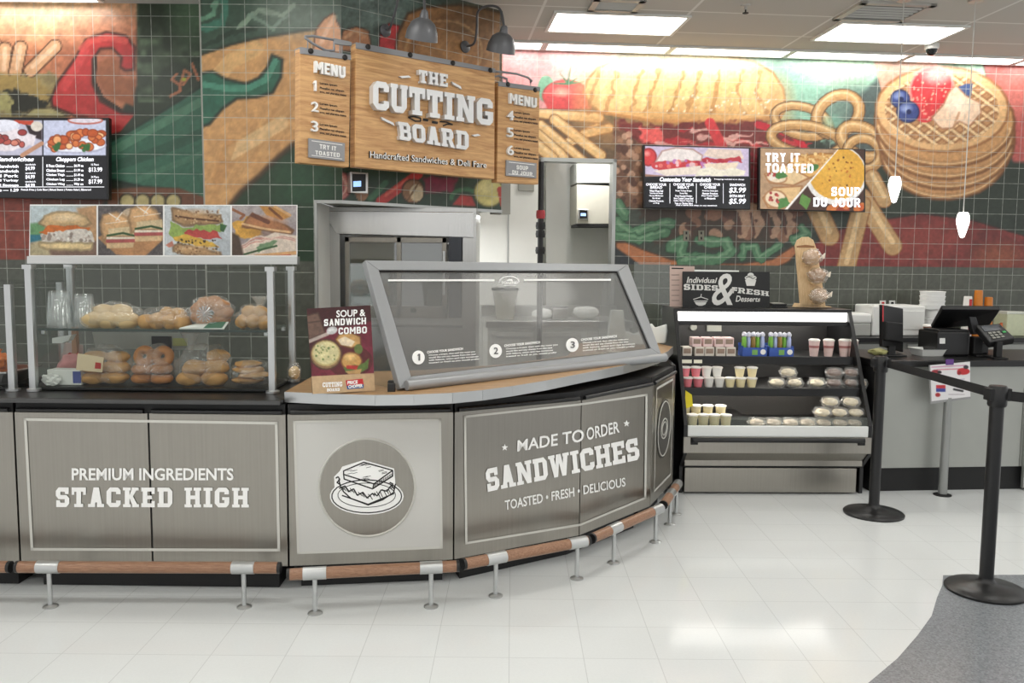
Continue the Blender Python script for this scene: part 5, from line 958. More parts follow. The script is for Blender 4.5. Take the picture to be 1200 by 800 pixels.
MB().slab([aty(61, 396, 4.33), aty(84, 392, 4.33), aty(80, 399, 4.33), aty(72, 402, 4.33), aty(61, 402, 4.33)], V(0, .05, 0)).build('tray', PAP, t); MB().box(aty(90, 400, 4.5)[0] - .012, aty(90, 400, 4.5)[0] + .012, 4.47, 4.5, B2, SHZ - .009).build('prop', mat('prop_brown', (190, 150, 120), .5), t)
# fried chicken in its pan
CHK = mat('fried_chicken', (206, 112, 44), .6, var=.4, vscale=30, bump=.8)
t = thing('serving_pan', 'steel serving pan holding the fried chicken', 'pan', (-2.83, 4.41, DZ + .018))
pan = MB().lathe([(.145, 0), (.165, .06), (.175, .062), (.175, .068), (.16, .068), (.14, .006)], n=32, sq=.75); pan.v = [(x * 1.8, y, z) for x, y, z in pan.v]; pan.build('pan', STEEL2, t, smooth=True, local=True)
g = random.Random(7); k = 0
for lay, (n, z) in enumerate(((9, .055), (8, .105), (5, .15))):
    for i in range(n):
        x = -2.83 + g.uniform(.0, .27 - lay * .05) * (1 if i % 3 else -1); y = 4.40 + g.uniform(-.1, .1) * (1 - lay * .25)
        t = thing('fried_chicken_piece', 'knobbly orange piece of fried chicken heaped in the steel pan', 'fried chicken', (x, y, DZ + .018 + z - .035), g.uniform(0, 3), 'fried chicken pieces in the pan'); MB().blob((0, 0, .035), (.055, .042, .036), .5, k, 3, 2.4).build('piece', CHK, t, smooth=True, local=True, ang=180); k += 1
# bun bag on the wood beside the case
t = thing('bag_of_rolls', 'small bag with one pale roll on the worktop, just right of the display case', 'bag of rolls', (*atz(345, 447, .99)[:2], .986)); MB().blob((0, 0, .05), (.035, .05, .055), .2, 2, 3, flat=-.049).build('film', FILM, t, smooth=True, local=True); MB().blob((0, 0, .05), (.028, .04, .035), .1, 2, 3).build('roll', PALE, t, smooth=True, local=True)
# ================================================================ HANGING SIGN, LAMPS, SCREENS
SIGNW = wood('sign_wood', (172, 122, 76), (226, 182, 126), (.8, .8, 9), .5, 5.0)
SS = VP((-1.045, 5.65), math.atan2(.79, .949)); GREYS = mat('sign_grey', (140, 141, 144), .5, .3, var=.03); METW = mat('letter_silver', (224, 225, 226), .4, .3, var=.05); PLQ = mat('plaque_grey', (150, 151, 154), .5, var=.03); LSIDE = mat('letter_white', (240, 240, 238), .45, var=.02)
def board(name, label, quad, strip, bolts):
    q = [SS.at(*p) for p in quad]; c = sum(q) / 4; t = thing(name, label, 'sign', c, 0, None)
    MB().slab(q, -SS.n * .07).build('board', SIGNW, t, bevel=.004)
    s_ = [SS.at(*p) for p in strip]; MB().slab([p + SS.n * .006 for p in s_], -SS.n * .082).build('metal_strip', GREYS, t, bevel=.002)
    for b in bolts: MB().lathe([(.018, .006), (.018, .012), (.010, .018)], SS.at(*b), 12, ax=SS.n).build('bolt', INK, t, smooth=True)
    return t
tm = board('hanging_sign', 'large wooden sign lettered THE CUTTING BOARD on the tiled wall', [(417, 50), (580, 80.5), (579.5, 210), (416, 195.5)], [(417, 49.5), (580, 80.5), (580, 85.5), (417, 57)], [(430.5, 55), (480, 64.5), (530, 74), (574, 82.5)])
# brackets to the wall
for px in (440, 560):
    a = SS.at(px, 130) - SS.n * .07; MB().tube([a, a - SS.n * .36], .012, 8).build('wall_bracket', GREYS, tm)
Zg = lambda *p: [(340 + x * .25, 30 + y * .25) for x, y in p]
mb = MB(); k = dict(surf=SS, lift=.002, thick=.035)
slab_text(mb, 'THE', Zg((590, 210), (726, 233), (726, 292), (592, 270)), gap=1.2, **k); mb.build('raised_lettering', METW, tm); mb = MB()
slab_text(mb, 'BOARD', Zg((492, 452), (824, 500), (824, 586), (500, 536)), gap=1.0, **k); mb.build('raised_lettering', METW, tm)
mb = MB(); k['thick'] = .05; slab_text(mb, 'CUTTING', Zg((370, 262), (934, 352), (934, 474), (370, 395)), gap=.9, **k); mb.build('raised_lettering', METW, tm)
mb = MB(); fit_text(mb, 'Handcrafted Sandwiches & Deli Fare', Zg((368, 588), (914, 640), (914, 668), (368, 620)), SS, bold=.014, lift=.004, thick=.006); mb.build('tagline', INK, tm)
mb = MB(); fit_text(mb, 'Handcrafted Sandwiches & Deli Fare', Zg((371, 588), (917, 640), (917, 668), (371, 620)), SS, bold=.006, lift=.0115); mb.build('tagline_face', LSIDE, tm)
mb = MB()
for P in ([(505, 244), (560, 240)], [(748, 268), (800, 296)], [(418, 434), (485, 466)], [(845, 518), (885, 512)]):
    a, b = np.array(P, float); d = (b - a) / np.linalg.norm(b - a); nn = np.array([-d[1], d[0]]) * 5; mb.slab([SS.at(*q) + SS.n * .002 for q in Zg(a - nn, b - nn - d * 12, b + nn, a + nn + d * 12)], SS.n * .018)
mb.build('dashes', METW, tm)
mb = MB(); inkline(mb, Zg((552, 430), (575, 426), (610, 434), (610, 448), (585, 448), (552, 430)), SS, 1.6, .004); inkline(mb, Zg((622, 440), (645, 444)), SS, 3, .004); inkline(mb, Zg((664, 452), (690, 456)), SS, 3, .004); inkline(mb, Zg((700, 450), (730, 452), (760, 464), (735, 462), (715, 470)), SS, 1.6, .004); mb.build('knife_emblem', INK, tm)
# left and right menu boards
tl = board('menu_board', 'narrow wooden MENU board with numbers 1 to 3, left of the large sign', [(351.5, 56), (411, 65), (409, 196), (351, 190.5)], [(351.5, 55), (411, 64.5), (411, 70.5), (351.5, 63)], [(363.5, 60), (403.5, 67.5)])
tr = board('menu_board', 'narrow wooden MENU board with numbers 4 to 6, right of the large sign', [(584, 96), (632.5, 103), (631, 216), (582.5, 213.5)], [(584, 95.5), (632.5, 102), (632.5, 107), (584, 101)], [(594.5, 99), (626.5, 105.5)])
def menu(t, head, nums, plq, plt):
    mb = MB(); block_text(mb, 'MENU', head, SS, gap=1.6, lift=.003, thick=.025)
    for n_, q in nums: (block_text if n_ == '1' else fit_text)(mb, n_, q, SS, lift=.003, thick=.022)
    mb.build('raised_lettering', LSIDE, t)
    q = [SS.at(*p) + SS.n * .002 for p in plq]; pl = MB().slab(q, SS.n * .014).build('plaque', PLQ, t, bevel=.002)
    mb = MB()
    for s_, b in plt: block_text(mb, s_, b, SS, gap=1.8, lift=.018)
    for f_ in (.12, .88):
        a = np.asarray(plq[0], float) * (1 - f_) + np.asarray(plq[3], float) * f_; b = np.asarray(plq[1], float) * (1 - f_) + np.asarray(plq[2], float) * f_; d = b - a; inkline(mb, [a + d * .08, b - d * .08], SS, .8, .017)
    mb.build('plaque_lettering', LSIDE, pl)
menu(tl, Zg((108, 168), (250, 196), (250, 250), (108, 222)), [('1', Zg((103, 258), (116, 261), (116, 309), (103, 306))), ('2', Zg((96, 356), (126, 362), (126, 408), (96, 402))), ('3', Zg((94, 446), (124, 452), (124, 502), (94, 496)))], Zg((82, 528), (252, 552), (250, 638), (82, 618)), [('TRY IT', Zg((132, 556), (210, 568), (210, 588), (132, 578))), ('TOASTED', Zg((112, 586), (226, 598), (226, 618), (112, 606)))])
menu(tr, Zg((1020, 318), (1146, 342), (1146, 388), (1020, 366)), [('4', Zg((1010, 398), (1040, 402), (1040, 446), (1010, 442))), ('5', Zg((1010, 478), (1038, 482), (1038, 526), (1010, 522))), ('6', Zg((1010, 560), (1040, 564), (1040, 610), (1010, 606)))], Zg((1008, 630), (1150, 646), (1148, 716), (1006, 704)), [('SOUP', Zg((1054, 654), (1108, 660), (1108, 680), (1054, 674))), ('DU JOUR', Zg((1034, 678), (1128, 688), (1128, 706), (1034, 696)))])
def lorem(t, x0, x1, rows, sl):
    mb = MB()
    for y in rows:
        fit_text(mb, 'Lorem Ipsum', Zg((x0, y), (x0 + (x1 - x0) * .66, y + sl * .66), (x0 + (x1 - x0) * .66, y + sl * .66 + 13), (x0, y + 13)), SS, bold=.03, lift=.003)
        fit_text(mb, 'Phasellus nec aliquam', Zg((x0, y + 22), (x0 + (x1 - x0) * .92, y + 22 + sl * .9), (x0 + (x1 - x0) * .92, y + 35 + sl * .9), (x0, y + 35)), SS, bold=.03, lift=.003)
        fit_text(mb, 'arcu, sed pharetra massa', Zg((x0, y + 40), (x1, y + 40 + sl), (x1, y + 53 + sl), (x0, y + 53)), SS, bold=.03, lift=.003)
    mb.build('small_print', INK, t)
lorem(tl, 138, 262, (264, 360, 456), 18); lorem(tr, 1048, 1160, (400, 484, 566), 14)
# knife and cleaver shaped brackets above the side boards
def wire(t, name, pts, r=.008, closed=False, off=-.035):
    MB().tube([SS.at(*q) + SS.n * off for q in Zg(*pts)], r, 8, closed=closed).build(name, GREYS, t, smooth=True)
wire(tl, 'knife_outline', ((82, 46), (120, 44), (218, 62), (218, 112), (180, 112), (120, 80), (82, 52)), .0085, True)
MB().slab([SS.at(*q) - SS.n * .028 for q in Zg((214, 54), (284, 68), (300, 74), (300, 92), (264, 88), (216, 82))], -SS.n * .014).build('knife_handle', GREYS, tl, bevel=.003)
for x, y0, y1 in ((95, 54, 108), (256, 84, 146), (246, 84, 140)): wire(tl, 'hanger', ((x, y0), (x - 1, y1)), .004)
wire(tr, 'cleaver_outline', ((968, 210), (1010, 214), (1075, 222), (1130, 240), (1148, 258), (1140, 262)), .009); wire(tr, 'cleaver_outline', ((968, 210), (970, 236), (990, 232), (1030, 246), (1030, 262)), .008)
for x, y0, y1 in ((1008, 240, 272), (1142, 262, 290)): wire(tr, 'hanger', ((x, y0), (x, y1)), .004)
# goose-neck lamps
LGR = mat('lamp_grey', (98, 99, 102), .45, .3)
def goose(pl, path, shade, Yd, label, top):
    w0 = WB.at(*pl) + WB.n * .012; t = thing('gooseneck_lamp', label, 'wall lamp', w0, 0, 'gooseneck lamps over the sign')
    MB().lathe([(.045, 0), (.045, .012), (.03, .022), (.012, .03)], WB.at(*pl) + WB.n * .001, 20, ax=WB.n).build('wall_plate', LGR, t, smooth=True)
    n = len(path); P = [w0 + WB.n * .02]
    for i, q in enumerate(path): P.append(aty(q[0], q[1], w0[1] + (Yd - w0[1]) * (i + 1) / n))
    Q = []
    for i in range(len(P) - 1):
        a = P[max(i - 1, 0)]; b = P[i]; c = P[i + 1]; d = P[min(i + 2, len(P) - 1)]
        for s_ in np.linspace(0, 1, 6)[:-1]: Q.append(.5 * (2 * b + (c - a) * s_ + (2 * a - 5 * b + 4 * c - d) * s_ ** 2 + (-a + 3 * b - 3 * c + d) * s_ ** 3))
    Q.append(P[-1]); MB().tube(Q, .009, 10).build('arm', LGR, t, smooth=True)
    c = P[-1]; ax = -SS.n * .42 + V(.1, 0, -1); MB().lathe([(.012, -.02), (.022, -.01), (.03, .03), (.05, .04), (.075, .06), (.098, .11), (.105, .165), (.101, .165), (.09, .11), (.06, .07), (.02, .05)], c, 28, ax=ax).build('shade', LGR, t, smooth=True)
    ax = ax / np.linalg.norm(ax); MB().blob(c + ax * .1, (.03, .03, .035), 0, 0, 3).build('bulb', mat('bulb_white', (235, 232, 225), .4), t, smooth=True)
goose((451, 36), [(458, 30), (465, 6), (470, -20), (485, -28), (496, -8), (497.5, 15)], None, 5.55, 'goose-neck lamp nearer the menu numbers 1 to 3, over the middle of the sign', 0)
goose((544.5, 55), [(556, 50), (559, 30), (560, 14), (572, 7), (586, 11), (591, 33)], None, 6.2, 'goose-neck lamp at the right end of the large sign', 0)
# thermostat boxes
def stat(surf, q, scr, label):
    c = sum(surf.at(*p) for p in q) / 4; t = thing('thermostat', label, 'control box', c); MB().slab([surf.at(*p) + surf.n * .001 for p in q], surf.n * .05).build('box', STEEL2, t, bevel=.004)
    x0, y0 = q[0]; x1, y1 = q[2]; w_, h_ = x1 - x0, y1 - y0; MB().slab([surf.at(*p) + surf.n * .052 for p in ((x0 + w_ * .1, y0 + h_ * .1), (x1 - w_ * .16, y0 + h_ * .12), (x1 - w_ * .16, y1 - h_ * .12), (x0 + w_ * .1, y1 - h_ * .1))], surf.n * .004).build('panel', BLACK, t)
    MB().slab([surf.at(*p) + surf.n * .057 for p in scr], surf.n * .002).build('screen', mat('blue_screen', (150, 190, 245), .3, emit=1.0, var=0), t)
stat(WB, [(406.5, 201.5), (427, 203), (427, 227.5), (407, 226.5)], [(409, 213), (418, 212.5), (418, 219), (409, 219.5)], 'steel thermostat box with a blue screen on the tiles below the sign')
# screens
SCRM = painted_mat('screen_picture', emit=.82, rough=.2, k=1.0); SCRW = mat('screen_text', (240, 240, 248), .4, emit=.9, var=0)
def screen(name, label, surf, q, fn, nu, nv, bez=.012):
    c = sum(surf.at(*p) for p in q) / 4; t = thing(name, label, 'screen', c); B = [surf.at(*p) for p in q]
    MB().slab([p + surf.n * .0 for p in B], -surf.n * .05).build('casing', BLACK, t, bevel=.003); cc = sum(B) / 4
    MB().slab([cc + (p - cc) * .35 - surf.n * .05 for p in B], -surf.n * .06).build('wall_mount', BLKM, t)
    I = [p + (cc - p) / np.linalg.norm(cc - p) * bez * 1.4 + surf.n * .0015 for p in B]; painted('display', I, int(nu * 1.35), int(nv * 1.35), lambda p: (fn(p), p.rough(.09, 2.6, 4)), SCRM, t); return t
def scr_left(t):
    t.c[:] = (16, 16, 22); t.poly([(-40, 141), (49.5, 141), (49.5, 182), (-40, 182)], (190, 188, 205), .8); t.poly([(51, 141), (124, 141), (124, 182), (51, 182)], (200, 204, 226), .8)
    t.poly([(15, 141), (40, 141), (38, 146), (17, 145)], (190, 70, 50), 1, wob=1); t.poly([(30, 146), (49, 150), (49, 164), (36, 160)], (44, 30, 34), 2); t.ell(43, 148, 7, 6, (224, 214, 200)); t.ell(5, 147, 18, 7, (230, 230, 240)); t.poly([(-30, 158), (20, 151), (42, 158), (40, 170), (10, 178), (-30, 178)], (232, 222, 226), 1.5, wob=1.5)
    for k in range(16): g = random.Random(k); t.ell(g.uniform(-25, 28), g.uniform(155, 170), g.uniform(3, 6), 3.5, g.choice([(190, 90, 80), (160, 60, 60), (214, 130, 110), (230, 170, 140)]), edge=(90, 40, 40), ew=.7)
    t.line([(26, 182), (49, 168)], 5, (190, 140, 110)); t.ell(100, 141, 20, 4, (222, 214, 222), edge=(180, 80, 60)); t.ell(88, 170, 36, 9, (236, 238, 248), edge=(170, 170, 190))
    for k in range(34):
        g = random.Random(k + 50); x = 88 + g.uniform(-30, 32); y = 163 + g.uniform(-12, 8) + abs(x - 88) * .15; t.ell(x, y, g.uniform(3.5, 6.5), g.uniform(3, 5), g.choice([(216, 120, 66), (236, 168, 110), (190, 88, 44), (244, 196, 140), (204, 104, 56)]), edge=(140, 60, 30), ew=.8)
    t.dots(10, (62, 168, 70, 175), 2, [(50, 100, 50)], 1); t.dots(10, (94, 170, 104, 176), 2, [(50, 100, 50)], 2)
TLs = VP((-3.4, LY - .12), 0)
t = screen('menu_screen', 'menu screen with a fried chicken photo and price list on the left wall', TLs, [(-46, 137), (127.5, 138), (127.5, 234), (-46, 231)], scr_left, 190, 110)
mb = MB(); s_ = TLs.out(.004); LB_ = lambda *a, **k: rect_text(mb, *a, s_, **k)
LB_('BBQ Sandwiches', -24, 184, 40, 190, bold=.035, shear=.2); LB_('Choppers Chicken', 66, 184, 110, 190.5, bold=.035, shear=.2)
for k, (a, b) in enumerate((('Pulled Sandwich', '$6.99'), ('Beef Sandwich', '$4.99'), ('Pulled Pork', '$5.99'), ('Roasted Turkey', '$3.99'), ('Smoked Sausage', '$1.99'))): LB_(a, -18, 193 + k * 5.6, 22, 196.6 + k * 5.6, bold=.03)
for k in range(3): LB_('$4.99', 30, 195 + k * 10, 41, 200 + k * 10, bold=.025); LB_('sandwich', 30, 191.6 + k * 10, 42, 193.8 + k * 10)
for k, (a, b) in enumerate((('8 Piece Chicken', '$6.99 ea'), ('Chicken Breast', '$1.99 ea'), ('Chicken Thigh', '$1.49 ea'), ('Chicken Leg', '$1.29 ea'), ('Chicken Wing', '99¢ ea'))): LB_(a, 54.5, 192.5 + k * 5.4, 76, 196 + k * 5.4, bold=.03); LB_('........', 78, 195 + k * 5.4, 86, 195.8 + k * 5.4); LB_(b, 87, 192.5 + k * 5.4, 98, 196 + k * 5.4, bold=.03)
LB_('16 Piece', 107, 191.5, 116, 194); LB_('$13.99', 104, 196, 120, 202, bold=.025); LB_('24 Piece', 107, 206, 116, 208.5); LB_('$17.99', 104, 210, 120, 216, bold=.025)
LB_('Sides — 1.29', -10, 221, 22, 224.5, bold=.03); LB_('French Fries | Cole Slaw | Baked Beans | Potato Salad | Macaroni', 25, 221, 107, 224, bold=.02)
inkline(mb, [(50.2, 184), (50.2, 218)], s_, .5, .001); inkline(mb, [(0, 219), (122, 219)], s_, .6, .001); mb.build('lettering', SCRW, t)
def scr_mid(t):
    t.c[:] = (12, 14, 22); t.poly([(756, 171), (877.5, 174), (877.5, 206.5), (756, 206.5)], (206, 190, 214), .8); t.ell(760, 184, 9, 10, (214, 60, 62), edge=(150, 30, 36)); t.glow(758, 180, 5, 4, (250, 170, 160), .8)
    t.poly([(768, 190), (776, 177), (792, 173), (812, 175), (823, 182), (822, 189), (800, 189)], (238, 226, 220), 1, edge=(180, 140, 130)); t.poly([(824, 182), (830, 174), (868, 176), (872, 186), (850, 188)], (228, 206, 190), 1)
    t.poly([(764, 190), (822, 188), (824, 196), (780, 202), (766, 198)], (204, 66, 72), 1, wob=2); t.poly([(822, 186), (866, 184), (872, 190), (826, 192)], (190, 60, 70), 1, wob=2); t.dots(30, (768, 188, 866, 196), 2.4, [(232, 120, 110), (170, 40, 60), (240, 200, 200), (190, 120, 180)], 3)
    t.poly([(766, 200), (800, 196), (822, 194), (818, 204), (780, 206)], (238, 222, 206), 1); t.poly([(824, 192), (866, 190), (862, 198), (830, 200)], (236, 216, 190), 1); t.poly([(814, 206), (820, 198), (834, 196), (844, 200), (858, 196), (874, 200), (872, 206)], (240, 232, 210), 1, wob=1); t.poly([(756, 204), (780, 206), (756, 207)], (160, 120, 100), 1)
WRt = WR.out(.14)
t = screen('menu_screen', 'menu screen with a ham sandwich photo and choices, left of the soup screen', WRt, [(753.5, 169.5), (879.5, 173), (879.5, 245.5), (754.5, 243.5)], scr_mid, 170, 100)
mb = MB(); s_ = WRt.out(.004); LB_ = lambda *a, **k: rect_text(mb, *a, s_, .012, **k)
LB_('Customize Your Sandwich', 773, 207.5, 833, 212.5, bold=.035, shear=.25); LB_('8 toppings included at no charge', 837, 209, 872, 211)
for k, (h_, x, L) in enumerate((('BREAD', 769, 'White Wheat Roll,Sourdough Bread,Honey Multigrain,Rye Bread,Ciabatta Focaccia,or Wrap'), ('MEAT', 801, 'Roast Turkey Breast,Honey Ham,Oven Roasted Chicken,Slow Cooked Corned Beef,Italian Salami Capicola,Tuna or Chicken Salad'), ('CHEESE', 832, 'American Swiss Jack,Muenster Provolone,Sharp Cheddar Pepper,or Mozzarella'))):
    LB_('CHOOSE YOUR', x - 12, 214.5, x + 12, 217.5, bold=.02); LB_(h_, x - 7, 218, x + 7, 221, bold=.02)
    for r, l_ in enumerate(L.split(',')): w_ = len(l_) * .5; LB_(l_, x - w_, 222.5 + r * 2.9, x + w_, 224.7 + r * 2.9, bold=.02)
LB_('SANDWICH', 855, 215, 873, 218, bold=.025); LB_('$3.99', 854, 219.5, 874, 226.5, bold=.02, shear=.2); LB_('EXTRA MEAT', 855, 228, 873, 231, bold=.025); LB_('$5.99', 854, 232.5, 874, 239.5, bold=.02, shear=.2); LB_('Add a drink and chips to any sandwich', 792, 239.5, 840, 241.5, bold=.02)
for x in (785, 816, 847.5): inkline(mb, [(x, 215), (x, 238)], s_, .5, .001)
mb.build('lettering', SCRW, t)
def scr_right(t):
    t.c[:] = (176, 144, 112); t.rough(.12, 8, 2); t.poly([(889, 212), (950, 214), (950, 250), (889, 250)], (188, 150, 116), 2)
    t.poly([(912, 206), (930, 184), (960, 180), (978, 186), (962, 202), (930, 216)], (216, 168, 100), 1, edge=(150, 100, 50)); t.dots(40, (932, 181, 972, 192), 1.6, [(240, 205, 140), (196, 136, 70)], 3); t.ell(954, 196, 8, 4, (70, 120, 60), -.4); t.poly([(896, 204), (918, 192), (948, 208), (930, 217), (902, 214)], (228, 196, 148), 1.5, edge=(160, 110, 70)); t.ell(910, 208, 12, 6.5, (236, 214, 180), .1, edge=(170, 120, 80)); t.poly([(904, 204), (916, 200), (924, 206), (914, 211)], (74, 128, 66), 1, wob=1.5); t.dots(10, (900, 203, 908, 210), 1.5, [(170, 50, 50), (240, 230, 220)], 2)
    t.poly([(894, 232), (906, 220), (940, 218), (936, 232), (920, 244), (900, 243)], (224, 186, 132), 1.5, edge=(160, 110, 70)); t.ell(909, 233, 13, 10, (236, 212, 178), .2, edge=(170, 120, 80)); t.poly([(908, 236), (922, 230), (926, 240), (914, 245)], (84, 132, 70), 1, wob=1.5); t.dots(12, (902, 226, 912, 238), 1.6, [(150, 44, 48), (190, 80, 70), (240, 226, 210)], 5)
    tri = [(984, 174), (1016, 174), (1016, 250), (917, 250)]; t.poly(tri, (70, 46, 36), 1); t.ell(980, 205, 36, 35, (232, 228, 222), soft=1.2); t.ell(981, 203, 33, 31, (222, 166, 62), soft=1.5); t.glow(978, 196, 26, 20, (232, 180, 76), .7); t.dots(26, (962, 184, 1000, 218), 1, [(80, 52, 26), (190, 110, 40), (150, 90, 30)], 6)
    t.poly([(889, 172), (984, 172), (917, 251), (889, 251)], (0, 0, 0), .1, a=0); i = np.nonzero((t.x - 984) * (250 - 174) - (t.y - 174) * (917 - 984) < 0)[0]
    # left of the diagonal keeps the toast photo
    for c_ in (): pass
    t.dots(14, (970, 240, 1012, 248), 5, [(196, 88, 40), (150, 60, 34), (210, 120, 60)], 8); t.poly([(940, 226), (950, 232), (946, 246), (936, 238)], (96, 140, 66), 1, wob=1.5); t.line([(983, 172), (917, 250)], 3.2, (246, 240, 230))
def scr_right2(t):
    scr_right(t); s_ = Paint(t.x, t.y, (176, 144, 112)); s_.rough(.12, 8, 2)
    i = np.nonzero(t.x < 984 - (t.y - 174) * 67 / 76 - 1.6)[0]; k = Paint(t.x[i], t.y[i], (180, 146, 112)); k.rough(.1, 8, 2)
    k.poly([(912, 206), (930, 184), (960, 180), (984, 180), (970, 200), (930, 216)], (216, 168, 100), 1, edge=(150, 100, 50)); k.dots(60, (930, 180, 974, 194), 1.6, [(240, 205, 140), (196, 136, 70)], 3); k.ell(952, 197, 8, 4, (70, 120, 60), -.4); k.poly([(896, 204), (918, 192), (948, 208), (930, 217), (902, 214)], (228, 196, 148), 1.5, edge=(160, 110, 70)); k.ell(910, 208, 12, 6.5, (236, 214, 180), .1, edge=(170, 120, 80)); k.poly([(904, 204), (916, 200), (924, 206), (914, 211)], (74, 128, 66), 1, wob=1.5); k.dots(10, (900, 203, 908, 210), 1.5, [(170, 50, 50), (240, 230, 220)], 2)
    k.poly([(894, 232), (906, 220), (940, 218), (936, 232), (920, 244), (900, 243)], (224, 186, 132), 1.5, edge=(160, 110, 70)); k.ell(909, 233, 13, 10, (236, 212, 178), .2, edge=(170, 120, 80)); k.poly([(908, 236), (922, 230), (926, 240), (914, 245)], (84, 132, 70), 1, wob=1.5); k.dots(12, (902, 226, 912, 238), 1.6, [(150, 44, 48), (190, 80, 70), (240, 226, 210)], 5)
    t.c[i] = k.c
t = screen('menu_screen', 'screen showing TRY IT TOASTED and SOUP DU JOUR below the waffle mural', WRt, [(889.5, 172.5), (1014.5, 174.5), (1014, 248.5), (889, 245.5)], scr_right2, 170, 100)
mb = MB(); s_ = WRt.out(.004)
for w_, a, b, c, d in (('TRY IT', 897, 179, 937, 189.5), ('TOASTED', 897, 191.5, 953, 202), ('SOUP', 974, 219, 1008, 229.5), ('DU JOUR', 953, 231.5, 1008, 242)): block_text(mb, w_, box4(a, b, c, d, .012), s_, gap=1.9)
mb.build('lettering', SCRW, t)
# pendant lamps
PGL = mat('opal_glass', (255, 252, 245), .3, emit=3.0, var=0)
for (x, y0, y1), Y, lb in (((1049, 207, 238), 6.6, 'white glowing pendant lamp in front of the waffle plate rim, the higher one'), ((1129, 249, 279), 6.6, 'white glowing pendant lamp over the till, the lower one')):
    top = aty(x, y0, Y); bot = aty(x, y1, Y); H = top[2] - bot[2]; t = thing('pendant_lamp', lb, 'pendant lamp', (top[0], Y, CE))
    prof = [(.0, 0), (.018, .01), (.034, H * .3), (.048, H * .55), (.052, H * .72), (.046, H * .9), (.036, H), (.0, H)]
    MB().lathe([(r * .9 + 1e-4, bot[2] + h_) for r, h_ in prof], (top[0], Y, 0), 24).build('shade', PGL, t, smooth=True); MB().tube([top, V(top[0], Y, CE - .02)], .0035, 6).build('cord', mat('cord_white', (200, 200, 195), .5), t); MB().lathe([(.05, CE - .02), (.05, CE - .001)], (top[0], Y, 0), 18).build('ceiling_cap', ALU, t)
# ================================================================ KITCHEN BEHIND THE GUARD
OY = 6.5; OV = VP((0, OY), 0)
t = thing('bread_oven', 'tall stainless bread oven with a glass door behind the slanted guard', 'oven', (-.82, 6.9, 0))
ox0 = OV.at(376, 300)[0]; ox1 = OV.at(558, 300)[0]; ztop = 2.012
d0 = OV.at(398, 274); d1 = OV.at(542, 384); hx0, hx1, hz1, hz0 = d0[0], d1[0], d0[2], d1[2]
MB().box(ox0, hx0, OY, 7.2, .02, ztop).box(hx1, ox1, OY, 7.2, .02, ztop).box(hx0, hx1, OY, 7.2, hz1, ztop).box(hx0, hx1, OY, 7.2, .02, hz0).box(hx0, hx1, 6.75, 7.2, hz0, hz1).build('housing', steel('oven_steel', (196, 196, 194), .3), t)
MB().slab([V(ox0 + .12, OY - .001, hz1), V(ox1 - .02, OY - .001, hz1 - .02), V(ox1 - .02, OY - .001, ztop - .03), V(ox0 + .02, OY - .001, ztop - .03)], V(0, -.012, 0)).build('hood_panel', steel('oven_steel2', (206, 206, 204), .26), t, bevel=.004)
fx0 = OV.at(405, 300)[0]; fx1 = OV.at(526, 300)[0]; zt = OV.at(460, 278)[2]; zb = OV.at(460, 372)[2]; mx = OV.at(468, 300)[0]
mb = MB()
for a, b, c, d in ((fx0, fx0 + .035, zb, zt), (fx1 - .05, fx1 - .015, zb, zt), (mx - .018, mx + .018, zb, zt), (fx0, fx1 - .015, zt - .04, zt), (fx0, fx1 - .015, zb, zb + .09)): mb.box(a, b, OY - .03, OY, c, d)
dr = mb.build('door', steel('door_steel', (150, 146, 138), .35), t, bevel=.003)
MB().box(fx0 + .03, fx1 - .04, OY - .012, OY - .008, zb + .08, zt - .035).build('door_glass', clear('oven_glass', (120, 140, 126), .25, .03, .6, gloss=.22), dr)
MB().tube([V(fx1 - .033, OY - .07, zb + .18), V(fx1 - .033, OY - .07, zt - .1)], .012, 10).build('handle', ALU, dr, smooth=True)
for x in (428, 485):
    q = OV.at(x, 363); MB().lathe([(.022, 0), (.02, .03)], q + V(0, -.031, 0), 16, ax=(0, -1, 0)).build('knob', BLACK, dr, smooth=True)
for z in (zb + .2, zb + .38, zb + .56): MB().box(hx0 + .06, hx1 - .08, OY + .03, 6.74, z, z + .012).build('rack', STEEL2, t)
MB().slab([OV.at(526, 277), OV.at(541, 278), OV.at(541, 372), OV.at(526, 372)], V(0, -.02, 0)).build('control_strip', mat('control_dark', (52, 56, 64), .3), t)
MB().tube([OV.at(376.5, 248) + V(0, -.015, 0), OV.at(376.5, 266) + V(0, -.015, 0)], .008, 8).build('hinge', ALU, t)
# black pipe with a red valve
PV = VP(RW(0, .86, 0), A5).at(633, 300) * V(1, 1, 0); t = thing('standpipe', 'black vertical pipe with a red valve beside the doorway', 'pipe', PV)
MB().lathe([(.024, .0), (.024, 2.46)], PV, 14).build('pipe', BLACK, t, smooth=True); zr_ = aty(633, 252, PV[1])[2]
MB().lathe([(.036, zr_ - .03), (.04, zr_), (.036, zr_ + .04)], PV, 14).build('red_valve', mat('valve_red', (170, 50, 56), .4), t, smooth=True)
for dz in (-.09, -.16, -.3): MB().lathe([(.038, zr_ + dz - .03), (.042, zr_ + dz), (.038, zr_ + dz + .03)], PV, 14).build('coupling', BLKM, t, smooth=True)
b0_ = VP(RW(1.1, .06, 0), A5); t = thing('door_closer', 'small grey box on the white wall below the right menu board', 'box', b0_.at(615, 219)); MB().slab([b0_.at(607, 215), b0_.at(626, 216), b0_.at(626, 224), b0_.at(607, 223)], -b0_.n * .025).build('box', GREYM, t, bevel=.004)
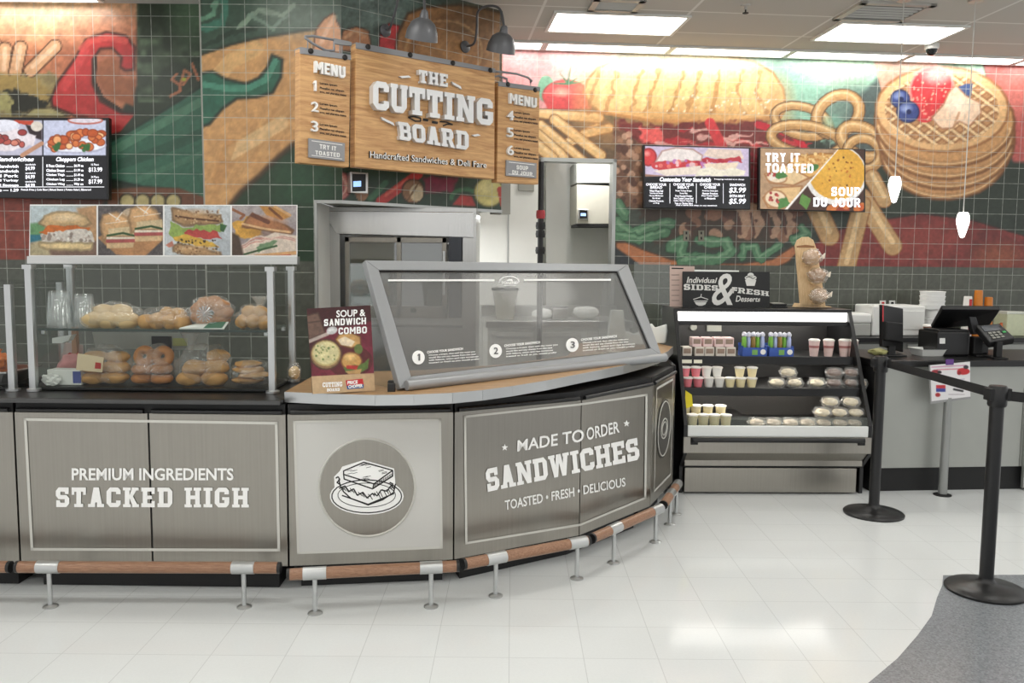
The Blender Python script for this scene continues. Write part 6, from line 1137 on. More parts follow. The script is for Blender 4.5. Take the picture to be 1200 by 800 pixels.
# bulkhead box in the back room and its thermostat
HB = VP(RW(0, -1.1, 0), A5)
t = thing('extract_hood', 'white boxed hood high in the room beyond the doorway', 'hood', HB.at(700, 250))
MB().slab([HB.at(676, 216), HB.at(745, 219), HB.at(745, 262), HB.at(676, 262)], -HB.n * .47).build('box', mat('cream_paint', (196, 192, 178), .5), t)
MB().slab([HB.at(676, 262) + HB.n * .01, HB.at(745, 262) + HB.n * .01, HB.at(745, 265.5) + HB.n * .01, HB.at(676, 265.5) + HB.n * .01], -HB.n * .4).build('lower_edge', BLKM, t)  # the dark shadow under the box, modelled as a black strip
MB().slab([HB.at(676, 190), HB.at(745, 190), HB.at(745, 214), HB.at(676, 214)], -HB.n * .45).build('upper_box', mat('hood_white', (196, 196, 190), .6), t)
stat(HB, [(677, 245), (689, 246), (689, 257.5), (677, 257)], [(679.5, 250), (685.5, 250.2), (685.5, 253.4), (679.5, 253.3)], 'small black thermostat with a blue screen on the boxed hood')
# steel work table against the white wall, seen through the guard
t = thing('work_table', 'low white-fronted steel refrigerated work table seen through the guard', 'work table', RW(.9, .5, 0))
def wbox(u0, u1, d0, d1, z0, z1): m_ = MB(); m_.slab([RW(u0, d0, z0), RW(u1, d0, z0), RW(u1, d1, z0), RW(u0, d1, z0)], V(0, 0, z1 - z0)); return m_
wbox(.72, 1.98, .06, .75, .06, 1.04).build('cabinet', WHITE, t); wbox(.70, 2.0, .05, .79, 1.041, 1.10).build('top', STEEL2, t, bevel=.004); wbox(.7, 2.0, .05, .1, 1.10, 1.2).build('upstand', STEEL2, t)
for a, b in ((.75, 1.13), (1.17, 1.55), (1.6, 1.95)): d_ = wbox(a, b, .752, .77, .2, 1.0).build('door', mat('table_door', (206, 206, 200), .4), t, bevel=.003); wbox(a + .05, b - .05, .772, .79, .95, .965).build('handle', ALU, d_)
for u in (.76, 1.94): 
    for d_ in (.12, .7): MB().lathe([(.025, .0), (.025, .059)], RW(u, d_, 0), 12).build('foot', BLACK, t)
WT = VP(RW(0, .5, 0), A5)
q = WT.at(592, 366); t = thing('food_bin', 'tall clear food container with a dark rim on the work table', 'food container', (*q[:2], 1.101)); MB().lathe([(.08, 0), (.115, .25), (.12, .255)], n=24, sq=.7).build('bin', clear('bin_clear', (214, 210, 190), .45, .2, .9), t, smooth=True, local=True); MB().lathe([(.122, .255), (.124, .275), (.10, .28)], n=24, sq=.7).build('lid', BLKM, t, smooth=True, local=True)
for x, lb, s_ in ((636, 'left one of the two white bread bundles on the work table', .9), (686, 'right one of the two white bread bundles on the work table', 1.1)):
    q = WT.at(x, 368); t = thing('wrapped_loaf', lb, 'wrapped loaf', (*q[:2], 1.101)); MB().blob((0, 0, .05 * s_), (.11 * s_, .07, .055 * s_), .2, x, 3, flat=-.05 * s_).build('loaf', PAP, t, smooth=True, local=True)
q = WT.at(655, 366); t = thing('steel_box', 'grey steel box between the bread bundles on the work table', 'box', (*q[:2], 1.101), A5); MB().box(-.07, .07, -.08, .08, 0, .1).build('box', STEEL2, t, bevel=.004, local=True); MB().box(-.06, .06, -.07, .07, .101, .108).build('lid', BLKM, t, local=True)
q = aty(723, 425, 6.6); t = thing('paper_stand', 'slanted white paper holder behind the right end of the guard', 'paper holder', (q[0], 6.6, 1.021)); MB().slab([aty(713, 396, 6.6), aty(733, 396, 6.6), aty(731, 364, 6.6), aty(717, 364, 6.6)], V(0, .12, 0)).build('holder', PAP, t, bevel=.004)

# ================================================================ CHILLED CASE
F0 = V(1.186, 5.80, 0); aF = .02; WF = 1.31
def FP(u, d, z): return F0 + V(u * math.cos(aF) - d * math.sin(aF), u * math.sin(aF) + d * math.cos(aF), z)
FD = lambda d: VP(FP(0, d, 0), aF)
def fbox(u0, u1, d0, d1, z0, z1, mb=None): mb = mb or MB(); return mb.slab([FP(u0, d0, z0), FP(u1, d0, z0), FP(u1, d1, z0), FP(u0, d1, z0)], V(0, 0, z1 - z0))
t = thing('chilled_case', 'black open-front chilled case of cups and boxes with a steel base', 'chilled case', FP(WF / 2, .4, 0), aF)
prof = [(.85, .0), (.10, .0), (.10, .19), (-.012, .30), (-.012, .505), (.43, 1.285), (.85, 1.285)]
for u in (0, WF - .028): MB().slab([FP(u, d, z) for d, z in prof], FP(.028, 0, 0) - FP(0, 0, 0)).build('side_panel', BLACK, t, bevel=.004)
INN = mat('case_interior', (32, 31, 31), .5)
fbox(.03, WF - .03, .80, .85, .0, 1.28).build('back_panel', INN, t); fbox(.0, WF, .42, .86, 1.262, 1.286).build('top_panel', BLACK, t, bevel=.004)
fbox(.03, WF - .03, .42, .45, 1.195, 1.262).build('canopy_light', mat('canopy_white', (255, 253, 248), .4, var=0, emit=2.2), t, bevel=.008)
fbox(.03, WF - .03, .40, .47, 1.165, 1.195).build('canopy_lip', BLACK, t, bevel=.004)
fbox(.06, WF - .06, .475, .50, 1.172, 1.19).build('light_tube', mat('case_tube', (255, 250, 240), .5, emit=SHELF_E * .7, var=0), t)
def shelf(z, d0):
    s_ = fbox(.03, WF - .03, d0, .80, z - .02, z).build('shelf', INN, t); fbox(.03, WF - .03, d0 - .018, d0 - .001, z - .052, z + .006).build('price_rail', BLACK, s_, bevel=.003)
    fbox(.05, WF - .05, d0 + .01, d0 + .03, z - .03, z - .0205).build('shelf_light', mat('case_tube2', (255, 250, 240), .5, emit=SHELF_E, var=0), s_)
ZA, ZB_, ZC = .945, .735, .47; DA, DB, DC = .30, .17, .02
shelf(ZA, DA); shelf(ZB_, DB)
fbox(.03, WF - .03, .0, .80, ZC - .03, ZC).build('deck', INN, t)
fbox(.03, WF - .03, .62, .64, ZC, .72).build('rear_grille', mat('case_grille', (74, 72, 70), .4, .5), t)
fbox(.028, WF - .028, -.014, .01, .425, .502).build('front_lip', mat('lip_white', (232, 234, 232), .35, var=.02), t, bevel=.006)
MB().slab([FP(.03, -.006, .503), FP(WF - .03, -.006, .503), FP(WF - .03, .012, .56), FP(.03, .012, .56)], V(0, .004, 0)).build('front_glass', sheet, t)
fbox(.0, WF, -.014, .02, .31, .424).build('front_panel', STEEL, t, bevel=.003)
MB().tube([FP(.06, -.03, .405), FP(WF - .06, -.03, .405)], .016, 12).build('bumper', BLACK, t, smooth=True)
for u in (.05, WF - .1): fbox(u, u + .05, -.022, -.012, .37, .42).build('bumper_end', BLKM, t, bevel=.003)
fbox(.03, WF - .03, .06, .09, .205, .31).build('lower_panel', STEEL, t)
MB().slab([FP(.02, -.008, .31), FP(WF - .02, -.008, .31), FP(WF - .02, .09, .215), FP(.02, .09, .215)], V(0, .02, .0)).build('sloping_panel', STEEL, t)
fbox(.03, WF - .03, .085, .12, .188, .204).build('gap_strip', BLKM, t); fbox(.035, WF - .06, .075, .10, .012, .186).build('kick_plate', STEEL, t, bevel=.002)
q = FD(.79); MB().lathe([(.028, 0), (.028, .02), (.022, .024)], q.at(812, 383), 18, ax=q.n).build('thermometer', GREYM, t); MB().slab([q.at(828, 378), q.at(845, 378), q.at(845, 388), q.at(828, 388)], q.n * .012).build('notice', GREYM, t)
MB().slab([FP(.04, DA - .02, .90), FP(.11, DA - .02, .90), FP(.11, DA - .02, .925), FP(.04, DA - .02, .925)], V(0, -.002, 0)).slab([FP(.125, DA - .02, .90), FP(.185, DA - .02, .90), FP(.185, DA - .02, .925), FP(.125, DA - .02, .925)], V(0, -.002, 0)).build('price_tags', mat('tag_white', (236, 234, 214), .5), t)
MB().slab([FP(.03, .10, .60), FP(.085, .10, .62), FP(.075, .10, .70), FP(.03, .10, .73)], V(0, -.003, 0)).build('yellow_tag', mat('tag_yellow', (232, 214, 40), .5), t)
# goods: built once, copied
def proto_cup(name, label, cat, r0, r1, H, body, lid, fill=None):
    o = thing(name, label, cat); MB().lathe([(r0, .001), (r1, H)], n=18).build('cup', body, o, smooth=True, local=True); MB().lathe([(r1 + .003, H - .002), (r1 + .004, H + .006), (r1 - .004, H + .010)], n=18).build('lid', lid, o, smooth=True, local=True); return o
CW = mat('cup_white', (238, 236, 230), .4, var=.02); PINK = mat('cup_pink', (232, 130, 140), .45, var=.1); YEL = mat('cup_cream', (240, 226, 180), .45, var=.05); LIDC = mat('cup_lid', (242, 238, 232), .35, var=.02)
def row(kind, mk, d, z, pxs, grp, yref=None):
    """one thing per picture column; the first is built by mk, the rest are copies"""
    p0 = None; s_ = FD(d)
    for i, (x, label) in enumerate(pxs):
        c = s_.at(x, 430); c[2] = z + .0012
        if p0 is None: p0 = mk(label); p0['group'] = grp; p0.matrix_world = Matrix.Translation(Vector(c)) @ Matrix.Rotation(aF, 4, 'Z')
        else: copy_tree(p0, c, aF, label, grp)
def small_box(face_c):
    def mk(label):
        o = thing('snack_box', label, 'snack box'); MB().box(-.034, .034, -.05, .05, 0, .066).build('box', face_c, o, bevel=.004, local=True); MB().box(-.026, .026, -.0515, -.0505, .02, .055).build('window', mat('box_window', (150, 128, 112), .4, var=.3, vscale=40), o, local=True); return o
    return mk
BX = mat('box_cream', (226, 218, 206), .5, var=.04); BXP = mat('box_pink', (234, 206, 204), .5, var=.04)
row('b', small_box(BX), DA + .07, ZA, [(x, f'pale snack box, {ORD[i]} from the left in the bottom row of the top shelf') for i, x in enumerate((803, 817.5, 829, 842, 854))], 'snack boxes on the top shelf')
row('b2', small_box(BXP), DA + .08, ZA + .068, [(x, f'pinkish snack box, {ORD[i]} from the left in the upper row of the top shelf') for i, x in enumerate((814, 827, 840, 851.5))], 'snack boxes stacked on top')
def snack_tray(label):
    o = thing('snack_tray', label, 'snack tray'); BLU = mat('tray_blue', (56, 88, 168), .5, var=.08)
    MB().box(-.088, .088, -.06, .06, 0, .006).box(-.088, .088, -.06, -.056, .006, .065).box(-.088, .088, .056, .06, .006, .09).box(-.088, -.084, -.056, .056, .006, .075).box(.084, .088, -.056, .056, .006, .075).build('tray', BLU, o, local=True)
    MB().lathe([(.02, 0), (.02, .001)], (.06, -.0605, .034), 14, ax=(0, -1, 0)).build('emblem', CW, o, local=True); MB().box(-.02, .02, -.0615, -.0605, .012, .05).build('patch', mat('tray_green', (120, 170, 90), .5), o, local=True)
    for k in range(5):
        x = -.066 + k * .033; p = MB().blob((x, -.01 + .01 * (k % 2), .09), (.017, .03, .075), .1, k, 3, flat=-.08).build('pouch', mat(('pouch_green', 'pouch_blue', 'pouch_brown')[k % 3], ((120, 178, 70), (176, 186, 226), (150, 120, 60))[k % 3], .3, var=.2, vscale=25), o, smooth=True, local=True)
        MB().blob((x, -.012, .155), (.018, .026, .02), .3, k + 3, 2).build('pouch_top', mat('pouch_white', (226, 226, 238), .3, var=.1, vscale=40), p, smooth=True, local=True)
    return o
row('t', snack_tray, DA + .08, ZA, [(881, 'blue display tray of snack pouches, leftmost of the two trays and nearest the snack boxes'), (912, 'blue display tray of snack pouches, rightmost of the two trays and nearest the parfaits')], 'blue snack trays')
PARF = mat('parfait', (222, 196, 190), .4, var=.18, vscale=22)
def parfait(label):
    o = thing('parfait_cup', label, 'parfait cup'); MB().lathe([(.028, .001), (.034, .06), (.039, .115)], n=20).build('cup', PARF, o, smooth=True, local=True); MB().lathe([(.0405, .113), (.042, .12), (.030, .128)], n=20).build('lid', LIDC, o, smooth=True, local=True)
    MB().lathe([(.0352, .062), (.0372, .080)], n=20).build('fruit_band', mat('parfait_band', (168, 110, 106), .4, var=.3, vscale=40), o, smooth=True, local=True); return o
row('p', parfait, DA + .07, ZA, [(953, 'parfait cup standing alone, leftmost of the parfaits'), (970, 'parfait cup, second of the parfaits from the left'), (988, 'parfait cup, third of the parfaits from the left'), (998, 'parfait cup against the right side of the chilled case, rightmost parfait')], 'parfait cups on the top shelf')
cupP = lambda body: (lambda label: proto_cup('dessert_cup', label, 'dessert cup', .026, .036, .062, body, LIDC))
row('c1', cupP(PINK), DB + .06, ZB_, [(806, 'pink dessert cup, first in the front row of the middle shelf'), (818.5, 'pink dessert cup, second in the front row of the middle shelf')], 'pink cups on the middle shelf')
row('c2', cupP(CW), DB + .06, ZB_, [(x, f'white dessert cup, {ORD[i]} from the left in the front row of the middle shelf') for i, x in enumerate((831, 843.5))], 'white cups on the middle shelf')
row('c3', cupP(YEL), DB + .06, ZB_, [(x, f'cream dessert cup, {ORD[i]} from the left in the front row of the middle shelf') for i, x in enumerate((856, 868.5, 881.5))], 'cream cups on the middle shelf')
row('c4', cupP(PINK), DB + .08, ZB_ + .073, [(803, 'pink dessert cup on top of the row, leftmost of the upper cups'), (815.5, 'pink dessert cup on top of the row, second of the upper cups')], 'pink cups stacked on top')
row('c5', cupP(CW), DB + .08, ZB_ + .073, [(828, 'white dessert cup on top of the row, third of the upper cups'), (840.5, 'white dessert cup on top of the row, fourth of the upper cups')], 'white cups stacked on top')
row('c6', cupP(YEL), DB + .08, ZB_ + .073, [(867, 'cream dessert cup on top of the row, left one of the upper cream pair'), (881.5, 'cream dessert cup on top of the row, right one of the upper cream pair')], 'cream cups stacked on top')
CLAM = clear('clamshell', (250, 250, 248), .22, .08, 1, gloss=.06, wrinkle=.3)
def clam(fillm, w_=.058):
    def mk(label):
        o = thing('dessert_clamshell', label, 'clamshell'); MB().lathe([(w_ * .8, .001), (w_, .03), (w_ * 1.06, .032), (w_ * 1.06, .036), (w_ * .95, .038), (w_ * .78, .066), (w_ * .3, .071)], n=20, sq=.5).build('shell', CLAM, o, smooth=True, local=True); MB().blob((0, 0, .032), (w_ * .78, w_ * .72, .027), .25, 3, 3).build('cake', fillm, o, smooth=True, local=True); return o
    return mk
CK = mat('cake_cream', (236, 222, 188), .5, var=.25, vscale=30); CKD = mat('cake_dark', (110, 76, 58), .5, var=.5, vscale=35); CKM = mat('cake_mixed', (232, 210, 184), .5, var=.5, vscale=30)
row('k1', clam(CK, .06), DB + .07, ZB_, [(911, 'cream dessert clamshell, lower left of the middle shelf clamshells'), (932, 'cream dessert clamshell under the stacked one, beside the single clamshell'), (958, 'single cream dessert clamshell between the two clamshell stacks')], 'cream clamshells on the middle shelf')
row('k2', clam(CK, .06), DB + .08, ZB_ + .074, [(924, 'cream dessert clamshell stacked on two others')], 'cream clamshells on the middle shelf')
row('k3', clam(CKD, .06), DB + .07, ZB_, [(978, 'dark-filled dessert clamshell at the bottom of the left dark stack'), (999, 'dark-filled dessert clamshell at the bottom of the right dark stack')], 'dark clamshells on the middle shelf')
row('k4', clam(CKD, .06), DB + .075, ZB_ + .074, [(978, 'dark-filled dessert clamshell at the top of the left dark stack'), (999, 'dark-filled dessert clamshell at the top of the right dark stack')], 'dark clamshells on the middle shelf')
row('k5', clam(CKM, .045), DB + .05, ZB_, [(1010, 'dessert clamshell against the right side of the middle shelf')], 'clamshells on the middle shelf')
TC = lambda label: proto_cup('tall_cup', label, 'pudding cup', .030, .037, .085, YEL, LIDC)
row('d1', TC, DC + .07, ZC, [(x, f'pale pudding cup, {ORD[i]} from the left in the front row of the bottom deck') for i, x in enumerate((813, 826, 839, 852.5))], 'pudding cups on the bottom deck')
row('d2', TC, DC + .19, ZC + .045, [(x, f'pale pudding cup, {ORD[i]} from the left in the back row of the bottom deck') for i, x in enumerate((804, 817, 831, 846))], 'pudding cups at the back of the bottom deck')
_r = fbox(.03, .52, DC + .14, .6, ZC + .001, ZC + .045).build('riser', INN, None); props(_r, 'low black riser under the back row of pudding cups', 'riser')
row('e1', clam(CKM, .062), DC + .08, ZC, [(x, f'mixed dessert clamshell, {ORD[i]} from the left in the front row of the bottom deck') for i, x in enumerate((889, 909, 929, 949, 968, 987, 1004))], 'clamshells on the bottom deck')
row('e2', clam(CK, .062), DC + .09, ZC + .074, [(x, f'cream dessert clamshell, {ORD[i]} from the left in the second layer of the bottom deck') for i, x in enumerate((966, 986, 1006))], 'clamshells in the second layer')
row('e3', clam(CK, .062), DC + .11, ZC + .148, [(975, 'cream dessert clamshell, left one of the top two on the bottom deck'), (999, 'cream dessert clamshell, right one of the top two on the bottom deck')], 'clamshells in the third layer')
# things on the case
CT = 1.287; SGN = FD(.56)
t = thing('chalkboard_sign', 'black sign lettered Individual SIDES and FRESH Desserts on the chilled case', 'sign', SGN.at(850, 360) * V(1, 1, 0) + V(0, 0, CT))
zq = lambda x, y: SGN.at(x, y)
MB().slab([zq(800, 318), zq(902, 318.5), zq(902, 360.5), zq(800, 360)], -SGN.n * .012).build('board', mat('chalk_black', (34, 35, 36), .6), t)
MB().slab([zq(814, 315.8), zq(866, 316.8), zq(866, 318.4), zq(814, 318)], -SGN.n * .012).build('top_edge', PAP, t)
Zh = lambda *p: [(720 + x * .23333, 220 + y * .23333) for x, y in p]
mb = MB(); fit_text(mb, 'Individual', Zh((362, 446), (516, 452), (516, 478), (362, 478)), SGN, bold=.02, shear=.25); slab_text(mb, 'SIDES', Zh((348, 482), (520, 490), (520, 516), (348, 512)), SGN); fit_text(mb, '&', Zh((495, 430), (612, 430), (600, 590), (488, 590)), SGN, bold=.01, shear=.2); slab_text(mb, 'RESH', Zh((622, 500), (774, 520), (776, 544), (618, 528)), SGN); 
fit_text(mb, 'F', Zh((590, 498), (618, 500), (614, 530), (588, 528)), SGN, bold=.05); fit_text(mb, 'Desserts', Zh((608, 540), (732, 548), (732, 572), (608, 572)), SGN, bold=.02, shear=.25)
flat(mb, Zh((398, 566), (468, 566), (456, 586), (440, 592), (424, 592), (410, 586)), SGN, .002); inkline(mb, Zh((396, 560), (434, 548), (470, 560)), SGN, .9, .002); inkline(mb, Zh((434, 546), (436, 534)), SGN, .8, .002)
flat(mb, Zh((656, 462), (712, 462), (704, 492), (664, 492)), SGN, .002); flat(mb, Zh(*EL(684, 452, 30, 14, 16)[:-1]), SGN, .002); flat(mb, Zh(*EL(684, 438, 16, 12, 14)[:-1]), SGN, .002); mb.build('lettering', mat('chalk_white', (222, 222, 218), .6), t)
mb = MB(); inkline(mb, Zh((660, 452), (676, 446), (694, 456), (708, 450)), SGN, .7, .004); inkline(mb, Zh((402, 572), (464, 572)), SGN, .6, .004); mb.build('drawing_gaps', INK, t)
S2b = FD(.62); t = thing('paper_notice', 'pinkish printed notice standing left of the black Desserts sign', 'notice', S2b.at(792, 360) * V(1, 1, 0) + V(0, 0, CT)); MB().slab([S2b.at(785, 311.5), S2b.at(814, 312), S2b.at(814, 359.5), S2b.at(785, 359)], -S2b.n * .006).build('card', mat('notice_pink', (206, 182, 172), .6), t)
mb = MB(); flat(mb, [S2b_ for S2b_ in [(787, 313.5), (801, 313.8), (801, 315.2), (787, 315)]], S2b, .001)
for k in range(6): inkline(mb, [(787, 322 + 6 * k), (796, 322 + 6 * k)], S2b, .5, .001)
mb.build('print', INK, t)
t = thing('tray', 'small black stacked trays between the Desserts sign and the muffin stand', 'tray', FP(.72, .62, CT)); q = FD(.62).at(911, 358); t.location = (q[0], q[1], CT)
MB().box(-.06, .06, -.06, .06, 0, .012).box(-.055, .055, -.055, .055, .018, .03).box(-.05, .05, -.05, .05, .012, .018).build('trays', BLACK, t, bevel=.002, local=True); MB().box(-.05, .035, -.05, .05, .030, .036).build('card', GREYM, t, local=True)
# muffin stand
MV = VP(FD(.55).at(952, 360), aF, 0, .0); BRD = wood('stand_wood', (206, 170, 124), (232, 204, 162), (20, 20, 3), .5)
t = thing('muffin_stand', 'wooden paddle stand with three wrapped muffins on the chilled case', 'muffin stand', MV.p0 * V(1, 1, 0) + V(0, 0, CT))
Zm = Zh; pb = [MV.at(*q) for q in Zm((935, 598), (912, 330), (908, 290), (920, 262), (945, 247), (975, 246), (1000, 262), (1012, 295), (1022, 330), (1062, 596))]
MB().slab(pb, -MV.n * .02).build('paddle', BRD, t, bevel=.003); MB().slab([MV.at(*q) for q in Zm((912, 600), (924, 580), (1090, 596), (1092, 601))], -MV.n * .09).build('base', BRD, t, bevel=.003)
MB().slab([MV.at(*q) + MV.n * .001 for q in Zm((915, 292), (960, 286), (1004, 292), (1003, 300), (915, 300))], MV.n * .003).build('carving', mat('carving_brown', (150, 106, 70), .6), t)
CEL = clear('cellophane', (236, 220, 190), .2, .1, 1, gloss=.22, wrinkle=1.0)
for k, (x, y) in enumerate(((974, 348), (1002, 440), (1010, 538))):
    q = MV.at(*Zm((x, y))[0]) + MV.n * .075; m_ = MB().blob(q, (.06, .055, .05), .22, k, 3).build('muffin', mat(('muffin_gold', 'muffin_brown', 'muffin_pale')[k], ((190, 140, 84), (172, 124, 78), (196, 166, 140))[k], .5, var=.5, vscale=22, bump=.5), t, smooth=True)
    MB().blob(q, (.072, .068, .062), .3, k + 5, 3, 2.5).build('wrap', CEL, m_, smooth=False); MB().slab([q + V(.06, -.02, .0), q + V(.09, -.02, .03), q + V(.085, -.02, -.01)], V(0, .02, 0)).build('bow', mat('bow_white', (232, 224, 208), .5), m_)
    MB().box(q[0] - .03, q[0] + .03, q[1] + .02, q[1] + .076, q[2] - .066, q[2] - .056).build('bracket', BRD, t)

# ================================================================ SERVICE COUNTER ON THE RIGHT
C0 = V(2.515, 5.952, 0)
def CP_(u, d, z): return C0 + V(u * math.cos(A5) - d * math.sin(A5), u * math.sin(A5) + d * math.cos(A5), z)
CD = lambda d: VP(CP_(0, d, 0), A5)
def cbox(u0, u1, d0, d1, z0, z1, mb=None): mb = mb or MB(); return mb.slab([CP_(u0, d0, z0), CP_(u1, d0, z0), CP_(u1, d1, z0), CP_(u0, d1, z0)], V(0, 0, z1 - z0))
t = thing('service_counter', 'long steel-fronted service counter with a black top, right of the chilled case', 'counter', CP_(1, .4, 0), A5)
cbox(.06, 2.6, .02, .70, .17, .90).build('carcass', BLKM, t)
PALES = mat('satin_panel', (166, 168, 163), .42, .55, var=.06, vscale=2, stretch=(3, 3, 3))
for a, b in ((.055, 1.16), (1.165, 2.6)): cbox(a, b, 0, .019, .175, .90).build('front_panel', PALES, t)
cbox(.045, 2.65, -.03, .74, .902, .948).build('top', BLACK, t, bevel=.006); cbox(.06, 2.6, .03, .66, 0, .169).build('kick_plate', BLKM, t)
cbox(1.18, 1.3, -.03, -.002, .02, .72).build('end_post', PALES, t, bevel=.004)
t = thing('back_counter', 'black-topped counter with grey drawers along the tiled wall', 'back counter', RW(4.8, .4, 0), A5)
wbox(3.2, 6.6, .04, .62, .10, .90).build('cabinet', mat('drawer_grey', (128, 130, 126), .45, .3), t); wbox(3.15, 6.65, .03, .66, .901, .945).build('top', BLACK, t, bevel=.004); wbox(3.2, 6.6, .06, .56, 0, .099).build('kick_plate', BLKM, t)
for a in (3.25, 3.95, 4.65, 5.35, 6.0): d_ = wbox(a, a + .62, .621, .636, .68, .88).build('drawer', mat('drawer_face', (150, 152, 148), .4, .3), t, bevel=.003); wbox(a + .2, a + .42, .637, .65, .77, .785).build('handle', ALU, d_)
BCZ = .9462; BK = VP(RW(0, .36, 0), A5); BK2 = VP(RW(0, .5, 0), A5); WPL = mat('white_enamel', (232, 233, 230), .35, var=.02)
def bxy(x, s_): q = s_.at(x, 385); return (q[0], q[1], BCZ)
def wbox2(t, s_, x0, y0, x1, y1, dep, name, m_, bev=.01):
    a = s_.at(x0, y0); b = s_.at(x1, y0); top = (a[2] + b[2]) / 2; h_ = top - BCZ if y1 is None else None
    P = [V(*a[:2], BCZ), V(*b[:2], BCZ), V(*b[:2], top), V(*a[:2], top)]
    return MB().slab(P, -s_.n * dep).build(name, m_, t, bevel=bev)
t = thing('microwave', 'white boxy machine on the back counter behind the monitor', 'machine', bxy(1054, BK2)); wbox2(t, BK2, 1023.5, 358, 1085, None, .36, 'body', WPL, .015); MB().slab([BK2.at(1058, 364), BK2.at(1083, 364.5), BK2.at(1083, 386), BK2.at(1058, 386)], BK2.n * .008).build('door', mat('enamel_grey', (222, 223, 220), .35), t, bevel=.003)
t = thing('coffee_grinder', 'white and grey machine on the back counter beside the chilled case', 'machine', bxy(1008, BK2)); wbox2(t, BK2, 996, 379, 1021, None, .3, 'base', mat('machine_grey', (176, 177, 172), .4), .01); MB().slab([BK2.at(995, 367), BK2.at(1022, 367.5), BK2.at(1022, 379), BK2.at(995, 379)], -BK2.n * .3).build('hood', WPL, t, bevel=.02)
FOAM = mat('white_foam', (240, 241, 239), .6, var=.02)
def stack(t, s_, x0, x1, y0, y1, n, name, m_, sq=.75):
    a = s_.at(x0, y0); b = s_.at(x1, y0); r = np.linalg.norm(b - a) / 2 / 1.0; c = (a + b) / 2; z1 = c[2]; z0 = s_.at((x0 + x1) / 2, y1)[2] if y1 else BCZ
    h_ = (z1 - z0) / n
    for k in range(n): z = z0 + k * h_; MB().lathe([(r * .93, z + .001), (r * .97, z + h_ * .8), (r, z + h_ * .82), (r, z + h_ * .95), (r * .9, z + h_ * .99)], (c[0], c[1], 0), 24, sq=sq * .3).build(name, m_, t, smooth=True)
t = thing('foam_container_stack', 'tall stack of white foam takeaway boxes behind the till screen', 'foam boxes', bxy(1094, BK)); stack(t, BK, 1084, 1106, 362, None, 3, 'foam_box', FOAM); stack(t, BK, 1080, 1106, 341, 362, 4, 'foam_box', FOAM)
CRED = mat('cup_red', (196, 44, 50), .45); CORG = mat('cup_orange', (206, 124, 40), .45, var=.05); CBR = mat('cup_brown', (150, 84, 44), .45)
def cups(lb, x0, x1, y0, y1, m_, s_=BK2, n=1, band=None, cat='cups', lift=BCZ):
    a = s_.at(x0, y0); b = s_.at(x1, y0); c = (a + b) / 2; r = np.linalg.norm(b - a) / 2; H = c[2] - lift; t = thing('paper_cups', lb, cat, (c[0], c[1], lift))
    MB().lathe([(r * 1.0, .001), (r * .98, H * .3), (r * .78, H * .96), (r * .72, H)], n=20).build('cup', m_, t, smooth=True, local=True)
    for k in range(n): z = H * (.06 + .09 * k); MB().lathe([(r * 1.03, z), (r * 1.05, z + H * .03), (r * 1.0, z + H * .05)], n=20).build('rim', CW if n < 5 else m_, t, smooth=True, local=True)
    if band: MB().slab([V(-r * .2, -r * 1.02, H * .05), V(r * .5, -r * .93, H * .05), V(r * .4, -r * .8, H * .93), V(-r * .15, -r * .86, H * .93)], V(0, -.003, 0)).build('stripe', band, t, local=True)
cups('stack of upturned white cups with a red stripe, above the till screen', 1129, 1140, 347, None, CW, n=2, band=CRED); cups('taller stack of upturned orange cups above the till screen', 1141.5, 1152.5, 340, None, CORG, n=4); cups('shorter stack of upturned orange cups above the till screen', 1153.5, 1164, 348, None, CORG, n=3)
q = BK2.at(1074, 391); q = RW((q[0] + 1) / math.cos(A5), .6, 0); t = thing('coffee_cup', 'brown paper coffee cup with a white lid on the back counter', 'coffee cup', (q[0], q[1], BCZ)); MB().lathe([(.03, .001), (.04, .1)], n=20).build('cup', CBR, t, smooth=True, local=True); MB().lathe([(.043, .098), (.044, .108), (.036, .116), (.035, .12)], n=20).build('lid', CW, t, smooth=True, local=True)
t = thing('food_tub', 'pale green clear tub at the right edge of the back counter', 'tub', bxy(1196, BK2)); wbox2(t, BK2, 1180.5, 366.5, 1212, None, .2, 'tub', mat('pale_green_tub', (206, 212, 180), .35, var=.12, vscale=30), .008); MB().slab([BK2.at(1180, 365), BK2.at(1213, 366), BK2.at(1213, 369), BK2.at(1180, 368)], -BK2.n * .205).build('lid', mat('tub_lid', (222, 226, 214), .3), t)
q = BK2.at(1171, 370); t = thing('cup_lids', 'white tub with an orange wedge beside the pale green tub', 'tub', (q[0], q[1], BCZ)); MB().lathe([(.05, .001), (.056, .05), (.058, .055)], n=20).build('tub', WPL, t, smooth=True, local=True); MB().slab([V(-.045, -.01, .056), V(.04, -.01, .056), V(.03, -.01, .13)], V(0, .03, 0)).build('wedge', mat('wedge_orange', (210, 110, 60), .5), t, local=True)
for x, lb, z0 in ((1034, 'left white switch plate on the grey tiles above the monitor', 0), (1045, 'right grey switch plate on the grey tiles above the monitor', 1)):
    q = [WR.at(x - 3.4, 352), WR.at(x + 3.6, 352), WR.at(x + 3.6, 357.5), WR.at(x - 3.4, 357.5)]; t = thing('switch_plate', lb, 'switch', sum(q) / 4); MB().slab([p + WR.n * .001 for p in q], WR.n * .008).build('plate', WPL, t, bevel=.002); c = sum(q) / 4; MB().slab([c + (p - c) * .4 + WR.n * .009 for p in q], WR.n * .006).build('switch', (CRED, BLKM)[z0], t)
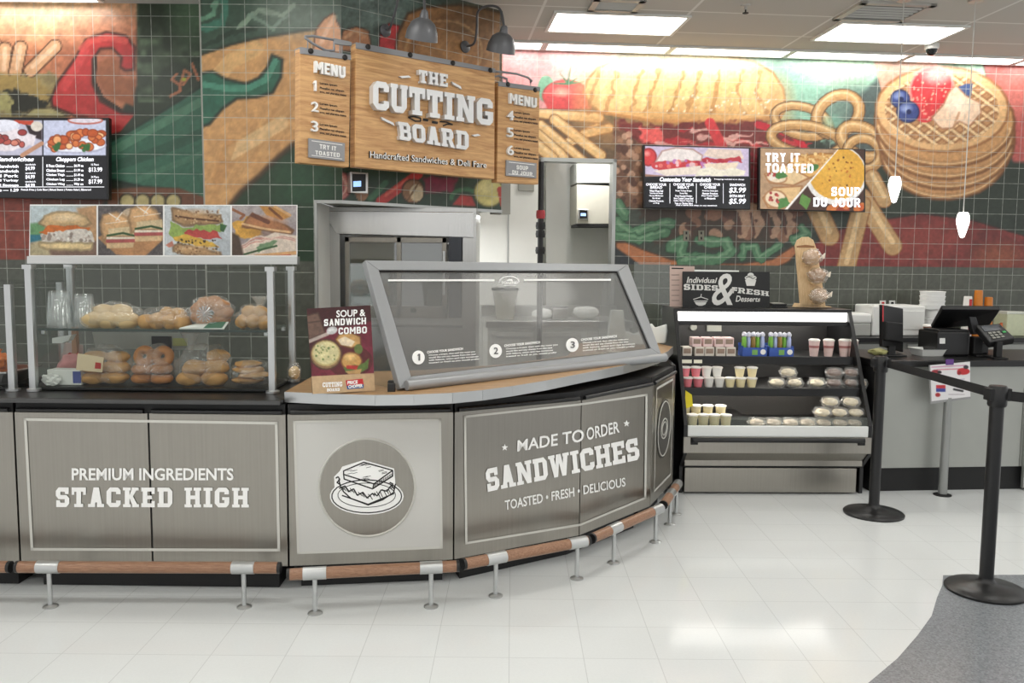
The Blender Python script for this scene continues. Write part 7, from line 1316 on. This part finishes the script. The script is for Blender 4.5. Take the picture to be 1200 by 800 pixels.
for x, lb in ((803.5, 'left'), (821, 'right')):
    q = [WR.at(x - 3, 270), WR.at(x + 4, 270), WR.at(x + 4, 282), WR.at(x - 3, 282)]; t = thing('wall_socket', f'{lb} one of the two wall sockets below the ham sandwich screen', 'socket', sum(q) / 4); MB().slab([p + WR.n * .001 for p in q], WR.n * .008).build('plate', mat('socket_plate', (126, 124, 110), .5), t, bevel=.002); c = sum(q) / 4
    for f_ in (-.25, .25): MB().slab([c + (p - c) * .25 + (q[3] - q[0]) * f_ + WR.n * .009 for p in q], WR.n * .002).build('outlet', BLKM, t)
# till, monitor, printer, card reader on the counter
CZ_ = .9492
MO = VP(CD(.30).at(1046, 400), A5 + .5); t = thing('monitor', 'black monitor seen from behind at the left end of the service counter', 'monitor', MO.p0 * V(1, 1, 0) + V(0, 0, CZ_))
MB().slab([MO.at(1034.5, 357), MO.at(1058.5, 361.5), MO.at(1058.5, 412.5), MO.at(1034.5, 406)], -MO.n * .03).build('display', BLACK, t, bevel=.004); MB().slab([MO.at(1033.5, 376), MO.at(1053, 378), MO.at(1053, 401), MO.at(1033.5, 398)], MO.n * .04).build('back_housing', BLKM, t, bevel=.01)
c = MO.at(1042, 405) + MO.n * .02; MB().box(c[0] - .025, c[0] + .025, c[1] - .012, c[1] + .012, CZ_ + .012, c[2]).build('neck', BLKM, t); MB().box(c[0] - .09, c[0] + .09, c[1] - .06, c[1] + .08, CZ_, CZ_ + .012).build('foot', BLACK, t, bevel=.004)
MB().slab([MO.at(1034, 357), MO.at(1035.2, 357.2), MO.at(1035.2, 377), MO.at(1034, 376.8)], MO.n * .002).build('red_edge', CRED, t)
PR = CD(.22); t = thing('receipt_printer', 'black boxy receipt printer on the service counter, left of the till', 'printer', PR.at(1118, 420) * V(1, 1, 0) + V(0, 0, CZ_))
a = PR.at(1099, 388); b = PR.at(1138, 388); MB().slab([V(*a[:2], CZ_), V(*b[:2], CZ_), V(*b[:2], a[2]), V(*a[:2], a[2])], -PR.n * .26).build('body', BLACK, t, bevel=.015); MB().slab([PR.at(1101, 396), PR.at(1107.5, 396), PR.at(1107.5, 402.5), PR.at(1101, 402.5)], PR.n * .001).build('sticker', WPL, t)
MB().slab([PR.at(1100, 386), PR.at(1136, 386), PR.at(1136, 389), PR.at(1100, 389)], -PR.n * .2).build('lid', BLKM, t, bevel=.006)
TI = VP(CD(.26).at(1140, 372), A5, 0, .0); t = thing('till', 'black till screen tilted on a stand, seen from behind', 'till', CD(.26).at(1143, 420) * V(1, 1, 0) + V(0, 0, CZ_))
a = [CD(.16).at(1104, 362.5), CD(.16).at(1172.5, 363), CD(.42).at(1160, 381), CD(.42).at(1091.5, 385)]
MB().slab(a, V(0, .015, .03)).build('display', BLACK, t, bevel=.006)
st_ = CD(.24); MB().slab([st_.at(1136, 371), st_.at(1144, 371), st_.at(1150, 391), st_.at(1141, 392)], V(0, .06, 0)).build('arm', mat('arm_grey', (52, 52, 54), .4), t, bevel=.004)
c = st_.at(1144, 395); MB().box(c[0] - .025, c[0] + .045, c[1] - .02, c[1] + .09, CZ_ + .015, c[2]).build('neck', BLKM, t, bevel=.006); MB().box(c[0] - .026, c[0] + .14, c[1] - .07, c[1] + .14, CZ_, CZ_ + .015).build('foot', BLACK, t, bevel=.004); MB().box(c[0] - .024, c[0] + .10, c[1] + .0, c[1] + .16, CZ_ + .0152, CZ_ + .10).build('body', BLACK, t, bevel=.01)
CR = CD(.08); t = thing('card_reader', 'card reader with a keypad on a short black post, right end of the counter', 'card reader', CR.at(1170, 420) * V(1, 1, 0) + V(0, 0, CZ_)); q = CR.at(1170, 400)
MB().box(q[0] - .022, q[0] + .022, q[1] - .022, q[1] + .022, CZ_ + .01, q[2]).build('post', BLKM, t, bevel=.004); MB().box(q[0] - .05, q[0] + .05, q[1] - .05, q[1] + .05, CZ_, CZ_ + .01).build('foot', BLKM, t)
P = [CR.at(1152, 382), CR.at(1180, 380), CR.at(1190, 396), CR.at(1160, 401)]; P[0] = P[0] + V(0, .09, 0); P[1] = P[1] + V(0, .09, 0); MB().slab(P, V(0, .02, -.045)).build('body', BLACK, t, bevel=.006)
nn = np.cross(P[1] - P[0], P[3] - P[0]); nn /= np.linalg.norm(nn); nn = nn if nn[2] > 0 else -nn
def on(a, b): return P[0] * (1 - a) * (1 - b) + P[1] * a * (1 - b) + P[2] * a * b + P[3] * (1 - a) * b
MB().slab([on(.12, .08) + nn * .001, on(.82, .08) + nn * .001, on(.82, .4) + nn * .001, on(.12, .4) + nn * .001], nn * .002).build('screen', mat('reader_screen', (70, 74, 80), .2), t)
mb = MB()
for i in range(3):
    for j in range(3): a0 = .2 + i * .17; b0 = .48 + j * .14; mb.slab([on(a0, b0) + nn * .001, on(a0 + .12, b0) + nn * .001, on(a0 + .12, b0 + .09) + nn * .001, on(a0, b0 + .09) + nn * .001], nn * .005)
mb.build('keys', GREYM, t); MB().slab([on(.76, .5) + nn * .001, on(.88, .5) + nn * .001, on(.88, .6) + nn * .001, on(.76, .6) + nn * .001], nn * .005).build('green_key', mat('key_green', (60, 170, 90), .4), t)
t = thing('plastic_tray', 'small pale plastic tray lying on the service counter by the monitor', 'tray', CD(.3).at(1086, 416) * V(1, 1, 0) + V(0, 0, CZ_), A5); MB().lathe([(.08, 0), (.1, .05), (.106, .052), (.098, .05), (.078, .006)], n=24, sq=.8).build('tray', WPL, t, smooth=True, local=True)
t = thing('banana', 'yellowish bag lying on the service counter left of the monitor', 'bag', CD(.3).at(1029, 415) * V(1, 1, 0) + V(0, 0, CZ_)); t.name = 'produce_bag'; MB().blob((0, 0, .025), (.07, .05, .027), .3, 1, 3).build('bag', mat('bag_yellow', (168, 166, 110), .5, var=.3, vscale=20), t, smooth=True, local=True)
# white flyer on its pole stand in front of the counter
FY = VP(CD(-.12).at(1113, 450), A5 + .02); t = thing('flyer_stand', 'white flyer with red cars in a holder on a grey pole before the counter', 'flyer stand', FY.p0 * V(1, 1, 0))
def paint_flyer(t):
    t.c[:] = (232, 230, 232); t.line([(1092, 430), (1132, 428)], 1.2, (190, 110, 150), .7); t.line([(1098, 433), (1126, 432)], 1, (200, 80, 100), .8); t.ell(1096, 436, 4.5, 3, (150, 40, 48)); t.ell(1101, 436, 2.5, 1.8, (40, 30, 34)); t.ell(1129, 435, 7.5, 4, (196, 44, 50)); t.ell(1132, 430, 3, 2.2, (54, 50, 60)); t.ell(1124, 437, 2.5, 2.2, (150, 30, 36)); t.poly([(1097, 451), (1108, 451), (1108, 455), (1097, 455)], (200, 50, 60), .6); t.poly([(1097, 455), (1108, 455), (1108, 459), (1097, 459)], (60, 70, 150), .6); t.ell(1099, 462.5, 3, 2.4, (170, 40, 46)); t.line([(1112, 446), (1130, 444)], 1, (140, 130, 170), .6); t.line([(1118, 456), (1128, 458)], 2.4, (40, 40, 44)); t.line([(1112, 462), (1130, 462)], 1, (160, 150, 160), .7)
fq = [(1090, 428), (1136.5, 423.5), (1137, 464.5), (1091.5, 470)]; painted('flyer', [FY.at(*q) + FY.n * .002 for q in fq], 70, 66, paint_flyer, P_, t)
MB().slab([FY.at(1089, 428), FY.at(1137, 423.5), FY.at(1137.5, 467), FY.at(1090.5, 473)], -FY.n * .008).build('holder', mat('holder_grey', (150, 150, 150), .4), t); MB().slab([FY.at(1108, 421), FY.at(1117, 420.5), FY.at(1117, 427), FY.at(1108, 427.5)], FY.n * .006).build('clip', mat('clip_purple', (96, 56, 130), .4), t)
c = FY.at(1113, 466) - FY.n * .02; MB().lathe([(.03, .012), (.026, c[2])], (c[0], c[1], 0), 14).build('pole', mat('pole_grey', (150, 152, 150), .4, .5), t, smooth=True); MB().lathe([(.06, .0), (.06, .006), (.03, .012)], (c[0], c[1], 0), 20).build('foot', BLKM, t, smooth=True)

# ================================================================ QUEUE POSTS
BELT = mat('belt_black', (22, 22, 23), .7, var=.15, vscale=60)
def post(x, y, label):
    t = thing('queue_post', label, 'queue post', (x, y, 0), 0, 'queue posts')
    MB().lathe([(.185, 0), (.187, .012), (.178, .02), (.12, .034), (.05, .046), (.036, .06), (.034, .07)], n=48).build('base', BLACK, t, smooth=True, local=True); MB().lathe([(.033, .06), (.033, .94)], n=24).build('pole', BLACK, t, smooth=True, local=True)
    MB().lathe([(.040, .93), (.044, .94), (.044, 1.022), (.038, 1.032), (.01, 1.033)], n=28).build('head', BLACK, t, smooth=True, local=True)
    for a in (0, math.pi): MB().box(.042 * math.cos(a) - .012, .042 * math.cos(a) + .012, -.03, .03, .96, 1.02).build('belt_slot', BLKM, t, bevel=.003, local=True)
    return t
A_ = V(2.362, 5.427, 0); B_ = V(2.372, 4.124, 0); tA = post(*A_[:2], 'far black queue post with a round base, beside the chilled case'); tB = post(*B_[:2], 'near black queue post with its base on the edge of the grey floor')
def belt(t, a, b, name='belt', sag=.0):
    n = 10; d = (b - a); L = np.linalg.norm(d); h_ = V(0, 0, .024); side = np.cross(d / L, V(0, 0, 1)) * .0012; m_ = MB(); P = [a + d * k / n - V(0, 0, sag * 4 * (k / n) * (1 - k / n)) for k in range(n + 1)]
    for k in range(n): m_.slab([P[k] - h_, P[k + 1] - h_, P[k + 1] + h_, P[k] + h_], side)
    return m_.build(name, BELT, t)
belt(tB, B_ + V(-.005, .042, .99), A_ + V(0.02, -.042, .99)); belt(tB, B_ + V(.04, -.02, .985), V(3.4, 3.4, .95))
